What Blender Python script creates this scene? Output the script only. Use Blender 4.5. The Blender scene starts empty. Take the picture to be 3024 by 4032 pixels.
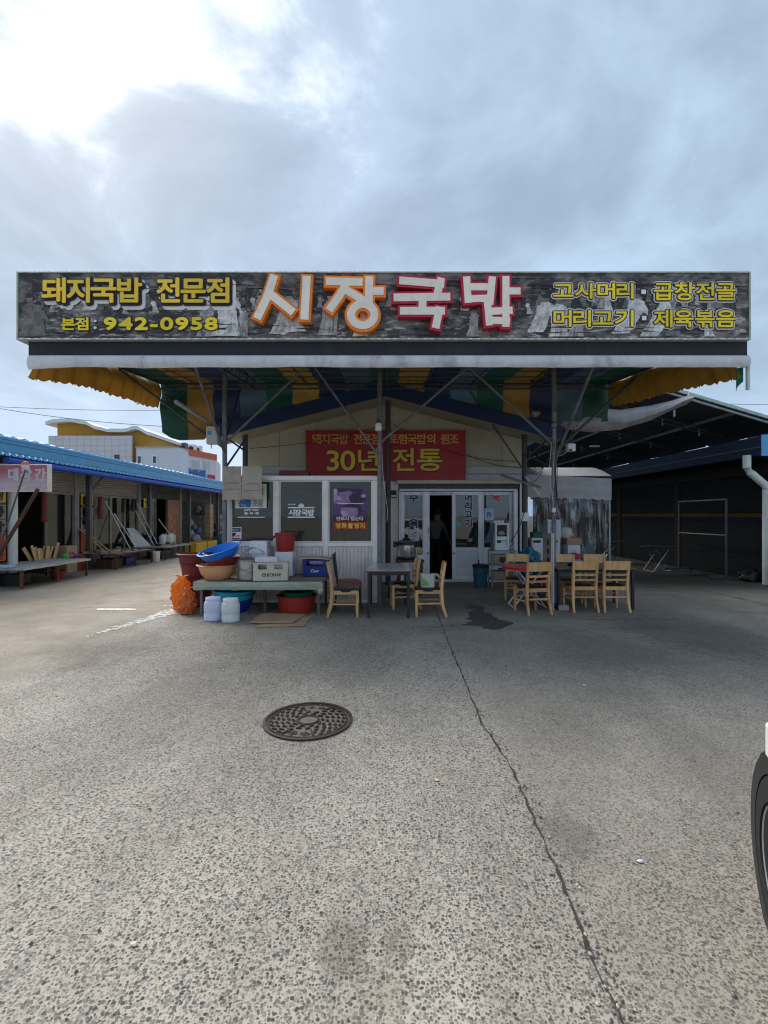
import bpy, bmesh, math, random
from mathutils import Vector, Matrix, noise as mnoise

random.seed(7)
R = math.radians
scene = bpy.context.scene
C = scene.collection

# ------------------------------------------------------------------ camera, sky, sun, exposure
F, X0, Y0, CAMH = 1900.0, 1515.0, 2030.0, 1.6        # focal length and principal point for a 3024 x 4032 frame
cam = bpy.data.cameras.new('camera'); camo = bpy.data.objects.new('camera', cam); C.objects.link(camo)
camo.location = (0, 0, CAMH); camo.rotation_euler = (R(90), 0, 0)
cam.sensor_fit = 'HORIZONTAL'; cam.sensor_width = 36.0; cam.lens = 36.0 * F / 3024.0
cam.shift_x = -(X0 - 1512) / 3024.0; cam.shift_y = (Y0 - 2016) / 3024.0
cam.clip_start = 0.05; cam.clip_end = 3000
scene.camera = camo

SUN_DIR = Vector((-0.44, 0.61, 0.70)).normalized()
SUN_EL = math.asin(SUN_DIR.z); SUN_AZ = math.atan2(SUN_DIR.x, SUN_DIR.y)
w = bpy.data.worlds.new('World'); scene.world = w; w.use_nodes = True
nt = w.node_tree; nt.nodes.clear()
def wn(t, **kw):
    n = nt.nodes.new(t)
    for k, v in kw.items(): setattr(n, k, v)
    return n
def wl(a, b): nt.links.new(a, b)
def wmath(op, a, b=None, clamp=False):
    n = wn('ShaderNodeMath', operation=op, use_clamp=clamp)
    for i, v in enumerate((a, b)):
        if v is None: continue
        if isinstance(v, (int, float)): n.inputs[i].default_value = v
        else: wl(v, n.inputs[i])
    return n.outputs[0]
def wmap(v, a, b, c, d):
    n = wn('ShaderNodeMapRange', interpolation_type='SMOOTHSTEP'); wl(v, n.inputs['Value'])
    for k, q in zip(('From Min', 'From Max', 'To Min', 'To Max'), (a, b, c, d)): n.inputs[k].default_value = q
    return n.outputs['Result']
def wmix(f, a, b):
    n = wn('ShaderNodeMix', data_type='RGBA'); 
    if isinstance(f, (int, float)): n.inputs[0].default_value = f
    else: wl(f, n.inputs[0])
    for i, v in ((6, a), (7, b)):
        if isinstance(v, tuple): n.inputs[i].default_value = (*v, 1)
        else: wl(v, n.inputs[i])
    return n.outputs[2]
sky = wn('ShaderNodeTexSky'); sky.sky_type = 'NISHITA'; sky.sun_disc = False
sky.sun_elevation = SUN_EL; sky.sun_rotation = SUN_AZ; sky.dust_density = 2.0; sky.air_density = 1.2
tc = wn('ShaderNodeTexCoord'); sep = wn('ShaderNodeSeparateXYZ'); wl(tc.outputs['Generated'], sep.inputs[0])
zz = wmath('ADD', wmath('MAXIMUM', sep.outputs[2], 0.0), 0.30)
comb = wn('ShaderNodeCombineXYZ'); wl(wmath('DIVIDE', sep.outputs[0], zz), comb.inputs[0]); wl(wmath('DIVIDE', sep.outputs[1], zz), comb.inputs[1])
def wnoise(scale, detail, rough, off=0.0, dist=0.0):
    m = wn('ShaderNodeMapping'); m.inputs['Location'].default_value = (off, off * .37, off * .11); wl(comb.outputs[0], m.inputs[0])
    n = wn('ShaderNodeTexNoise'); n.inputs['Scale'].default_value = scale; n.inputs['Detail'].default_value = detail
    n.inputs['Roughness'].default_value = rough; n.inputs['Distortion'].default_value = dist; wl(m.outputs[0], n.inputs['Vector'])
    return n.outputs['Fac']
big = wnoise(1.15, 3, .5, 9.8)
med = wnoise(2.6, 8, .58, 0.4, .35)
dotn = wn('ShaderNodeVectorMath', operation='DOT_PRODUCT'); wl(tc.outputs['Generated'], dotn.inputs[0]); dotn.inputs[1].default_value = SUN_DIR
dot = dotn.outputs['Value']
cloud_dens = wmath('ADD', wmath('MULTIPLY', big, .50), wmath('MULTIPLY', med, .50))
deck = wmix(wmap(cloud_dens, .38, .62, 0, 1), (1.34, 1.72, 2.20), (.80, 1.05, 1.38))      # thin and thick parts of the cloud deck
deck = wmix(wmap(sep.outputs[2], .0, .36, .7, 0), deck, (1.42, 1.86, 2.42))                 # paler towards the horizon
sunny = wmath('ADD', dot, wmath('MULTIPLY', wmath('SUBTRACT', cloud_dens, .5), -1.5))
halo = wmap(sunny, .93, 1.11, 0, 1)
deck = wmix(halo, deck, (3.1, 3.25, 3.4))                        # thin cloud lit through by the sun
core = wmath('POWER', wmap(sunny, .99, 1.24, 0, 1), 2.0)
deck = wmix(core, deck, (60.0, 60.4, 60.6))
deck = wmix(.965, sky.outputs[0], deck)
bg = wn('ShaderNodeBackground'); bg.inputs['Strength'].default_value = 0.10; wl(deck, bg.inputs['Color'])
wo = wn('ShaderNodeOutputWorld'); wl(bg.outputs[0], wo.inputs['Surface'])

sl = bpy.data.lights.new('sun', 'SUN'); sl.energy = 1.5; sl.angle = R(48); sl.color = (1.0, 0.95, 0.88)
so = bpy.data.objects.new('sun', sl); C.objects.link(so)
so.rotation_euler = (-SUN_DIR).to_track_quat('-Z', 'Y').to_euler(); so.location = (-20, 30, 40)

scene.view_settings.view_transform = 'Standard'; scene.view_settings.look = 'None'
scene.view_settings.exposure = 2.08; scene.view_settings.gamma = 1.0
scene.render.engine = 'CYCLES'
scene.cycles.use_denoising = True; scene.cycles.filter_width = 1.2
scene.cycles.max_bounces = 7; scene.cycles.diffuse_bounces = 4; scene.cycles.glossy_bounces = 3; scene.cycles.transparent_max_bounces = 10
scene.cycles.use_adaptive_sampling = True; scene.cycles.adaptive_threshold = 0.02
scene.cycles.caustics_reflective = False; scene.cycles.caustics_refractive = False

# ------------------------------------------------------------------ helpers
def s2l(v):
    v /= 255.0
    return v / 12.92 if v <= .04045 else ((v + .055) / 1.055) ** 2.4
def rgb(r, g, b): return (s2l(r), s2l(g), s2l(b))
def at(px, py, Y): return Vector(((px - X0) / F * Y, Y, CAMH - (py - Y0) / F * Y))
def gp(px, py, z=0.0):
    Y = F * (CAMH - z) / (py - Y0)
    return Vector(((px - X0) / F * Y, Y, z))

class NT:
    def __init__(s, name):
        s.m = bpy.data.materials.new(name); s.m.use_nodes = True; s.t = s.m.node_tree; s.t.nodes.clear()
        s.out = s.n('ShaderNodeOutputMaterial'); s.geo = s.n('ShaderNodeNewGeometry'); s.pos = s.geo.outputs['Position']
    def n(s, t, **kw):
        n = s.t.nodes.new(t)
        for k, v in kw.items(): setattr(n, k, v)
        return n
    def l(s, a, b): s.t.links.new(a, b)
    def put(s, v, sock):
        if isinstance(v, (int, float)): sock.default_value = v
        elif isinstance(v, (tuple, list)): sock.default_value = (*v, 1) if len(sock.default_value) == 4 and len(v) == 3 else v
        else: s.l(v, sock)
    def math(s, op, a, b=0.0, clamp=False):
        n = s.n('ShaderNodeMath', operation=op, use_clamp=clamp); s.put(a, n.inputs[0]); s.put(b, n.inputs[1]); return n.outputs[0]
    def map(s, v, a, b, c=0.0, d=1.0):
        n = s.n('ShaderNodeMapRange', interpolation_type='SMOOTHSTEP'); s.put(v, n.inputs[0])
        for i, q in enumerate((a, b, c, d)): n.inputs[i + 1].default_value = q
        return n.outputs[0]
    def mix(s, f, a, b, blend='MIX'):
        n = s.n('ShaderNodeMix', data_type='RGBA', blend_type=blend); s.put(f, n.inputs[0]); s.put(a, n.inputs[6]); s.put(b, n.inputs[7]); return n.outputs[2]
    def scaled(s, sc, off=0.0):
        m = s.n('ShaderNodeMapping'); m.inputs['Scale'].default_value = sc; m.inputs['Location'].default_value = (off, off * .7, off * .3)
        s.l(s.pos, m.inputs[0]); return m.outputs[0]
    def noise(s, scale, detail=4, rough=.55, stretch=(1, 1, 1), off=0.0, dist=0.0):
        n = s.n('ShaderNodeTexNoise'); s.l(s.scaled(stretch, off), n.inputs['Vector'])
        n.inputs['Scale'].default_value = scale; n.inputs['Detail'].default_value = detail; n.inputs['Roughness'].default_value = rough
        n.inputs['Distortion'].default_value = dist; return n.outputs['Fac']
    def bump(s, h, strength=.3, dist=.01):
        n = s.n('ShaderNodeBump'); n.inputs['Strength'].default_value = strength; n.inputs['Distance'].default_value = dist; s.put(h, n.inputs['Height']); return n.outputs[0]
    def bsdf(s, col, rough=.6, metal=0.0, spec=.5, normal=None, **kw):
        b = s.n('ShaderNodeBsdfPrincipled'); s.put(col, b.inputs['Base Color']); s.put(rough, b.inputs['Roughness']); s.put(metal, b.inputs['Metallic'])
        b.inputs['Specular IOR Level'].default_value = spec
        if normal is not None: s.l(normal, b.inputs['Normal'])
        for k, v in kw.items(): s.put(v, b.inputs[k.replace('_', ' ')])
        return b.outputs[0]
    def done(s, sh): s.l(sh, s.out.inputs['Surface']); return s.m

MATS = {}
def mat(name, col, rough=.6, metal=0.0, var=.18, vs=6.0, stretch=(1, 1, 1), bump=0.0, bs=60.0, spec=.4, grime=0.0, gcol=(.09, .075, .06), gs=2.0, trans=0.0, obj=.12):
    """painted / plain surface: colour varied by two noises, patchy grime, per-object shift, optional fine relief and translucency"""
    if name in MATS: return MATS[name]
    t = NT(name)
    n1 = t.noise(vs, 5, .6, stretch); n2 = t.noise(vs * 7, 3, .6, stretch, 5)
    f = t.math('ADD', t.math('MULTIPLY', n1, .65), t.math('MULTIPLY', n2, .35))
    c = t.mix(t.map(f, .3, .7), tuple(v * (1 - var) for v in col), tuple(min(1, v * (1 + var)) for v in col))
    oi = t.n('ShaderNodeObjectInfo')
    c = t.mix(1.0, c, t.mix(oi.outputs['Random'], (1 - obj,) * 3, (1 + obj,) * 3), 'MULTIPLY')
    if grime:
        g = t.noise(gs, 6, .65, stretch, 11, .4)
        c = t.mix(t.math('MULTIPLY', t.map(g, .48, .72), grime), c, gcol)
    rr = t.math('ADD', rough - .06, t.math('MULTIPLY', n1, .14))
    nm = t.bump(t.noise(bs, 3, .6, stretch), bump) if bump else None
    sh = t.bsdf(c, rr, metal, spec, nm)
    if trans:
        tr = t.n('ShaderNodeBsdfTranslucent'); t.put(c, tr.inputs['Color'])
        m = t.n('ShaderNodeMixShader'); m.inputs[0].default_value = trans; t.l(sh, m.inputs[1]); t.l(tr.outputs[0], m.inputs[2]); sh = m.outputs[0]
    MATS[name] = t.done(sh); return MATS[name]

def glass(name, tint=(.75, .8, .8), refl=.12, rough=.02, haze=0.0, hcol=(.3, .31, .3)):
    if name in MATS: return MATS[name]
    t = NT(name)
    tr = t.n('ShaderNodeBsdfTransparent'); t.put(tint, tr.inputs['Color'])
    gl = t.n('ShaderNodeBsdfGlossy'); gl.inputs['Roughness'].default_value = rough
    t.l(t.bump(t.noise(1.2, 2), .06, .02), gl.inputs['Normal'])
    lw = t.n('ShaderNodeLayerWeight'); lw.inputs[0].default_value = .35
    fac = t.math('ADD', t.math('MULTIPLY', lw.outputs['Facing'], .18), refl, True)
    m = t.n('ShaderNodeMixShader'); t.l(fac, m.inputs[0]); t.l(tr.outputs[0], m.inputs[1]); t.l(gl.outputs[0], m.inputs[2]); sh = m.outputs[0]
    if haze:
        d = t.n('ShaderNodeBsdfDiffuse'); t.put(hcol, d.inputs['Color'])
        m2 = t.n('ShaderNodeMixShader'); t.l(t.math('MULTIPLY', t.map(t.noise(3, 5, .6, (1, 1, .3)), .2, .8, .6, 1.2), haze), m2.inputs[0])
        t.l(sh, m2.inputs[1]); t.l(d.outputs[0], m2.inputs[2]); sh = m2.outputs[0]
    MATS[name] = t.done(sh); return MATS[name]

class MB:
    """collects faces with material indices, then builds ONE mesh object"""
    def __init__(s): s.v = []; s.f = []; s.mi = []; s.cur = 0
    def slot(s, i): s.cur = i; return s
    def add(s, vs, fs):
        o = len(s.v); s.v += [Vector(p) for p in vs]; s.f += [tuple(o + i for i in f) for f in fs]; s.mi += [s.cur] * len(fs); return s
    def box(s, a, b, rot=None, about=None):
        (x0, y0, z0), (x1, y1, z1) = a, b
        vs = [Vector(p) for p in ((x0, y0, z0), (x1, y0, z0), (x1, y1, z0), (x0, y1, z0), (x0, y0, z1), (x1, y0, z1), (x1, y1, z1), (x0, y1, z1))]
        if rot is not None:
            c = Vector(about) if about is not None else (Vector(a) + Vector(b)) / 2
            vs = [rot @ (p - c) + c for p in vs]
        return s.add(vs, [(0, 3, 2, 1), (4, 5, 6, 7), (0, 1, 5, 4), (1, 2, 6, 5), (2, 3, 7, 6), (3, 0, 4, 7)])
    def cbox(s, c, sz, rot=None):
        c = Vector(c); h = Vector(sz) / 2; return s.box(c - h, c + h, rot)
    def sweep(s, path, prof, up=(0, 0, 1), caps=True, scale=None, closed=False):
        path = [Vector(p) for p in path]; n = len(path); k = len(prof); rings = []
        for i, p in enumerate(path):
            if closed: t = path[(i + 1) % n] - path[i - 1]
            else: t = path[min(i + 1, n - 1)] - path[max(i - 1, 0)]
            t.normalize(); u = Vector(up)
            if abs(t.dot(u)) > .95: u = Vector((0, 1, 0)) if abs(t.y) < .9 else Vector((1, 0, 0))
            a = t.cross(u).normalized(); b = a.cross(t)
            q = scale[i] if scale else 1
            rings += [p + a * (x * q) + b * (y * q) for x, y in prof]
        fs = []
        for i in range(n if closed else n - 1):
            i2 = (i + 1) % n
            for j in range(k): fs.append((i * k + j, i * k + (j + 1) % k, i2 * k + (j + 1) % k, i2 * k + j))
        if caps and not closed: fs += [tuple(range(k))[::-1], tuple((n - 1) * k + j for j in range(k))]
        return s.add(rings, fs)
    def tube(s, path, r, n=8, scale=None, closed=False): return s.sweep(path, [(r * math.cos(2 * math.pi * i / n), r * math.sin(2 * math.pi * i / n)) for i in range(n)], scale=scale, closed=closed)
    def bar(s, path, w_, h_, up=(0, 0, 1), scale=None): return s.sweep(path, [(-w_ / 2, -h_ / 2), (w_ / 2, -h_ / 2), (w_ / 2, h_ / 2), (-w_ / 2, h_ / 2)], up, scale=scale)
    def lathe(s, prof, c=(0, 0, 0), n=28, rot=None, sx=1.0, sy=1.0, caps=True, wob=0.0):
        c = Vector(c); vs = []; fs = []; m = len(prof)
        for i in range(n):
            a = 2 * math.pi * i / n
            for (r, z) in prof:
                q = 1 + wob * math.sin(3 * a + z * 9)
                p = Vector((r * q * math.cos(a) * sx, r * q * math.sin(a) * sy, z)); vs.append((rot @ p if rot else p) + c)
        for i in range(n):
            j = (i + 1) % n
            for k in range(m - 1): fs.append((i * m + k, j * m + k, j * m + k + 1, i * m + k + 1))
        if caps:
            for k in (0, m - 1):
                if prof[k][0] > 1e-4: fs.append(tuple(i * m + k for i in (range(n) if k else range(n - 1, -1, -1))))
        return s.add(vs, fs)
    def poly(s, pts, d=None):
        """flat polygon, or a prism when the offset d is given"""
        n = len(pts); pts = [Vector(p) for p in pts]
        if d is None: return s.add(pts, [tuple(range(n))])
        d = Vector(d); return s.add(pts + [p + d for p in pts], [tuple(range(n))[::-1], tuple(range(n, 2 * n))] + [(i, (i + 1) % n, n + (i + 1) % n, n + i) for i in range(n)])
    def grid(s, fn, nu, nv, thick=None):
        vs = [Vector(fn(i / nu, j / nv)) for i in range(nu + 1) for j in range(nv + 1)]
        q = lambda i, j: i * (nv + 1) + j
        fs = [(q(i, j), q(i + 1, j), q(i + 1, j + 1), q(i, j + 1)) for i in range(nu) for j in range(nv)]
        if thick is None: return s.add(vs, fs)
        N = len(vs); th = Vector(thick); vs2 = vs + [p + th for p in vs]
        fs2 = fs + [tuple(N + k for k in f[::-1]) for f in fs]
        for i in range(nu): fs2 += [(q(i, 0), N + q(i, 0), N + q(i + 1, 0), q(i + 1, 0)), (q(i, nv), q(i + 1, nv), N + q(i + 1, nv), N + q(i, nv))]
        for j in range(nv): fs2 += [(q(0, j), q(0, j + 1), N + q(0, j + 1), N + q(0, j)), (q(nu, j), N + q(nu, j), N + q(nu, j + 1), q(nu, j + 1))]
        return s.add(vs2, fs2)
    def lump(s, c, r, sub=3, amp=.18, fr=3.0, seed=0.0, squash=1.0, flat=-.9):
        bm = bmesh.new(); bmesh.ops.create_icosphere(bm, subdivisions=sub, radius=1.0)
        vs = []
        for v in bm.verts:
            p = v.co.copy(); d = 1 + amp * mnoise.noise(p * fr + Vector((seed, seed * 2, 0))) + amp * .5 * mnoise.noise(p * fr * 3 + Vector((0, seed, 3)))
            p *= d; p.z = max(p.z * squash, flat); vs.append(Vector(c) + Vector((p.x * r[0], p.y * r[1], p.z * r[2])))
        fs = [tuple(v.index for v in f.verts) for f in bm.faces]; bm.free()
        return s.add(vs, fs)
    def build(s, name, mats, parent=None, smooth=False, bevel=0.0, local=False, seg=1, fix=True):
        if not isinstance(mats, (list, tuple)): mats = [mats]
        off = Vector((0, 0, 0)); loc = None
        if not local:
            if parent is None:
                xs = [p.x for p in s.v]; ys = [p.y for p in s.v]; zs = [p.z for p in s.v]
                loc = off = Vector(((min(xs) + max(xs)) / 2, (min(ys) + max(ys)) / 2, min(zs)))
            else:
                q = parent
                while q is not None: off = off + q.location; q = q.parent
        me = bpy.data.meshes.new(name); me.from_pydata([p - off for p in s.v], [], s.f)
        for m in mats: me.materials.append(m)
        if len(mats) > 1: me.polygons.foreach_set('material_index', s.mi)
        if fix or bevel:
            bm = bmesh.new(); bm.from_mesh(me)
            if bevel: bmesh.ops.bevel(bm, geom=[e for e in bm.edges if len(e.link_faces) == 2 and e.calc_face_angle(0) > .6], offset=bevel, segments=seg, affect='EDGES', clamp_overlap=True)
            if fix: bmesh.ops.recalc_face_normals(bm, faces=bm.faces)
            bm.to_mesh(me); bm.free()
        if smooth:
            me.polygons.foreach_set('use_smooth', [True] * len(me.polygons))
            try: me.set_sharp_from_angle(angle=R(38))
            except Exception: pass
        o = bpy.data.objects.new(name, me); C.objects.link(o); o.parent = parent
        if loc is not None: o.location = loc
        return o

def tag(o, label=None, cat=None, group=None, kind=None):
    for k, v in (('label', label), ('category', cat), ('group', group), ('kind', kind)):
        if v: o[k] = v
    return o
def thing(name, label, cat, loc=(0, 0, 0), rz=0.0, group=None):
    o = bpy.data.objects.new(name, None); C.objects.link(o); o.location = loc; o.rotation_euler = (0, 0, rz); o.empty_display_size = .2
    return tag(o, label, cat, group)
def copy_tree(o, parent=None):
    c = o.copy(); C.objects.link(c); c.parent = parent
    for ch in list(o.children): copy_tree(ch, c)
    return c

# lettering: outlines of the built-in font, laid out character by character and fitted to a box
GLY = {}
def glyph(ch):
    if ch in GLY: return GLY[ch]
    cu = bpy.data.curves.new('glyph', 'FONT'); cu.body = ch; cu.resolution_u = 3
    o = bpy.data.objects.new('glyph', cu); C.objects.link(o)
    dg = bpy.context.evaluated_depsgraph_get(); dg.update()
    me = bpy.data.meshes.new_from_object(o.evaluated_get(dg))
    vs = [v.co.copy() for v in me.vertices]; fs = [tuple(p.vertices) for p in me.polygons]
    bpy.data.objects.remove(o); bpy.data.curves.remove(cu); bpy.data.meshes.remove(me)
    GLY[ch] = (vs, fs); return GLY[ch]
def layout(body, gap=.06, space=.38, vertical=False):
    out = []; x = 0.0
    for ch in body:
        if ch == ' ': x += space; continue
        vs, fs = glyph(ch)
        if not vs: x += space; continue
        a = min(p.x for p in vs); b = max(p.x for p in vs)
        if vertical:
            mid = (a + b) / 2; out.append((ch, [Vector((p.x - mid, p.y - x, 0)) for p in vs], fs)); x += 1.05
        else:
            if ord(ch) > 0x1100: out.append((ch, [Vector((p.x - a + x, p.y, 0)) for p in vs], fs)); x += max(b - a, .62) + gap
            else: out.append((ch, [Vector((p.x - a + x, p.y, 0)) for p in vs], fs)); x += (b - a) + gap
    xs = [p.x for _, vs, _ in out for p in vs]; ys = [p.y for _, vs, _ in out for p in vs]
    return out, (min(xs), max(xs), min(ys), max(ys))
def lettering(name, body, lo, hi, mats, parent, grow=((0.0, 0.0),), depth=.004, bold=.0, each=False, ux=None, n=(0, -1, 0), vertical=False, local=False, gap=.06, space=.38, shear=0.0, relief=0.0):
    """text between the world corners lo (lower start) and hi (upper end); grow = list of (outline width, stand-off) per material, back to front"""
    lo, hi = Vector(lo), Vector(hi); n = Vector(n).normalized(); up = Vector((0, 0, 1)) if abs(n.z) < .9 else Vector((0, 1, 0))
    if ux is None: ux = up.cross(n).normalized()
    ux = Vector(ux).normalized(); W = (hi - lo).dot(ux); H = (hi - lo).dot(up)
    lay, (a, b, c, d) = layout(body, gap, space, vertical)
    sx, sy = W / (b - a), H / (d - c); jobs = [[q] for q in lay] if each else [lay]; res = []
    for grp in jobs:
        mb = MB()
        for li, (g, so_) in enumerate(grow):
            mb.slot(li); tot = g + bold
            k = 1 if tot <= 0 else (8 if tot < .02 else 12); step = 0
            sh = [(0, 0)] + ([(tot * math.cos(2 * math.pi * i / k), tot * math.sin(2 * math.pi * i / k)) for i in range(k)] if k > 1 else [])
            for dx, dy in sh:
                for _, vs, fs in grp:
                    zoff = so_ + depth + step * .00022
                    P = [lo + ux * ((p.x - a) * sx + dx + shear * (p.y - c) * sy) + up * ((p.y - c) * sy + dy) + n * zoff for p in vs]
                    mb.add(P, fs)
                step += 1
            if relief and li == 0:
                for dx, dy in sh[::3]:
                    for _, vs, fs in grp:
                        P = [lo + ux * ((p.x - a) * sx + dx) + up * ((p.y - c) * sy + dy) for p in vs]
                        from collections import Counter
                        ec = Counter()
                        for f in fs:
                            for i in range(len(f)): ec[tuple(sorted((f[i], f[(i + 1) % len(f)])))] += 1
                        for (i, j), q in ec.items():
                            if q == 1: mb.add([P[i] + n * .001, P[j] + n * .001, P[j] + n * (so_ + depth), P[i] + n * (so_ + depth)], [(0, 1, 2, 3)])
        res.append(mb.build(name, mats, parent, fix=False, local=local))
    return res

# ------------------------------------------------------------------ shared materials
galv = mat('galvanised_steel', (.30, .32, .33), .5, .55, .25, 9, bump=.05, grime=.5, gs=3)
dark_steel = mat('painted_dark_steel', (.075, .08, .085), .55, .2, .25, 6, grime=.6, gcol=(.10, .06, .035), gs=4)
rusty = mat('rusty_steel', (.09, .05, .035), .75, .1, .35, 10, bump=.2, grime=.6, gcol=(.16, .07, .03), gs=6)
alu = mat('white_aluminium', (.83, .79, .76), .38, .15, .06, 3, grime=.25, gcol=(.33, .30, .27), gs=2.5)
alu_cool = mat('door_aluminium', (.74, .75, .80), .38, .1, .06, 3, grime=.25, gcol=(.3, .29, .28), gs=2.5)
siding = mat('ribbed_siding', (.78, .72, .68), .5, 0, .07, 2, grime=.4, gcol=(.30, .25, .21), gs=1.8, stretch=(1, 1, .4))
cream_wall = mat('cream_panel', (.44, .42, .33), .55, 0, .08, 1.5, grime=.35, gcol=(.25, .22, .16), gs=1.2)
grey_wall = mat('grey_panel', (.42, .44, .46), .5, 0, .08, 2, grime=.3, gcol=(.25, .24, .22))
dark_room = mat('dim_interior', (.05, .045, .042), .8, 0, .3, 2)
black = mat('black_plastic', (.018, .018, .02), .42, 0, .25, 10)
white_plastic = mat('white_plastic', (.74, .74, .75), .4, 0, .05, 5, grime=.15, gcol=(.4, .38, .34))
card = mat('cardboard', (.36, .25, .155), .85, 0, .15, 5, bump=.15, bs=90, grime=.3, gcol=(.24, .15, .09), gs=5)
white_card = mat('white_carton', (.62, .62, .66), .7, 0, .06, 6, grime=.2, gcol=(.4, .36, .33), gs=6)
foam = mat('white_foam', (.74, .76, .82), .8, 0, .05, 14, bump=.15, bs=120)
ink = mat('dark_print', (.035, .035, .045), .7, 0, .2, 20)
white_print = mat('white_print', (.80, .80, .80), .5, 0, .03)
navy_print = mat('navy_print', (.014, .018, .09), .5, 0, .1)
red_print = mat('red_print', (.48, .02, .03), .5, 0, .1)
blue_print = mat('blue_print', (.02, .13, .52), .5, 0, .15)
yellow_print = mat('yellow_print', (.78, .58, .04), .5, 0, .1)
orange_print = mat('orange_print', (.62, .13, .03), .55, 0, .15)
pane_m = glass('window_glass', (.55, .57, .53), .05, .03, .14, (.24, .24, .21))
door_pane = glass('door_glass', (.5, .55, .55), .09, .02, .05)
dim_pane = glass('dusty_shop_glass', (.26, .31, .31), .03, .06, .06, (.16, .19, .19))
film = mat('frosted_film', (.22, .225, .22), .7, 0, .06, 2, trans=.3)

# ------------------------------------------------------------------ ground
t = NT('pebbled_concrete')
sepg = t.n('ShaderNodeSeparateXYZ'); t.l(t.pos, sepg.inputs[0]); gx, gy = sepg.outputs[0], sepg.outputs[1]
wob = t.math('MULTIPLY', t.math('SUBTRACT', t.noise(1.3, 4, .6), .5), .9)
def voro(scale, off):
    v = t.n('ShaderNodeTexVoronoi', feature='F1'); v.inputs['Scale'].default_value = scale; v.inputs['Randomness'].default_value = .95
    w_ = t.n('ShaderNodeVectorMath', operation='ADD'); t.l(t.scaled((1, 1, 1), off), w_.inputs[0])
    nn = t.n('ShaderNodeTexNoise'); nn.inputs['Scale'].default_value = scale * 1.3; nn.inputs['Detail'].default_value = 2; t.l(t.pos, nn.inputs['Vector'])
    sc = t.n('ShaderNodeVectorMath', operation='SCALE'); t.l(nn.outputs['Color'], sc.inputs[0]); sc.inputs['Scale'].default_value = .5 / scale
    t.l(sc.outputs[0], w_.inputs[1]); t.l(w_.outputs[0], v.inputs['Vector'])
    sp = t.n('ShaderNodeSeparateColor'); t.l(v.outputs['Color'], sp.inputs[0])
    return v.outputs['Distance'], sp.outputs[0], sp.outputs[1], sp.outputs[2]
d1, r1, g1, b1 = voro(58, 0); d2, r2, g2, b2 = voro(92, 3.3); d3, r3, g3, b3 = voro(170, 7.7)
m1 = t.math('MULTIPLY', t.map(d1, .36, .50, 1, 0), t.map(r1, .30, .36)); m2 = t.math('MULTIPLY', t.map(d2, .38, .54, 1, 0), t.map(r2, .16, .22)); m3 = t.math('MULTIPLY', t.map(d3, .3, .5, 1, 0), t.map(r3, .45, .55))
def stone(g, b): return t.mix(t.map(b, .55, .95), t.mix(g, (.060, .060, .062), (.36, .35, .33)), (.25, .20, .155))
matrix = t.mix(t.noise(9, 5, .65), (.41, .385, .335), (.62, .59, .53))
agg = t.mix(t.math('MULTIPLY', m3, .75), matrix, stone(g3, b3)); agg = t.mix(m2, agg, stone(g2, b2)); agg = t.mix(m1, agg, stone(g1, b1))
fine = t.noise(120, 4, .7); smooth_ = t.mix(t.map(fine, .3, .7), (.23, .215, .19), (.40, .375, .335))
asph = t.mix(t.map(t.noise(75, 5, .8), .36, .64), (.17, .15, .122), (.43, .39, .325))
right_zone = t.math('MULTIPLY', t.map(t.math('ADD', gx, t.math('MULTIPLY', wob, .35)), .62, 1.0), t.map(t.noise(.55, 5, .65, off=4), .30, .62, .25, .70))
c = t.mix(right_zone, agg, t.mix(.35, smooth_, agg))
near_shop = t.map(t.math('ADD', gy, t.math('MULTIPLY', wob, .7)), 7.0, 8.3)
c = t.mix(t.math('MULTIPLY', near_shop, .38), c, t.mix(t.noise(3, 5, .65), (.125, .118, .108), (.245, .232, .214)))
alley = t.map(t.math('ADD', gx, t.math('MULTIPLY', wob, .8)), -3.9, -3.35, 1, 0)
c = t.mix(t.math('MULTIPLY', alley, .92), c, asph)
broad = t.noise(.6, 6, .62, off=2); c = t.mix(1.0, c, t.mix(t.map(broad, .25, .75), (.88, .875, .87), (1.10, 1.095, 1.09)), 'MULTIPLY')
spots = t.noise(2.4, 6, .7, off=9, dist=.6); c = t.mix(t.map(spots, .62, .78, 0, .55), c, (.075, .068, .06))
drag = t.noise(1.0, 5, .6, (.35, 2.4, 1), off=6); c = t.mix(t.math('MULTIPLY', t.map(drag, .58, .74, 0, .5), t.map(gy, 5.6, 7.6)), c, (.06, .05, .042))
warm = t.noise(1.7, 4, .6, off=14); c = t.mix(t.map(warm, .6, .8, 0, .35), c, (.30, .24, .16))
c = t.mix(t.math('MULTIPLY', t.map(gx, 4.2, 6.2), t.map(gy, 9.0, 11.5, 0, .85)), c, (.055, .05, .045))  # shade under the alley roof painted into the ground colour
pits = t.noise(7, 5, .75, off=21); c = t.mix(t.math('MULTIPLY', t.map(pits, .60, .74, 0, .6), alley), c, (.09, .078, .062))
patchy = t.noise(1.1, 6, .7, (1, .7, 1), off=31, dist=.5); c = t.mix(1.0, c, t.mix(t.map(patchy, .35, .68), (.86, .85, .845), (1.10, 1.095, 1.09)), 'MULTIPLY')
tyre = t.math('MULTIPLY', t.map(t.noise(2.2, 4, .6, (1.0, .12, 1), off=17), .52, .68), .12); c = t.mix(tyre, c, (.13, .125, .118))
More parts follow.
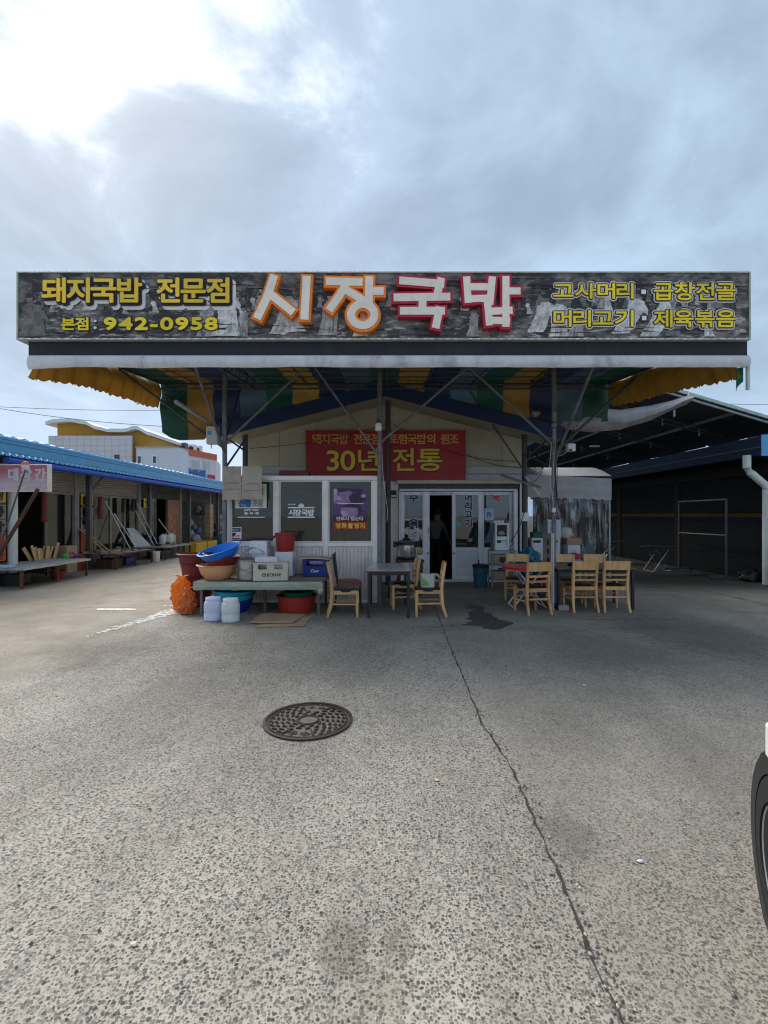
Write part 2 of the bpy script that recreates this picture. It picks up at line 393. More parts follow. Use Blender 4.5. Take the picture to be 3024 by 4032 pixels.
def oil(x_, y_, r_, f_):
    cx = t.math('DIVIDE', t.math('SUBTRACT', gx, x_), r_); cy = t.math('DIVIDE', t.math('SUBTRACT', gy, y_), r_ * 1.4)
    dd = t.math('ADD', t.math('ADD', t.math('MULTIPLY', cx, cx), t.math('MULTIPLY', cy, cy)), t.math('MULTIPLY', t.math('SUBTRACT', t.noise(11, 8, .85, off=x_ * 7 + 40), .5), 5.0))
    return t.map(dd, .1, 1.3, f_, 0)
for x_, y_, r_, f_, cc in ((-.16, 1.78, .11, .40, (.075, .06, .04)), (-.02, 1.60, .12, .25, (.13, .095, .05)), (.05, 1.80, .07, .3, (.09, .07, .05)), (.9, 2.4, .16, .35, (.08, .07, .055)), (-1.9, 4.6, .5, .18, (.10, .09, .075)), (2.6, 5.8, .8, .25, (.075, .066, .058)), (4.2, 6.6, 1.0, .5, (.07, .06, .05)), (-.5, 6.3, .7, .15, (.09, .083, .075)), (1.4, 3.6, .35, .25, (.1, .09, .08)), (-3.3, 5.6, .6, .4, (.10, .075, .05))):
    c = t.mix(oil(x_, y_, r_, f_), c, cc)
c = t.mix(1.0, c, (.735, .71, .675), 'MULTIPLY')
hgt = t.math('ADD', t.math('MULTIPLY', m1, .5), t.math('ADD', t.math('MULTIPLY', m2, .35), t.math('MULTIPLY', fine, .35)))
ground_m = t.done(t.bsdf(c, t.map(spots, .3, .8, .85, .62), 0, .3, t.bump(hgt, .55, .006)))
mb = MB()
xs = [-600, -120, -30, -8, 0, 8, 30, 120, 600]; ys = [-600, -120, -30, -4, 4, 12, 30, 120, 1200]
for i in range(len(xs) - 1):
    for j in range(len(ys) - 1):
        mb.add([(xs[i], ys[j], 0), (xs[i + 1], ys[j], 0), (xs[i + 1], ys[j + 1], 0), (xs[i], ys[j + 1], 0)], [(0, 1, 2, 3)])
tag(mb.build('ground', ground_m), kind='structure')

def crack(pts, wmin, wmax, step=.05, z=.004, jag=.014):
    mb = MB(); L = []
    for a, b in zip(pts, pts[1:]):
        n = max(2, int((b - a).length / step))
        for i in range(n): L.append(a.lerp(b, i / n))
    L.append(pts[-1]); prev = None
    for i, p in enumerate(L):
        tdir = (L[min(i + 1, len(L) - 1)] - L[max(i - 1, 0)]).normalized(); sd = Vector((-tdir.y, tdir.x, 0))
        j = (mnoise.noise(Vector((p.x * 9, p.y * 9, 1))) + .5 * random.uniform(-1, 1)) * jag; wd = random.uniform(wmin, wmax) / 2
        if random.random() < .06: wd *= 2.6
        a = p + sd * (j + wd) + Vector((0, 0, z)); b = p + sd * (j - wd) + Vector((0, 0, z))
        if prev: mb.add([prev[0], a, b, prev[1]], [(0, 1, 2, 3)])
        prev = (a, b)
    return mb
crack_m = mat('dirt_filled_joint', (.045, .04, .035), .95, 0, .5, 30, bump=.5, bs=120)
cp = [gp(*q) for q in ((1708, 2385), (1735, 2452), (1790, 2590), (1862, 2760), (1892, 2840), (1960, 2935), (2030, 3062), (2092, 3195), (2200, 3440), (2290, 3680), (2380, 3880), (2455, 4032))]
cp.append(cp[-1] + (cp[-1] - cp[-2]) * 3)
tag(crack(cp, .004, .017).build('pavement_joint', crack_m, fix=False), kind='structure')
tag(crack([gp(2500, 2268), gp(2640, 2292), gp(2800, 2330), gp(3050, 2392)], .008, .03, .12).build('pavement_crack', crack_m, fix=False), kind='structure')
tag(crack([gp(1735, 2462), gp(1830, 2462), gp(1990, 2466)], .004, .012, .08).build('pavement_crack', crack_m, fix=False), kind='structure')
tag(crack([gp(760, 2298), gp(640, 2294), gp(560, 2300)], .006, .02, .12).build('pavement_crack', crack_m, fix=False), kind='structure')

wet_t = NT('wet_patch'); wet_m = wet_t.done(wet_t.bsdf(wet_t.mix(wet_t.noise(14, 4), (.045, .040, .035), (.085, .076, .066)), .42, 0, .35, wet_t.bump(wet_t.noise(60, 4), .3, .004)))
def puddle(pts, seed, z=.005):
    P = []
    for a, b in zip(pts, pts[1:] + pts[:1]):
        for i in range(8):
            q = a.lerp(b, i / 8); k = mnoise.noise(q * 4 + Vector((seed, 0, 0))) * .20 + mnoise.noise(q * 11) * .10
            P.append(Vector((q.x + k, q.y + k * .8, z)))
    return MB().poly(P)
tag(puddle([gp(*q) for q in ((1832, 2372), (1880, 2380), (1918, 2412), (1990, 2440), (2010, 2458), (1985, 2474), (1930, 2484), (1880, 2470), (1850, 2455), (1862, 2425), (1838, 2400))], 1).build('wet_patch', wet_m, fix=False), kind='structure')

paint_m = mat('worn_white_paint', (.52, .51, .49), .7, 0, .12, 30, grime=.4, gcol=(.3, .28, .26), gs=20)
mb = MB()
def flake(c, r):
    k = random.randint(5, 7); a0 = random.random() * 6
    mb.poly([(c.x + r * random.uniform(.55, 1.2) * math.cos(a0 + 6.283 * i / k) * 1.3, c.y + r * random.uniform(.55, 1.2) * math.sin(a0 + 6.283 * i / k), .004 + random.random() * .002) for i in range(k)])
for i in range(420):
    u = random.random() ** .75; a = gp(728, 2395).lerp(gp(330, 2512), 1 - u); sp_ = .03 + .16 * u
    if random.random() < .25 + .75 * u: flake(a + Vector((random.gauss(0, sp_ * .5), random.gauss(0, sp_ * .9), 0)), random.uniform(.014, .04) * (.6 + .6 * u))
for i in range(60): flake(gp(random.uniform(395, 530), 2400 + random.uniform(-2, 2)), random.uniform(.03, .06))
for i in range(26): flake(gp(random.uniform(640, 720), 2384 + random.uniform(-2, 2)), random.uniform(.02, .04))
tag(mb.build('road_marking', paint_m, fix=False), kind='structure')

# ------------------------------------------------------------------ main shop building: gable hall with a projecting glazed annex
WY = 11.7                                       # front wall plane
wallx0, wallx1, EAVE, APEX = -3.45, 3.45, 3.42, 4.28
shop = thing('market_restaurant', 'cream restaurant hall with blue gable fascia and white sliding doors under the canopy', 'building', (0, WY, 0))
def zroof(x): return APEX - (APEX - EAVE) * abs(x) / 3.45
seams = [-3.45, -2.55, -1.65, -.75, .15, 1.05, 1.95, 2.85, 3.45]
for a, b in zip(seams, seams[1:]):
    pts = [(a + .004, WY, 2.79), (b - .004, WY, 2.79), (b - .004, WY, zroof(b))] + ([(0, WY, APEX)] if a < 0 < b else []) + [(a + .004, WY, zroof(a))]
    MB().poly(pts, (0, .08, 0)).build('wall_panel', cream_wall, shop)
MB().box((-3.46, WY + .01, 2.46), (3.46, WY + .09, 2.785)).build('wall_band', grey_wall, shop)
MB().box((-3.46, WY - .008, 2.60), (3.46, WY + .0, 2.615)).build('trim', mat('dark_seam', (.1, .1, .1), .7), shop)
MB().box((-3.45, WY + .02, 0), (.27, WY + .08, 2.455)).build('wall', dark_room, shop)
MB().box((3.28, WY + .02, 0), (3.45, WY + .08, 2.455)).build('wall', siding, shop)
for x in (-3.45, 3.37):
    MB().box((x, WY + .1, 0), (x + .08, WY + 20, 3.4)).build('side_wall', cream_wall, shop)
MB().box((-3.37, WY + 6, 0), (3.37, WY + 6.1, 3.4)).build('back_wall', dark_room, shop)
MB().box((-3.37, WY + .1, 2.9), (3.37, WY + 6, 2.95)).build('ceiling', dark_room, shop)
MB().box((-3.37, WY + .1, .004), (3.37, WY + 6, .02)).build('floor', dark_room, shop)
blue_fascia = mat('blue_fascia', (.010, .035, .12), .45, 0, .15, 2, grime=.4, gcol=(.02, .025, .04), gs=1.5)
blue_roof = mat('light_blue_roof', (.075, .30, .55), .38, .1, .12, .7, grime=.25, gcol=(.10, .22, .32), gs=1.2)
FY = 10.70
for sgn in (-1, 1):
    ex = 3.95 * sgn
    zz0, zz1 = 4.26, 4.26 - 3.95 * .25
    MB().poly([(0, FY, zz0), (ex, FY, zz1), (ex, FY, zz1 + .30), (0, FY, zz0 + .30)], (0, .05, 0)).build('gable_fascia', blue_fascia, shop)
    MB().poly([(0, FY + .052, zz0 + .02), (ex, FY + .052, zz1 + .02), (ex, WY, zz1 + .02), (0, WY, zz0 + .02)], (0, 0, .03)).build('soffit', cream_wall, shop)
    mb = MB(); n = 46
    for side in (0, 1):
        pass
    mb.grid(lambda u, v: (ex * u, FY + .06 + 20.5 * v, zz0 + (zz1 - zz0) * u + .25 + .012 * math.cos(v * 500)), 2, 60, (0, 0, .04)).build('roof', blue_roof, shop)
# ribbed strip of wall beside the annex
def ribs(name, x0, x1, z0, z1, y, parent, m=siding, pitch=.065, d=.014, axis=0):
    n = max(2, int(round((x1 - x0) / pitch))); P = []
    for i in range(n):
        a = x0 + (x1 - x0) * i / n; p = (x1 - x0) / n
        P += [(a, 0), (a + p * .12, -d), (a + p * .82, -d), (a + p * .94, 0)]
    P.append((x1, 0)); mb = MB()
    for (a, da), (b, db) in zip(P, P[1:]):
        if axis == 0: mb.add([(a, y + da, z0), (b, y + db, z0), (b, y + db, z1), (a, y + da, z1)], [(0, 1, 2, 3)])
        else: mb.add([(y - da, a, z0), (y - db, b, z0), (y - db, b, z1), (y - da, a, z1)], [(0, 1, 2, 3)])
    return mb.build(name, m, parent, fix=False)
ribs('wall_siding', -.10, .33, 0, 2.46, WY - .02, shop)
ribs('wall_siding', 3.27, 3.45, 0, 2.46, WY - .02, shop)

def frame_rect(name, x0, x1, z0, z1, y, w_, d, m, parent, bottom=True):
    """a window or door leaf frame of four members around an opening"""
    mb = MB()
    mb.box((x0, y, z0), (x0 + w_, y + d, z1)); mb.box((x1 - w_, y, z0), (x1, y + d, z1))
    mb.box((x0 + w_, y + .001, z1 - w_), (x1 - w_, y + d - .001, z1))
    if bottom: mb.box((x0 + w_, y + .001, z0), (x1 - w_, y + d - .001, z0 + w_))
    return mb.build(name, m, parent, bevel=.004)
dx = lambda px: (px - X0) / F * WY
dz = lambda py: CAMH - (py - Y0) / F * WY
# entrance: awning rail, track, posts, two sliding leaves and two fixed lights
MB().box((dx(1563), WY - .17, dz(1906)), (dx(2042), WY + .0, dz(1893))).build('awning_rail', mat('cream_rail', (.62, .58, .45), .5), shop, bevel=.005)
MB().box((dx(1572), WY - .04, dz(1924)), (dx(2040), WY + .06, dz(1907))).build('door_track', dark_steel, shop)
MB().box((dx(1572), WY - .05, dz(1934)), (dx(2036), WY + .06, dz(1925))).build('door_head', alu_cool, shop, bevel=.004)
MB().box((dx(2020), WY - .06, 0), (dx(2036), WY + .06, dz(1935))).build('door_jamb', alu_cool, shop, bevel=.004)
MB().box((dx(1570), WY - .06, 0), (dx(1578), WY + .06, dz(1935))).build('door_jamb', alu_cool, shop, bevel=.004)
MB().box((dx(1578), WY - .08, .004), (dx(2020), WY + .09, .055)).build('door_sill', alu_cool, shop, bevel=.006)
MB().box((dx(1692), WY - .02, dz(1950)), (dx(1778), WY + .03, dz(1936))).build('transom_board', white_card, shop)
def leaf(x0, x1, y, name, rail_z=.74, panel=True, mid=True):
    lf = frame_rect(name, x0, x1, .057, dz(1936), y, .085, .045, alu_cool, shop)
    MB().box((x0 + .085, y + .004, rail_z), (x1 - .085, y + .041, rail_z + .09)).build('mid_rail', alu_cool, lf, bevel=.004)
    ribs('kick_panel', x0 + .086, x1 - .086, .14, rail_z, y + .03, lf, alu_cool, .045, .008)
    MB().box((x0 + .086, y + .018, rail_z + .092), (x1 - .086, y + .024, dz(1936) - .086)).build('pane', door_pane, lf)
    MB().box((x0 + .087, y + .0285, rail_z + .092), (x1 - .087, y + .0305, rail_z + .64)).build('frosted_film', film, lf)
    return lf
l1 = leaf(dx(1579), dx(1676), WY + .01, 'fixed_light')
l2 = leaf(dx(1655), dx(1692), WY - .04, 'door_leaf') if False else None
MB().box((dx(1665), WY - .045, .057), (dx(1691), WY + .0, dz(1936))).build('door_stile', alu_cool, shop, bevel=.004)
l3 = leaf(dx(1779), dx(1896), WY - .04, 'door_leaf')
l4 = leaf(dx(1893), dx(2019), WY + .012, 'door_leaf')
for x in (1684, 1786): MB().cbox((dx(x), WY - .055, dz(2178)), (.045, .02, .03)).build('door_catch', black, shop, bevel=.004)
MB().cbox((dx(1686), WY - .058, dz(2088)), (.03, .02, .14)).build('door_handle', galv, shop, bevel=.005)
# door lettering: navy and red film characters edged in white
def door_text(ch, x0, x1, y0_, y1_, y, par, m, vertical=False):
    lettering('lettering', ch, (dx(x0), y, dz(y1_)), (dx(x1), y, dz(y0_)), [white_print, m], par, ((.008, 0), (.0, .002)), depth=.001, bold=.012, vertical=vertical)
door_text('수', 1613, 1646, 1942, 1975, WY + .02, l1, navy_print); door_text('육', 1613, 1646, 2045, 2077, WY + .02, l1, navy_print)
door_text('머리고기', 1829, 1858, 1944, 2074, WY - .03, l3, navy_print, True)
door_text('국', 1940, 1970, 1944, 1974, WY + .022, l4, red_print)
MB().cbox((dx(1804), WY - .034, dz(2066)), (.10, .006, .13)).build('sticker', mat('aqua_sticker', (.10, .45, .50), .5), l3, bevel=.002)
ns = MB().box((dx(1608), WY + .004, dz(2130)), (dx(1651), WY + .008, dz(2085))).build('notice_sheet', white_card, l1)
for k, (a, b, yy) in enumerate(((1619, 1632, 2102), (1618, 1640, 2110), (1624, 1634, 2123))):
    MB().box((dx(a), WY + .0015, dz(yy + 2)), (dx(b), WY + .003, dz(yy - 1))).build('print_line', ink if k else navy_print, ns)
MB().cbox((dx(1636), WY + .002, dz(2098)), (.05, .003, .035)).build('emblem', red_print, ns)
ps = MB().box((dx(1908), WY + .006, dz(2048)), (dx(1944), WY + .010, dz(2002))).build('notice_sheet', mat('pale_blue_sheet', (.45, .55, .68), .6), l4)
lettering('lettering', '19', (dx(1918), WY + .005, dz(2040)), (dx(1934), WY + .005, dz(2016)), [blue_print], ps, ((0, 0),), .001, .003)
MB().box((dx(1950), WY + .09, dz(2050)), (dx(2000), WY + .094, dz(1990))).build('poster', mat('faded_pink_sheet', (.30, .13, .15), .7), shop)
mtr = MB().box((dx(1538), WY - .10, dz(1960)), (dx(1561), WY - .036, dz(1932))).build('meter_box', black, shop, bevel=.006)
MB().box((dx(1540), WY - .104, dz(1957)), (dx(1559), WY - .101, dz(1950))).build('meter_label', white_print, mtr)

# the annex
AY = 8.85; ax = lambda px: (px - X0) / F * AY; az = lambda py: CAMH - (py - Y0) / F * AY
annex = thing('glazed_annex', 'white aluminium glazed annex of the restaurant with three window bays and ribbed base', 'building', ((ax(884) + ax(1487)) / 2, AY, 0))
AX0, AX1, ATOP, SILL = ax(886), ax(1487), az(1873), az(2136)
MB().box((AX0 - .01, AY - .01, ATOP - .085), (AX1 + .01, AY + .09, ATOP)).build('top_rail', alu, annex, bevel=.006)
MB().box((AX0, AY, 0), (AX1, AY + .08, .055)).build('base_rail', alu, annex, bevel=.006)
MB().box((AX0, AY - .006, SILL - .075), (AX1, AY + .08, SILL)).build('sill_rail', alu, annex, bevel=.006)
cols = [(886, 908), (1079, 1099), (1272, 1292), (1466, 1487)]
for a, b in cols: MB().box((ax(a), AY - .012, .056), (ax(b), AY + .075, ATOP - .086)).build('mullion', alu, annex, bevel=.006)
for (a, b), (c_, d_) in zip(cols, cols[1:]):
    x0, x1 = ax(b) + .001, ax(c_) - .001
    wdw = frame_rect('window', x0, x1, SILL + .001, ATOP - .087, AY + .012, .022, .04, alu, annex)
    MB().box((x0 + .02, AY + .03, SILL + .02), (x1 - .02, AY + .036, ATOP - .105)).build('pane', pane_m, wdw)
    MB().box((x0 + .021, AY + .040, SILL + .02), (x1 - .021, AY + .043, SILL + .40)).build('frosted_film', film, wdw)
    ribs('base_panel', x0, x1, .056, SILL - .076, AY + .03, annex, siding, .066, .014)
ribs('side_panel', AY + .1, WY - .03, 0, ATOP - .09, AX1 - .02, annex, siding, .09, .014, axis=1)
ribs('side_panel', AY + .1, WY - .03, 0, ATOP - .09, AX0 + .02, annex, siding, .09, .014, axis=1)
MB().box((AX0, AY + .09, ATOP - .06), (AX1, WY - .02, ATOP - .01)).build('roof', grey_wall, annex)
MB().box((AX0 + .05, WY - .3, .5), (AX1 - .05, WY - .28, ATOP - .1)).build('inner_wall', mat('olive_inner_wall', (.30, .29, .24), .8, 0, .3, 1.3), annex)
for k in range(6):
    x = AX0 + .35 + k * .42; MB().box((x, AY + 1.3, 1.2), (x + .26, AY + 1.34, 1.2 + .25 + .08 * (k % 3))).build('inner_shelf_item', mat('shelf_item_%d' % (k % 3), [(.2, .22, .16), (.3, .3, .28), (.12, .14, .15)][k % 3], .7), annex)
MB().box((AX0 + .1, AY + 1.2, 1.15), (AX1 - .1, AY + 1.6, 1.19)).build('inner_shelf', grey_wall, annex)
# film lettering on the panes
wy = AY + .028
sg = MB().box((ax(1132), wy - .003, az(2001)), (ax(1238), wy - .0015, az(1996))).build('lettering', white_print, annex)
MB().box((ax(1132), wy - .003, az(2039)), (ax(1238), wy - .0015, az(2034))).build('lettering', white_print, annex)
lettering('lettering', '시장국밥', (ax(1136), wy, az(2030)), (ax(1236), wy, az(2006)), [white_print], annex, ((0, 0),), .002, .005)
MB().lathe([(.0, -.035), (.03, -.035), (.055, .0), (.05, .022), (.018, .034), (.015, .045), (0, .045)], (ax(1185), wy - .004, az(1992)), 16, Matrix.Rotation(0, 3, 'X'), 1, .03).build('bowl_emblem', white_print, annex)
for a in (1133, 1143, 1154): MB().box((ax(a), wy - .003, az(1988)), (ax(a + 8), wy - .0015, az(1984))).build('lettering', white_print, annex)
lettering('lettering', '고사머리 · 머리고기', (ax(960), wy, az(2012)), (ax(1017), wy, az(2003)), [white_print], annex, ((0, 0),), .002, .003)
lettering('lettering', '곱창 · 수육 · 국밥', (ax(960), wy, az(2026)), (ax(1017), wy, az(2016)), [white_print], annex, ((0, 0),), .002, .003)
MB().box((ax(934), wy - .003, az(2038)), (ax(1042), wy - .0015, az(2035))).build('lettering', white_print, annex)
st = MB().box((ax(900), wy - .006, az(2124)), (ax(949), wy - .002, az(2076))).build('security_sticker', white_print, annex)
MB().box((ax(903), wy - .008, az(2094)), (ax(946), wy - .0065, az(2079))).build('sticker_header', navy_print, st)
lettering('lettering', 'CCTV', (ax(910), wy - .009, az(2090)), (ax(939), wy - .009, az(2084)), [white_print], st, ((0, 0),), .001, .001)
MB().poly([(ax(905), wy - .008, az(2098)), (ax(928), wy - .008, az(2098)), (ax(926), wy - .008, az(2106)), (ax(917), wy - .008, az(2115)), (ax(908), wy - .008, az(2107))], (0, .001, 0)).build('emblem', ink, st)
MB().box((ax(926), wy - .0085, az(2113)), (ax(943), wy - .0065, az(2108))).build('emblem', orange_print, st)
MB().box((ax(903), wy - .008, az(2122)), (ax(946), wy - .0065, az(2118))).build('sticker_footer', ink, st)

# paper banner behind the cardboard
by = AY - .02
pb = tag(MB().grid(lambda u, v: (ax(928) + (ax(1051) - ax(928)) * u, by - .01 + .006 * math.sin(u * 7 + v * 3), az(2001) + (az(1906) - az(2001)) * v), 8, 6, (0, .002, 0)).build('paper_banner', mat('cream_paper', (.66, .66, .50), .8, 0, .06, 3), smooth=True), 'cream paper banner with blue brush lettering hung behind the cardboard panel', 'banner')
lettering('lettering', '산불', (ax(943), by - .022, az(1995)), (ax(990), by - .022, az(1968)), [blue_print], pb, ((0, 0),), .001, .008)
lettering('lettering', '조심', (ax(997), by - .022, az(1995)), (ax(1035), by - .022, az(1968)), [mat('grey_blue_print', (.30, .34, .44), .6)], pb, ((0, 0),), .001, .006)
MB().box((ax(1031), by - .022, az(1948)), (ax(1040), by - .020, az(1920))).build('print_block', mat('salmon_print', (.65, .35, .22), .6), pb)

# film poster: plain purple stand-in with its lettering
po = thing('film_poster', 'purple film poster with a red title strip taped inside the annex window', 'poster', (ax(1378), wy - .004, az(2085)))
PX = lambda u: ax(1313) + (ax(1444) - ax(1313)) * u
PZ = lambda v: az(2055) + (az(1924) - az(2055)) * v
pur = [mat('poster_purple_%d' % i, c_, .45, 0, .35, 14) for i, c_ in enumerate(((.10, .055, .17), (.33, .20, .40), (.045, .022, .06), (.50, .36, .55)))]
MB().box((PX(0), wy - .006, PZ(0)), (PX(1), wy - .003, PZ(1))).build('sheet', pur[0], po)
def blob(pts, m, k): MB().poly([(PX(u), wy - .0065 - k * .0006, PZ(v)) for u, v in pts]).build('printed_shape', m, po, fix=False)
def ell(cx, cy, rx, ry, n=18, a0=0, a1=6.283): return [(cx + rx * math.cos(a0 + (a1 - a0) * i / n), cy + ry * math.sin(a0 + (a1 - a0) * i / n)) for i in range(n)]
blob([(0, 1), (.1, 1), (.12, .8), (.3, .68), (.02, .55), (0, .6)], pur[3], 0); blob([(0, .66), (.2, .66), (.48, .7), (.5, .6), (.3, .52), (0, .56)], pur[1], 1)
blob(ell(.36, .83, .20, .15), pur[1], 2); blob([(.1, 1), (.9, 1), (.86, .86), (.6, .9), (.5, .95), (.2, .88)], pur[2], 3); blob(ell(.72, .72, .26, .16), pur[2], 4)
blob(ell(.48, .33, .27, .22), pur[1], 5); blob([(.2, .45), (.5, .57), (.82, .5), (.88, .3), (.76, .2), (.72, .42), (.3, .44)], pur[2], 6); blob([(.2, .3), (.34, .35), (.42, .2), (.3, .14)], pur[3], 7)
blob([(0, 0), (1, 0), (1, .17), (.6, .12), (.3, .15), (0, .2)], pur[2], 8); blob(ell(.9, .78, .08, .05), pur[3], 9)
lettering('lettering', '반드시 잡는다', (PX(.09), wy - .013, PZ(.045)), (PX(.9), wy - .013, PZ(.155)), [mat('peach_print', (.78, .55, .42), .5)], po, ((0, 0),), .001, .003)
MB().box((PX(.12), wy - .014, PZ(.545)), (PX(.9), wy - .013, PZ(.565))).build('print_line', white_print, po)
MB().box((PX(-.015), wy - .010, az(2083)), (PX(1.015), wy - .006, az(2055.5))).build('title_strip', red_print, po)
lettering('lettering', '영화촬영지', (PX(.07), wy - .0105, az(2080)), (PX(.93), wy - .0105, az(2060)), [yellow_print], po, ((0, 0),), .001, .004, gap=.25)

# red name board on the wall above the entrance
RY = 11.55; rx_ = lambda px: (px - X0) / F * RY; rz_ = lambda py: CAMH - (py - Y0) / F * RY
rs = thing('red_sign_board', 'dark red sign board with gold lettering on the gable above the annex', 'sign', (rx_(1518), RY, rz_(1890)))
red_board = mat('dark_red_board', (.38, .018, .028), .45, 0, .08, 1.2)
MB().box((rx_(1207), RY, rz_(1889)), (rx_(1830), RY + .1, rz_(1697))).build('panel', red_board, rs)
frame_rect('frame', rx_(1204), rx_(1833), rz_(1892), rz_(1694), RY - .012, .022, .11, mat('red_frame', (.30, .06, .06), .5), rs)
gold = mat('gold_print', (.68, .42, .09), .5, 0, .1); lime_gold = mat('yellow_green_print', (.80, .60, .05), .5, 0, .12)
for s_, a, b in (('돼지국밥', 1229, 1372), ('전문점', 1394, 1492), ('토렴국밥의', 1532, 1713), ('원조', 1735, 1805)):
    lettering('lettering', s_, (rx_(a), RY, rz_(1748)), (rx_(b), RY, rz_(1709)), [gold], rs, ((0, 0),), .004, .005)
for s_, a, b, yt in (('30', 1288, 1398, 1775), ('년', 1412, 1490, 1768), ('전', 1548, 1630, 1766), ('통', 1644, 1741, 1769)):
    lettering('lettering', s_, (rx_(a) + .02, RY, rz_(1853) - .02), (rx_(b) + .02, RY, rz_(yt) - .02), [ink], rs, ((0, 0),), .003, .011)
    lettering('lettering', s_, (rx_(a), RY, rz_(1853)), (rx_(b), RY, rz_(yt)), [lime_gold], rs, ((0, 0),), .010, .009)
swirl = []
for k in range(3):
    cx_, cz_ = rx_(1755 + 22 * k), rz_(1868 - 6 * k); MB().tube([(cx_ + (.02 + .012 * i) * math.cos(i * .55 + k), RY - .004, cz_ + (.01 + .006 * i) * math.sin(i * .55 + k)) for i in range(16)], .0035, 4).build('flourish', mat('dull_gold_print', (.30, .07, .04), .5), rs)

# ------------------------------------------------------------------ canopy
SY = 6.70
sx_ = lambda px: (px - X0) / F * SY
sz_ = lambda py: CAMH - (py - Y0) / F * SY
can = thing('striped_canopy', 'steel post canopy roofed with blue green and yellow striped tarpaulin', 'canopy', (0, 8.7, 0))
CX = 5.03; CB = 10.8
def zceil(x, y):
    sag = -.05 * math.sin((y - 6.8) / 4 * math.pi * 3) ** 2 + .012 * mnoise.noise(Vector((x * 2.2, y * 2.2, 0)))
    return 4.60 - .10 * (CB - y) + sag
tcol = {'green': (.010, .062, .045), 'yellow': (.26, .155, .03), 'blue': (.014, .026, .065), 'sky': (.06, .11, .15)}
tarp = {k: mat('tarpaulin_' + k, v, .62, 0, .14, 3, bump=.12, bs=9, grime=.35, gcol=tuple(q * .45 for q in v), gs=2.5, trans=.05) for k, v in tcol.items()}
order = ['green', 'yellow', 'blue', 'sky']
nstripe = 17
for i in range(nstripe):
    x0 = -CX + 2 * CX * i / nstripe; x1 = -CX + 2 * CX * (i + 1) / nstripe
    def fn(u, v, x0=x0, x1=x1):
        x = x0 + (x1 - x0) * u
        if v < .6:
            y = 6.82 + (CB - 6.82) * v / .6; return (x, y, zceil(x, y))
        k = (v - .6) / .4
        zb = 3.30 if x < -3.97 else max(3.30 if x < 0 else 3.50, 4.49 - .25 * abs(x))
        if x > 3.97: zb = 3.72
        if x < -4.6: zb += .18 * ((-x - 4.6) / .43) ** 2
        zt = zceil(x, CB)
        fold = .07 * mnoise.noise(Vector((x * 1.6, k * 3.1, 4))) + .04 * math.sin(k * 9 + x * 1.3) * (1 if x < -3.2 else .4)
        return (x, CB + .02 + .05 * k + fold * min(1, k * 4), zt + (zb - zt) * k)
    MB().grid(fn, 3, 34).build('tarpaulin_stripe', tarp[order[i % 4]], can, smooth=True, fix=False)
# scalloped side valances
yel = mat('yellow_valance_tarpaulin', (.33, .16, .018), .6, 0, .15, 3, bump=.15, bs=8, grime=.4, gcol=(.16, .09, .02), gs=2.2, trans=.10)
for sgn in (-1, 1):
    NU = 190
    def fv(u, v, sgn=sgn):
        y = 6.84 + (CB - .05 - 6.84) * u
        zt = zceil(sgn * CX, y) - .01; zb = 3.56 + .50 * u + .05 * math.sin(u * 5) * (1 if sgn < 0 else .4)
        ph = (u * 31) % 1.0
        if v > .86: zb += .035 * abs(math.sin(ph * math.pi)) * -1
        fold = .05 * math.sin(u * 60 + 2 * math.sin(u * 9)) * v + .16 * mnoise.noise(Vector((u * 5, v * 1.3, 2 + sgn))) * v
        drape = -.55 * math.sin(v * math.pi * .5) * (1 - v) * 0
        return (sgn * (CX + .02 - .10 * math.sin(v * math.pi) + .0 * drape) - sgn * fold * .8, y, zt + (zb - zt) * v)
    MB().grid(fv, NU, 9).build('side_valance', yel, can, smooth=True, fix=False)
# front band of black cloth and the white roll below it
black_cloth = mat('black_banner_cloth', (.022, .024, .032), .75, 0, .2, 4, bump=.1, bs=30, grime=.25, gcol=(.06, .06, .07), gs=3, stretch=(1, 1, .3))
white_tarp = mat('white_tarpaulin', (.72, .73, .76), .5, 0, .10, 3, grime=.55, gcol=(.30, .29, .28), gs=3, stretch=(1, 1, .35), trans=.25)
MB().grid(lambda u, v: (sx_(100) + (sx_(2955) - sx_(100)) * u, SY + .06 + .008 * mnoise.noise(Vector((u * 26, v, 0))), 3.815 + (4.07 - 3.815) * v), 120, 4, (0, .03, 0)).build('front_band', black_cloth, can, smooth=True)
def wroll(u, v):
    x = sx_(104) + (sx_(2958) - sx_(104)) * u
    wave = mnoise.noise(Vector((u * 9, 0, 0))) * .5 + mnoise.noise(Vector((u * 34, 3, 0))) * .25
    z = 3.835 + (3.672 + .030 * wave - 3.835) * v - (.03 * max(0, 1 - u * 14) * v)
    return (x, SY + .035 - .035 * math.sin(v * math.pi) + .045 * wave * math.sin(v * math.pi) + .012 * mnoise.noise(Vector((u * 90 + v * 4, v * 3, 1))) * v, z)
MB().grid(wroll, 240, 8, (0, .02, 0)).build('rolled_tarpaulin', white_tarp, can, smooth=True)
MB().grid(lambda u, v: (sx_(2925) + .10 * u, SY + .12 + .05 * math.sin(u * 3), 3.70 - .34 * v * (1 - .4 * u)), 4, 4, (.0, .01, 0)).build('corner_flap', mat('green_flap', (.01, .25, .18), .6, 0, .1, trans=.4), can, smooth=True)
MB().box((sx_(2950), SY + .03, 3.36), (sx_(2960), SY + .07, 3.82)).build('corner_strip', mat('pale_green_edge', (.50, .58, .50), .6), can)
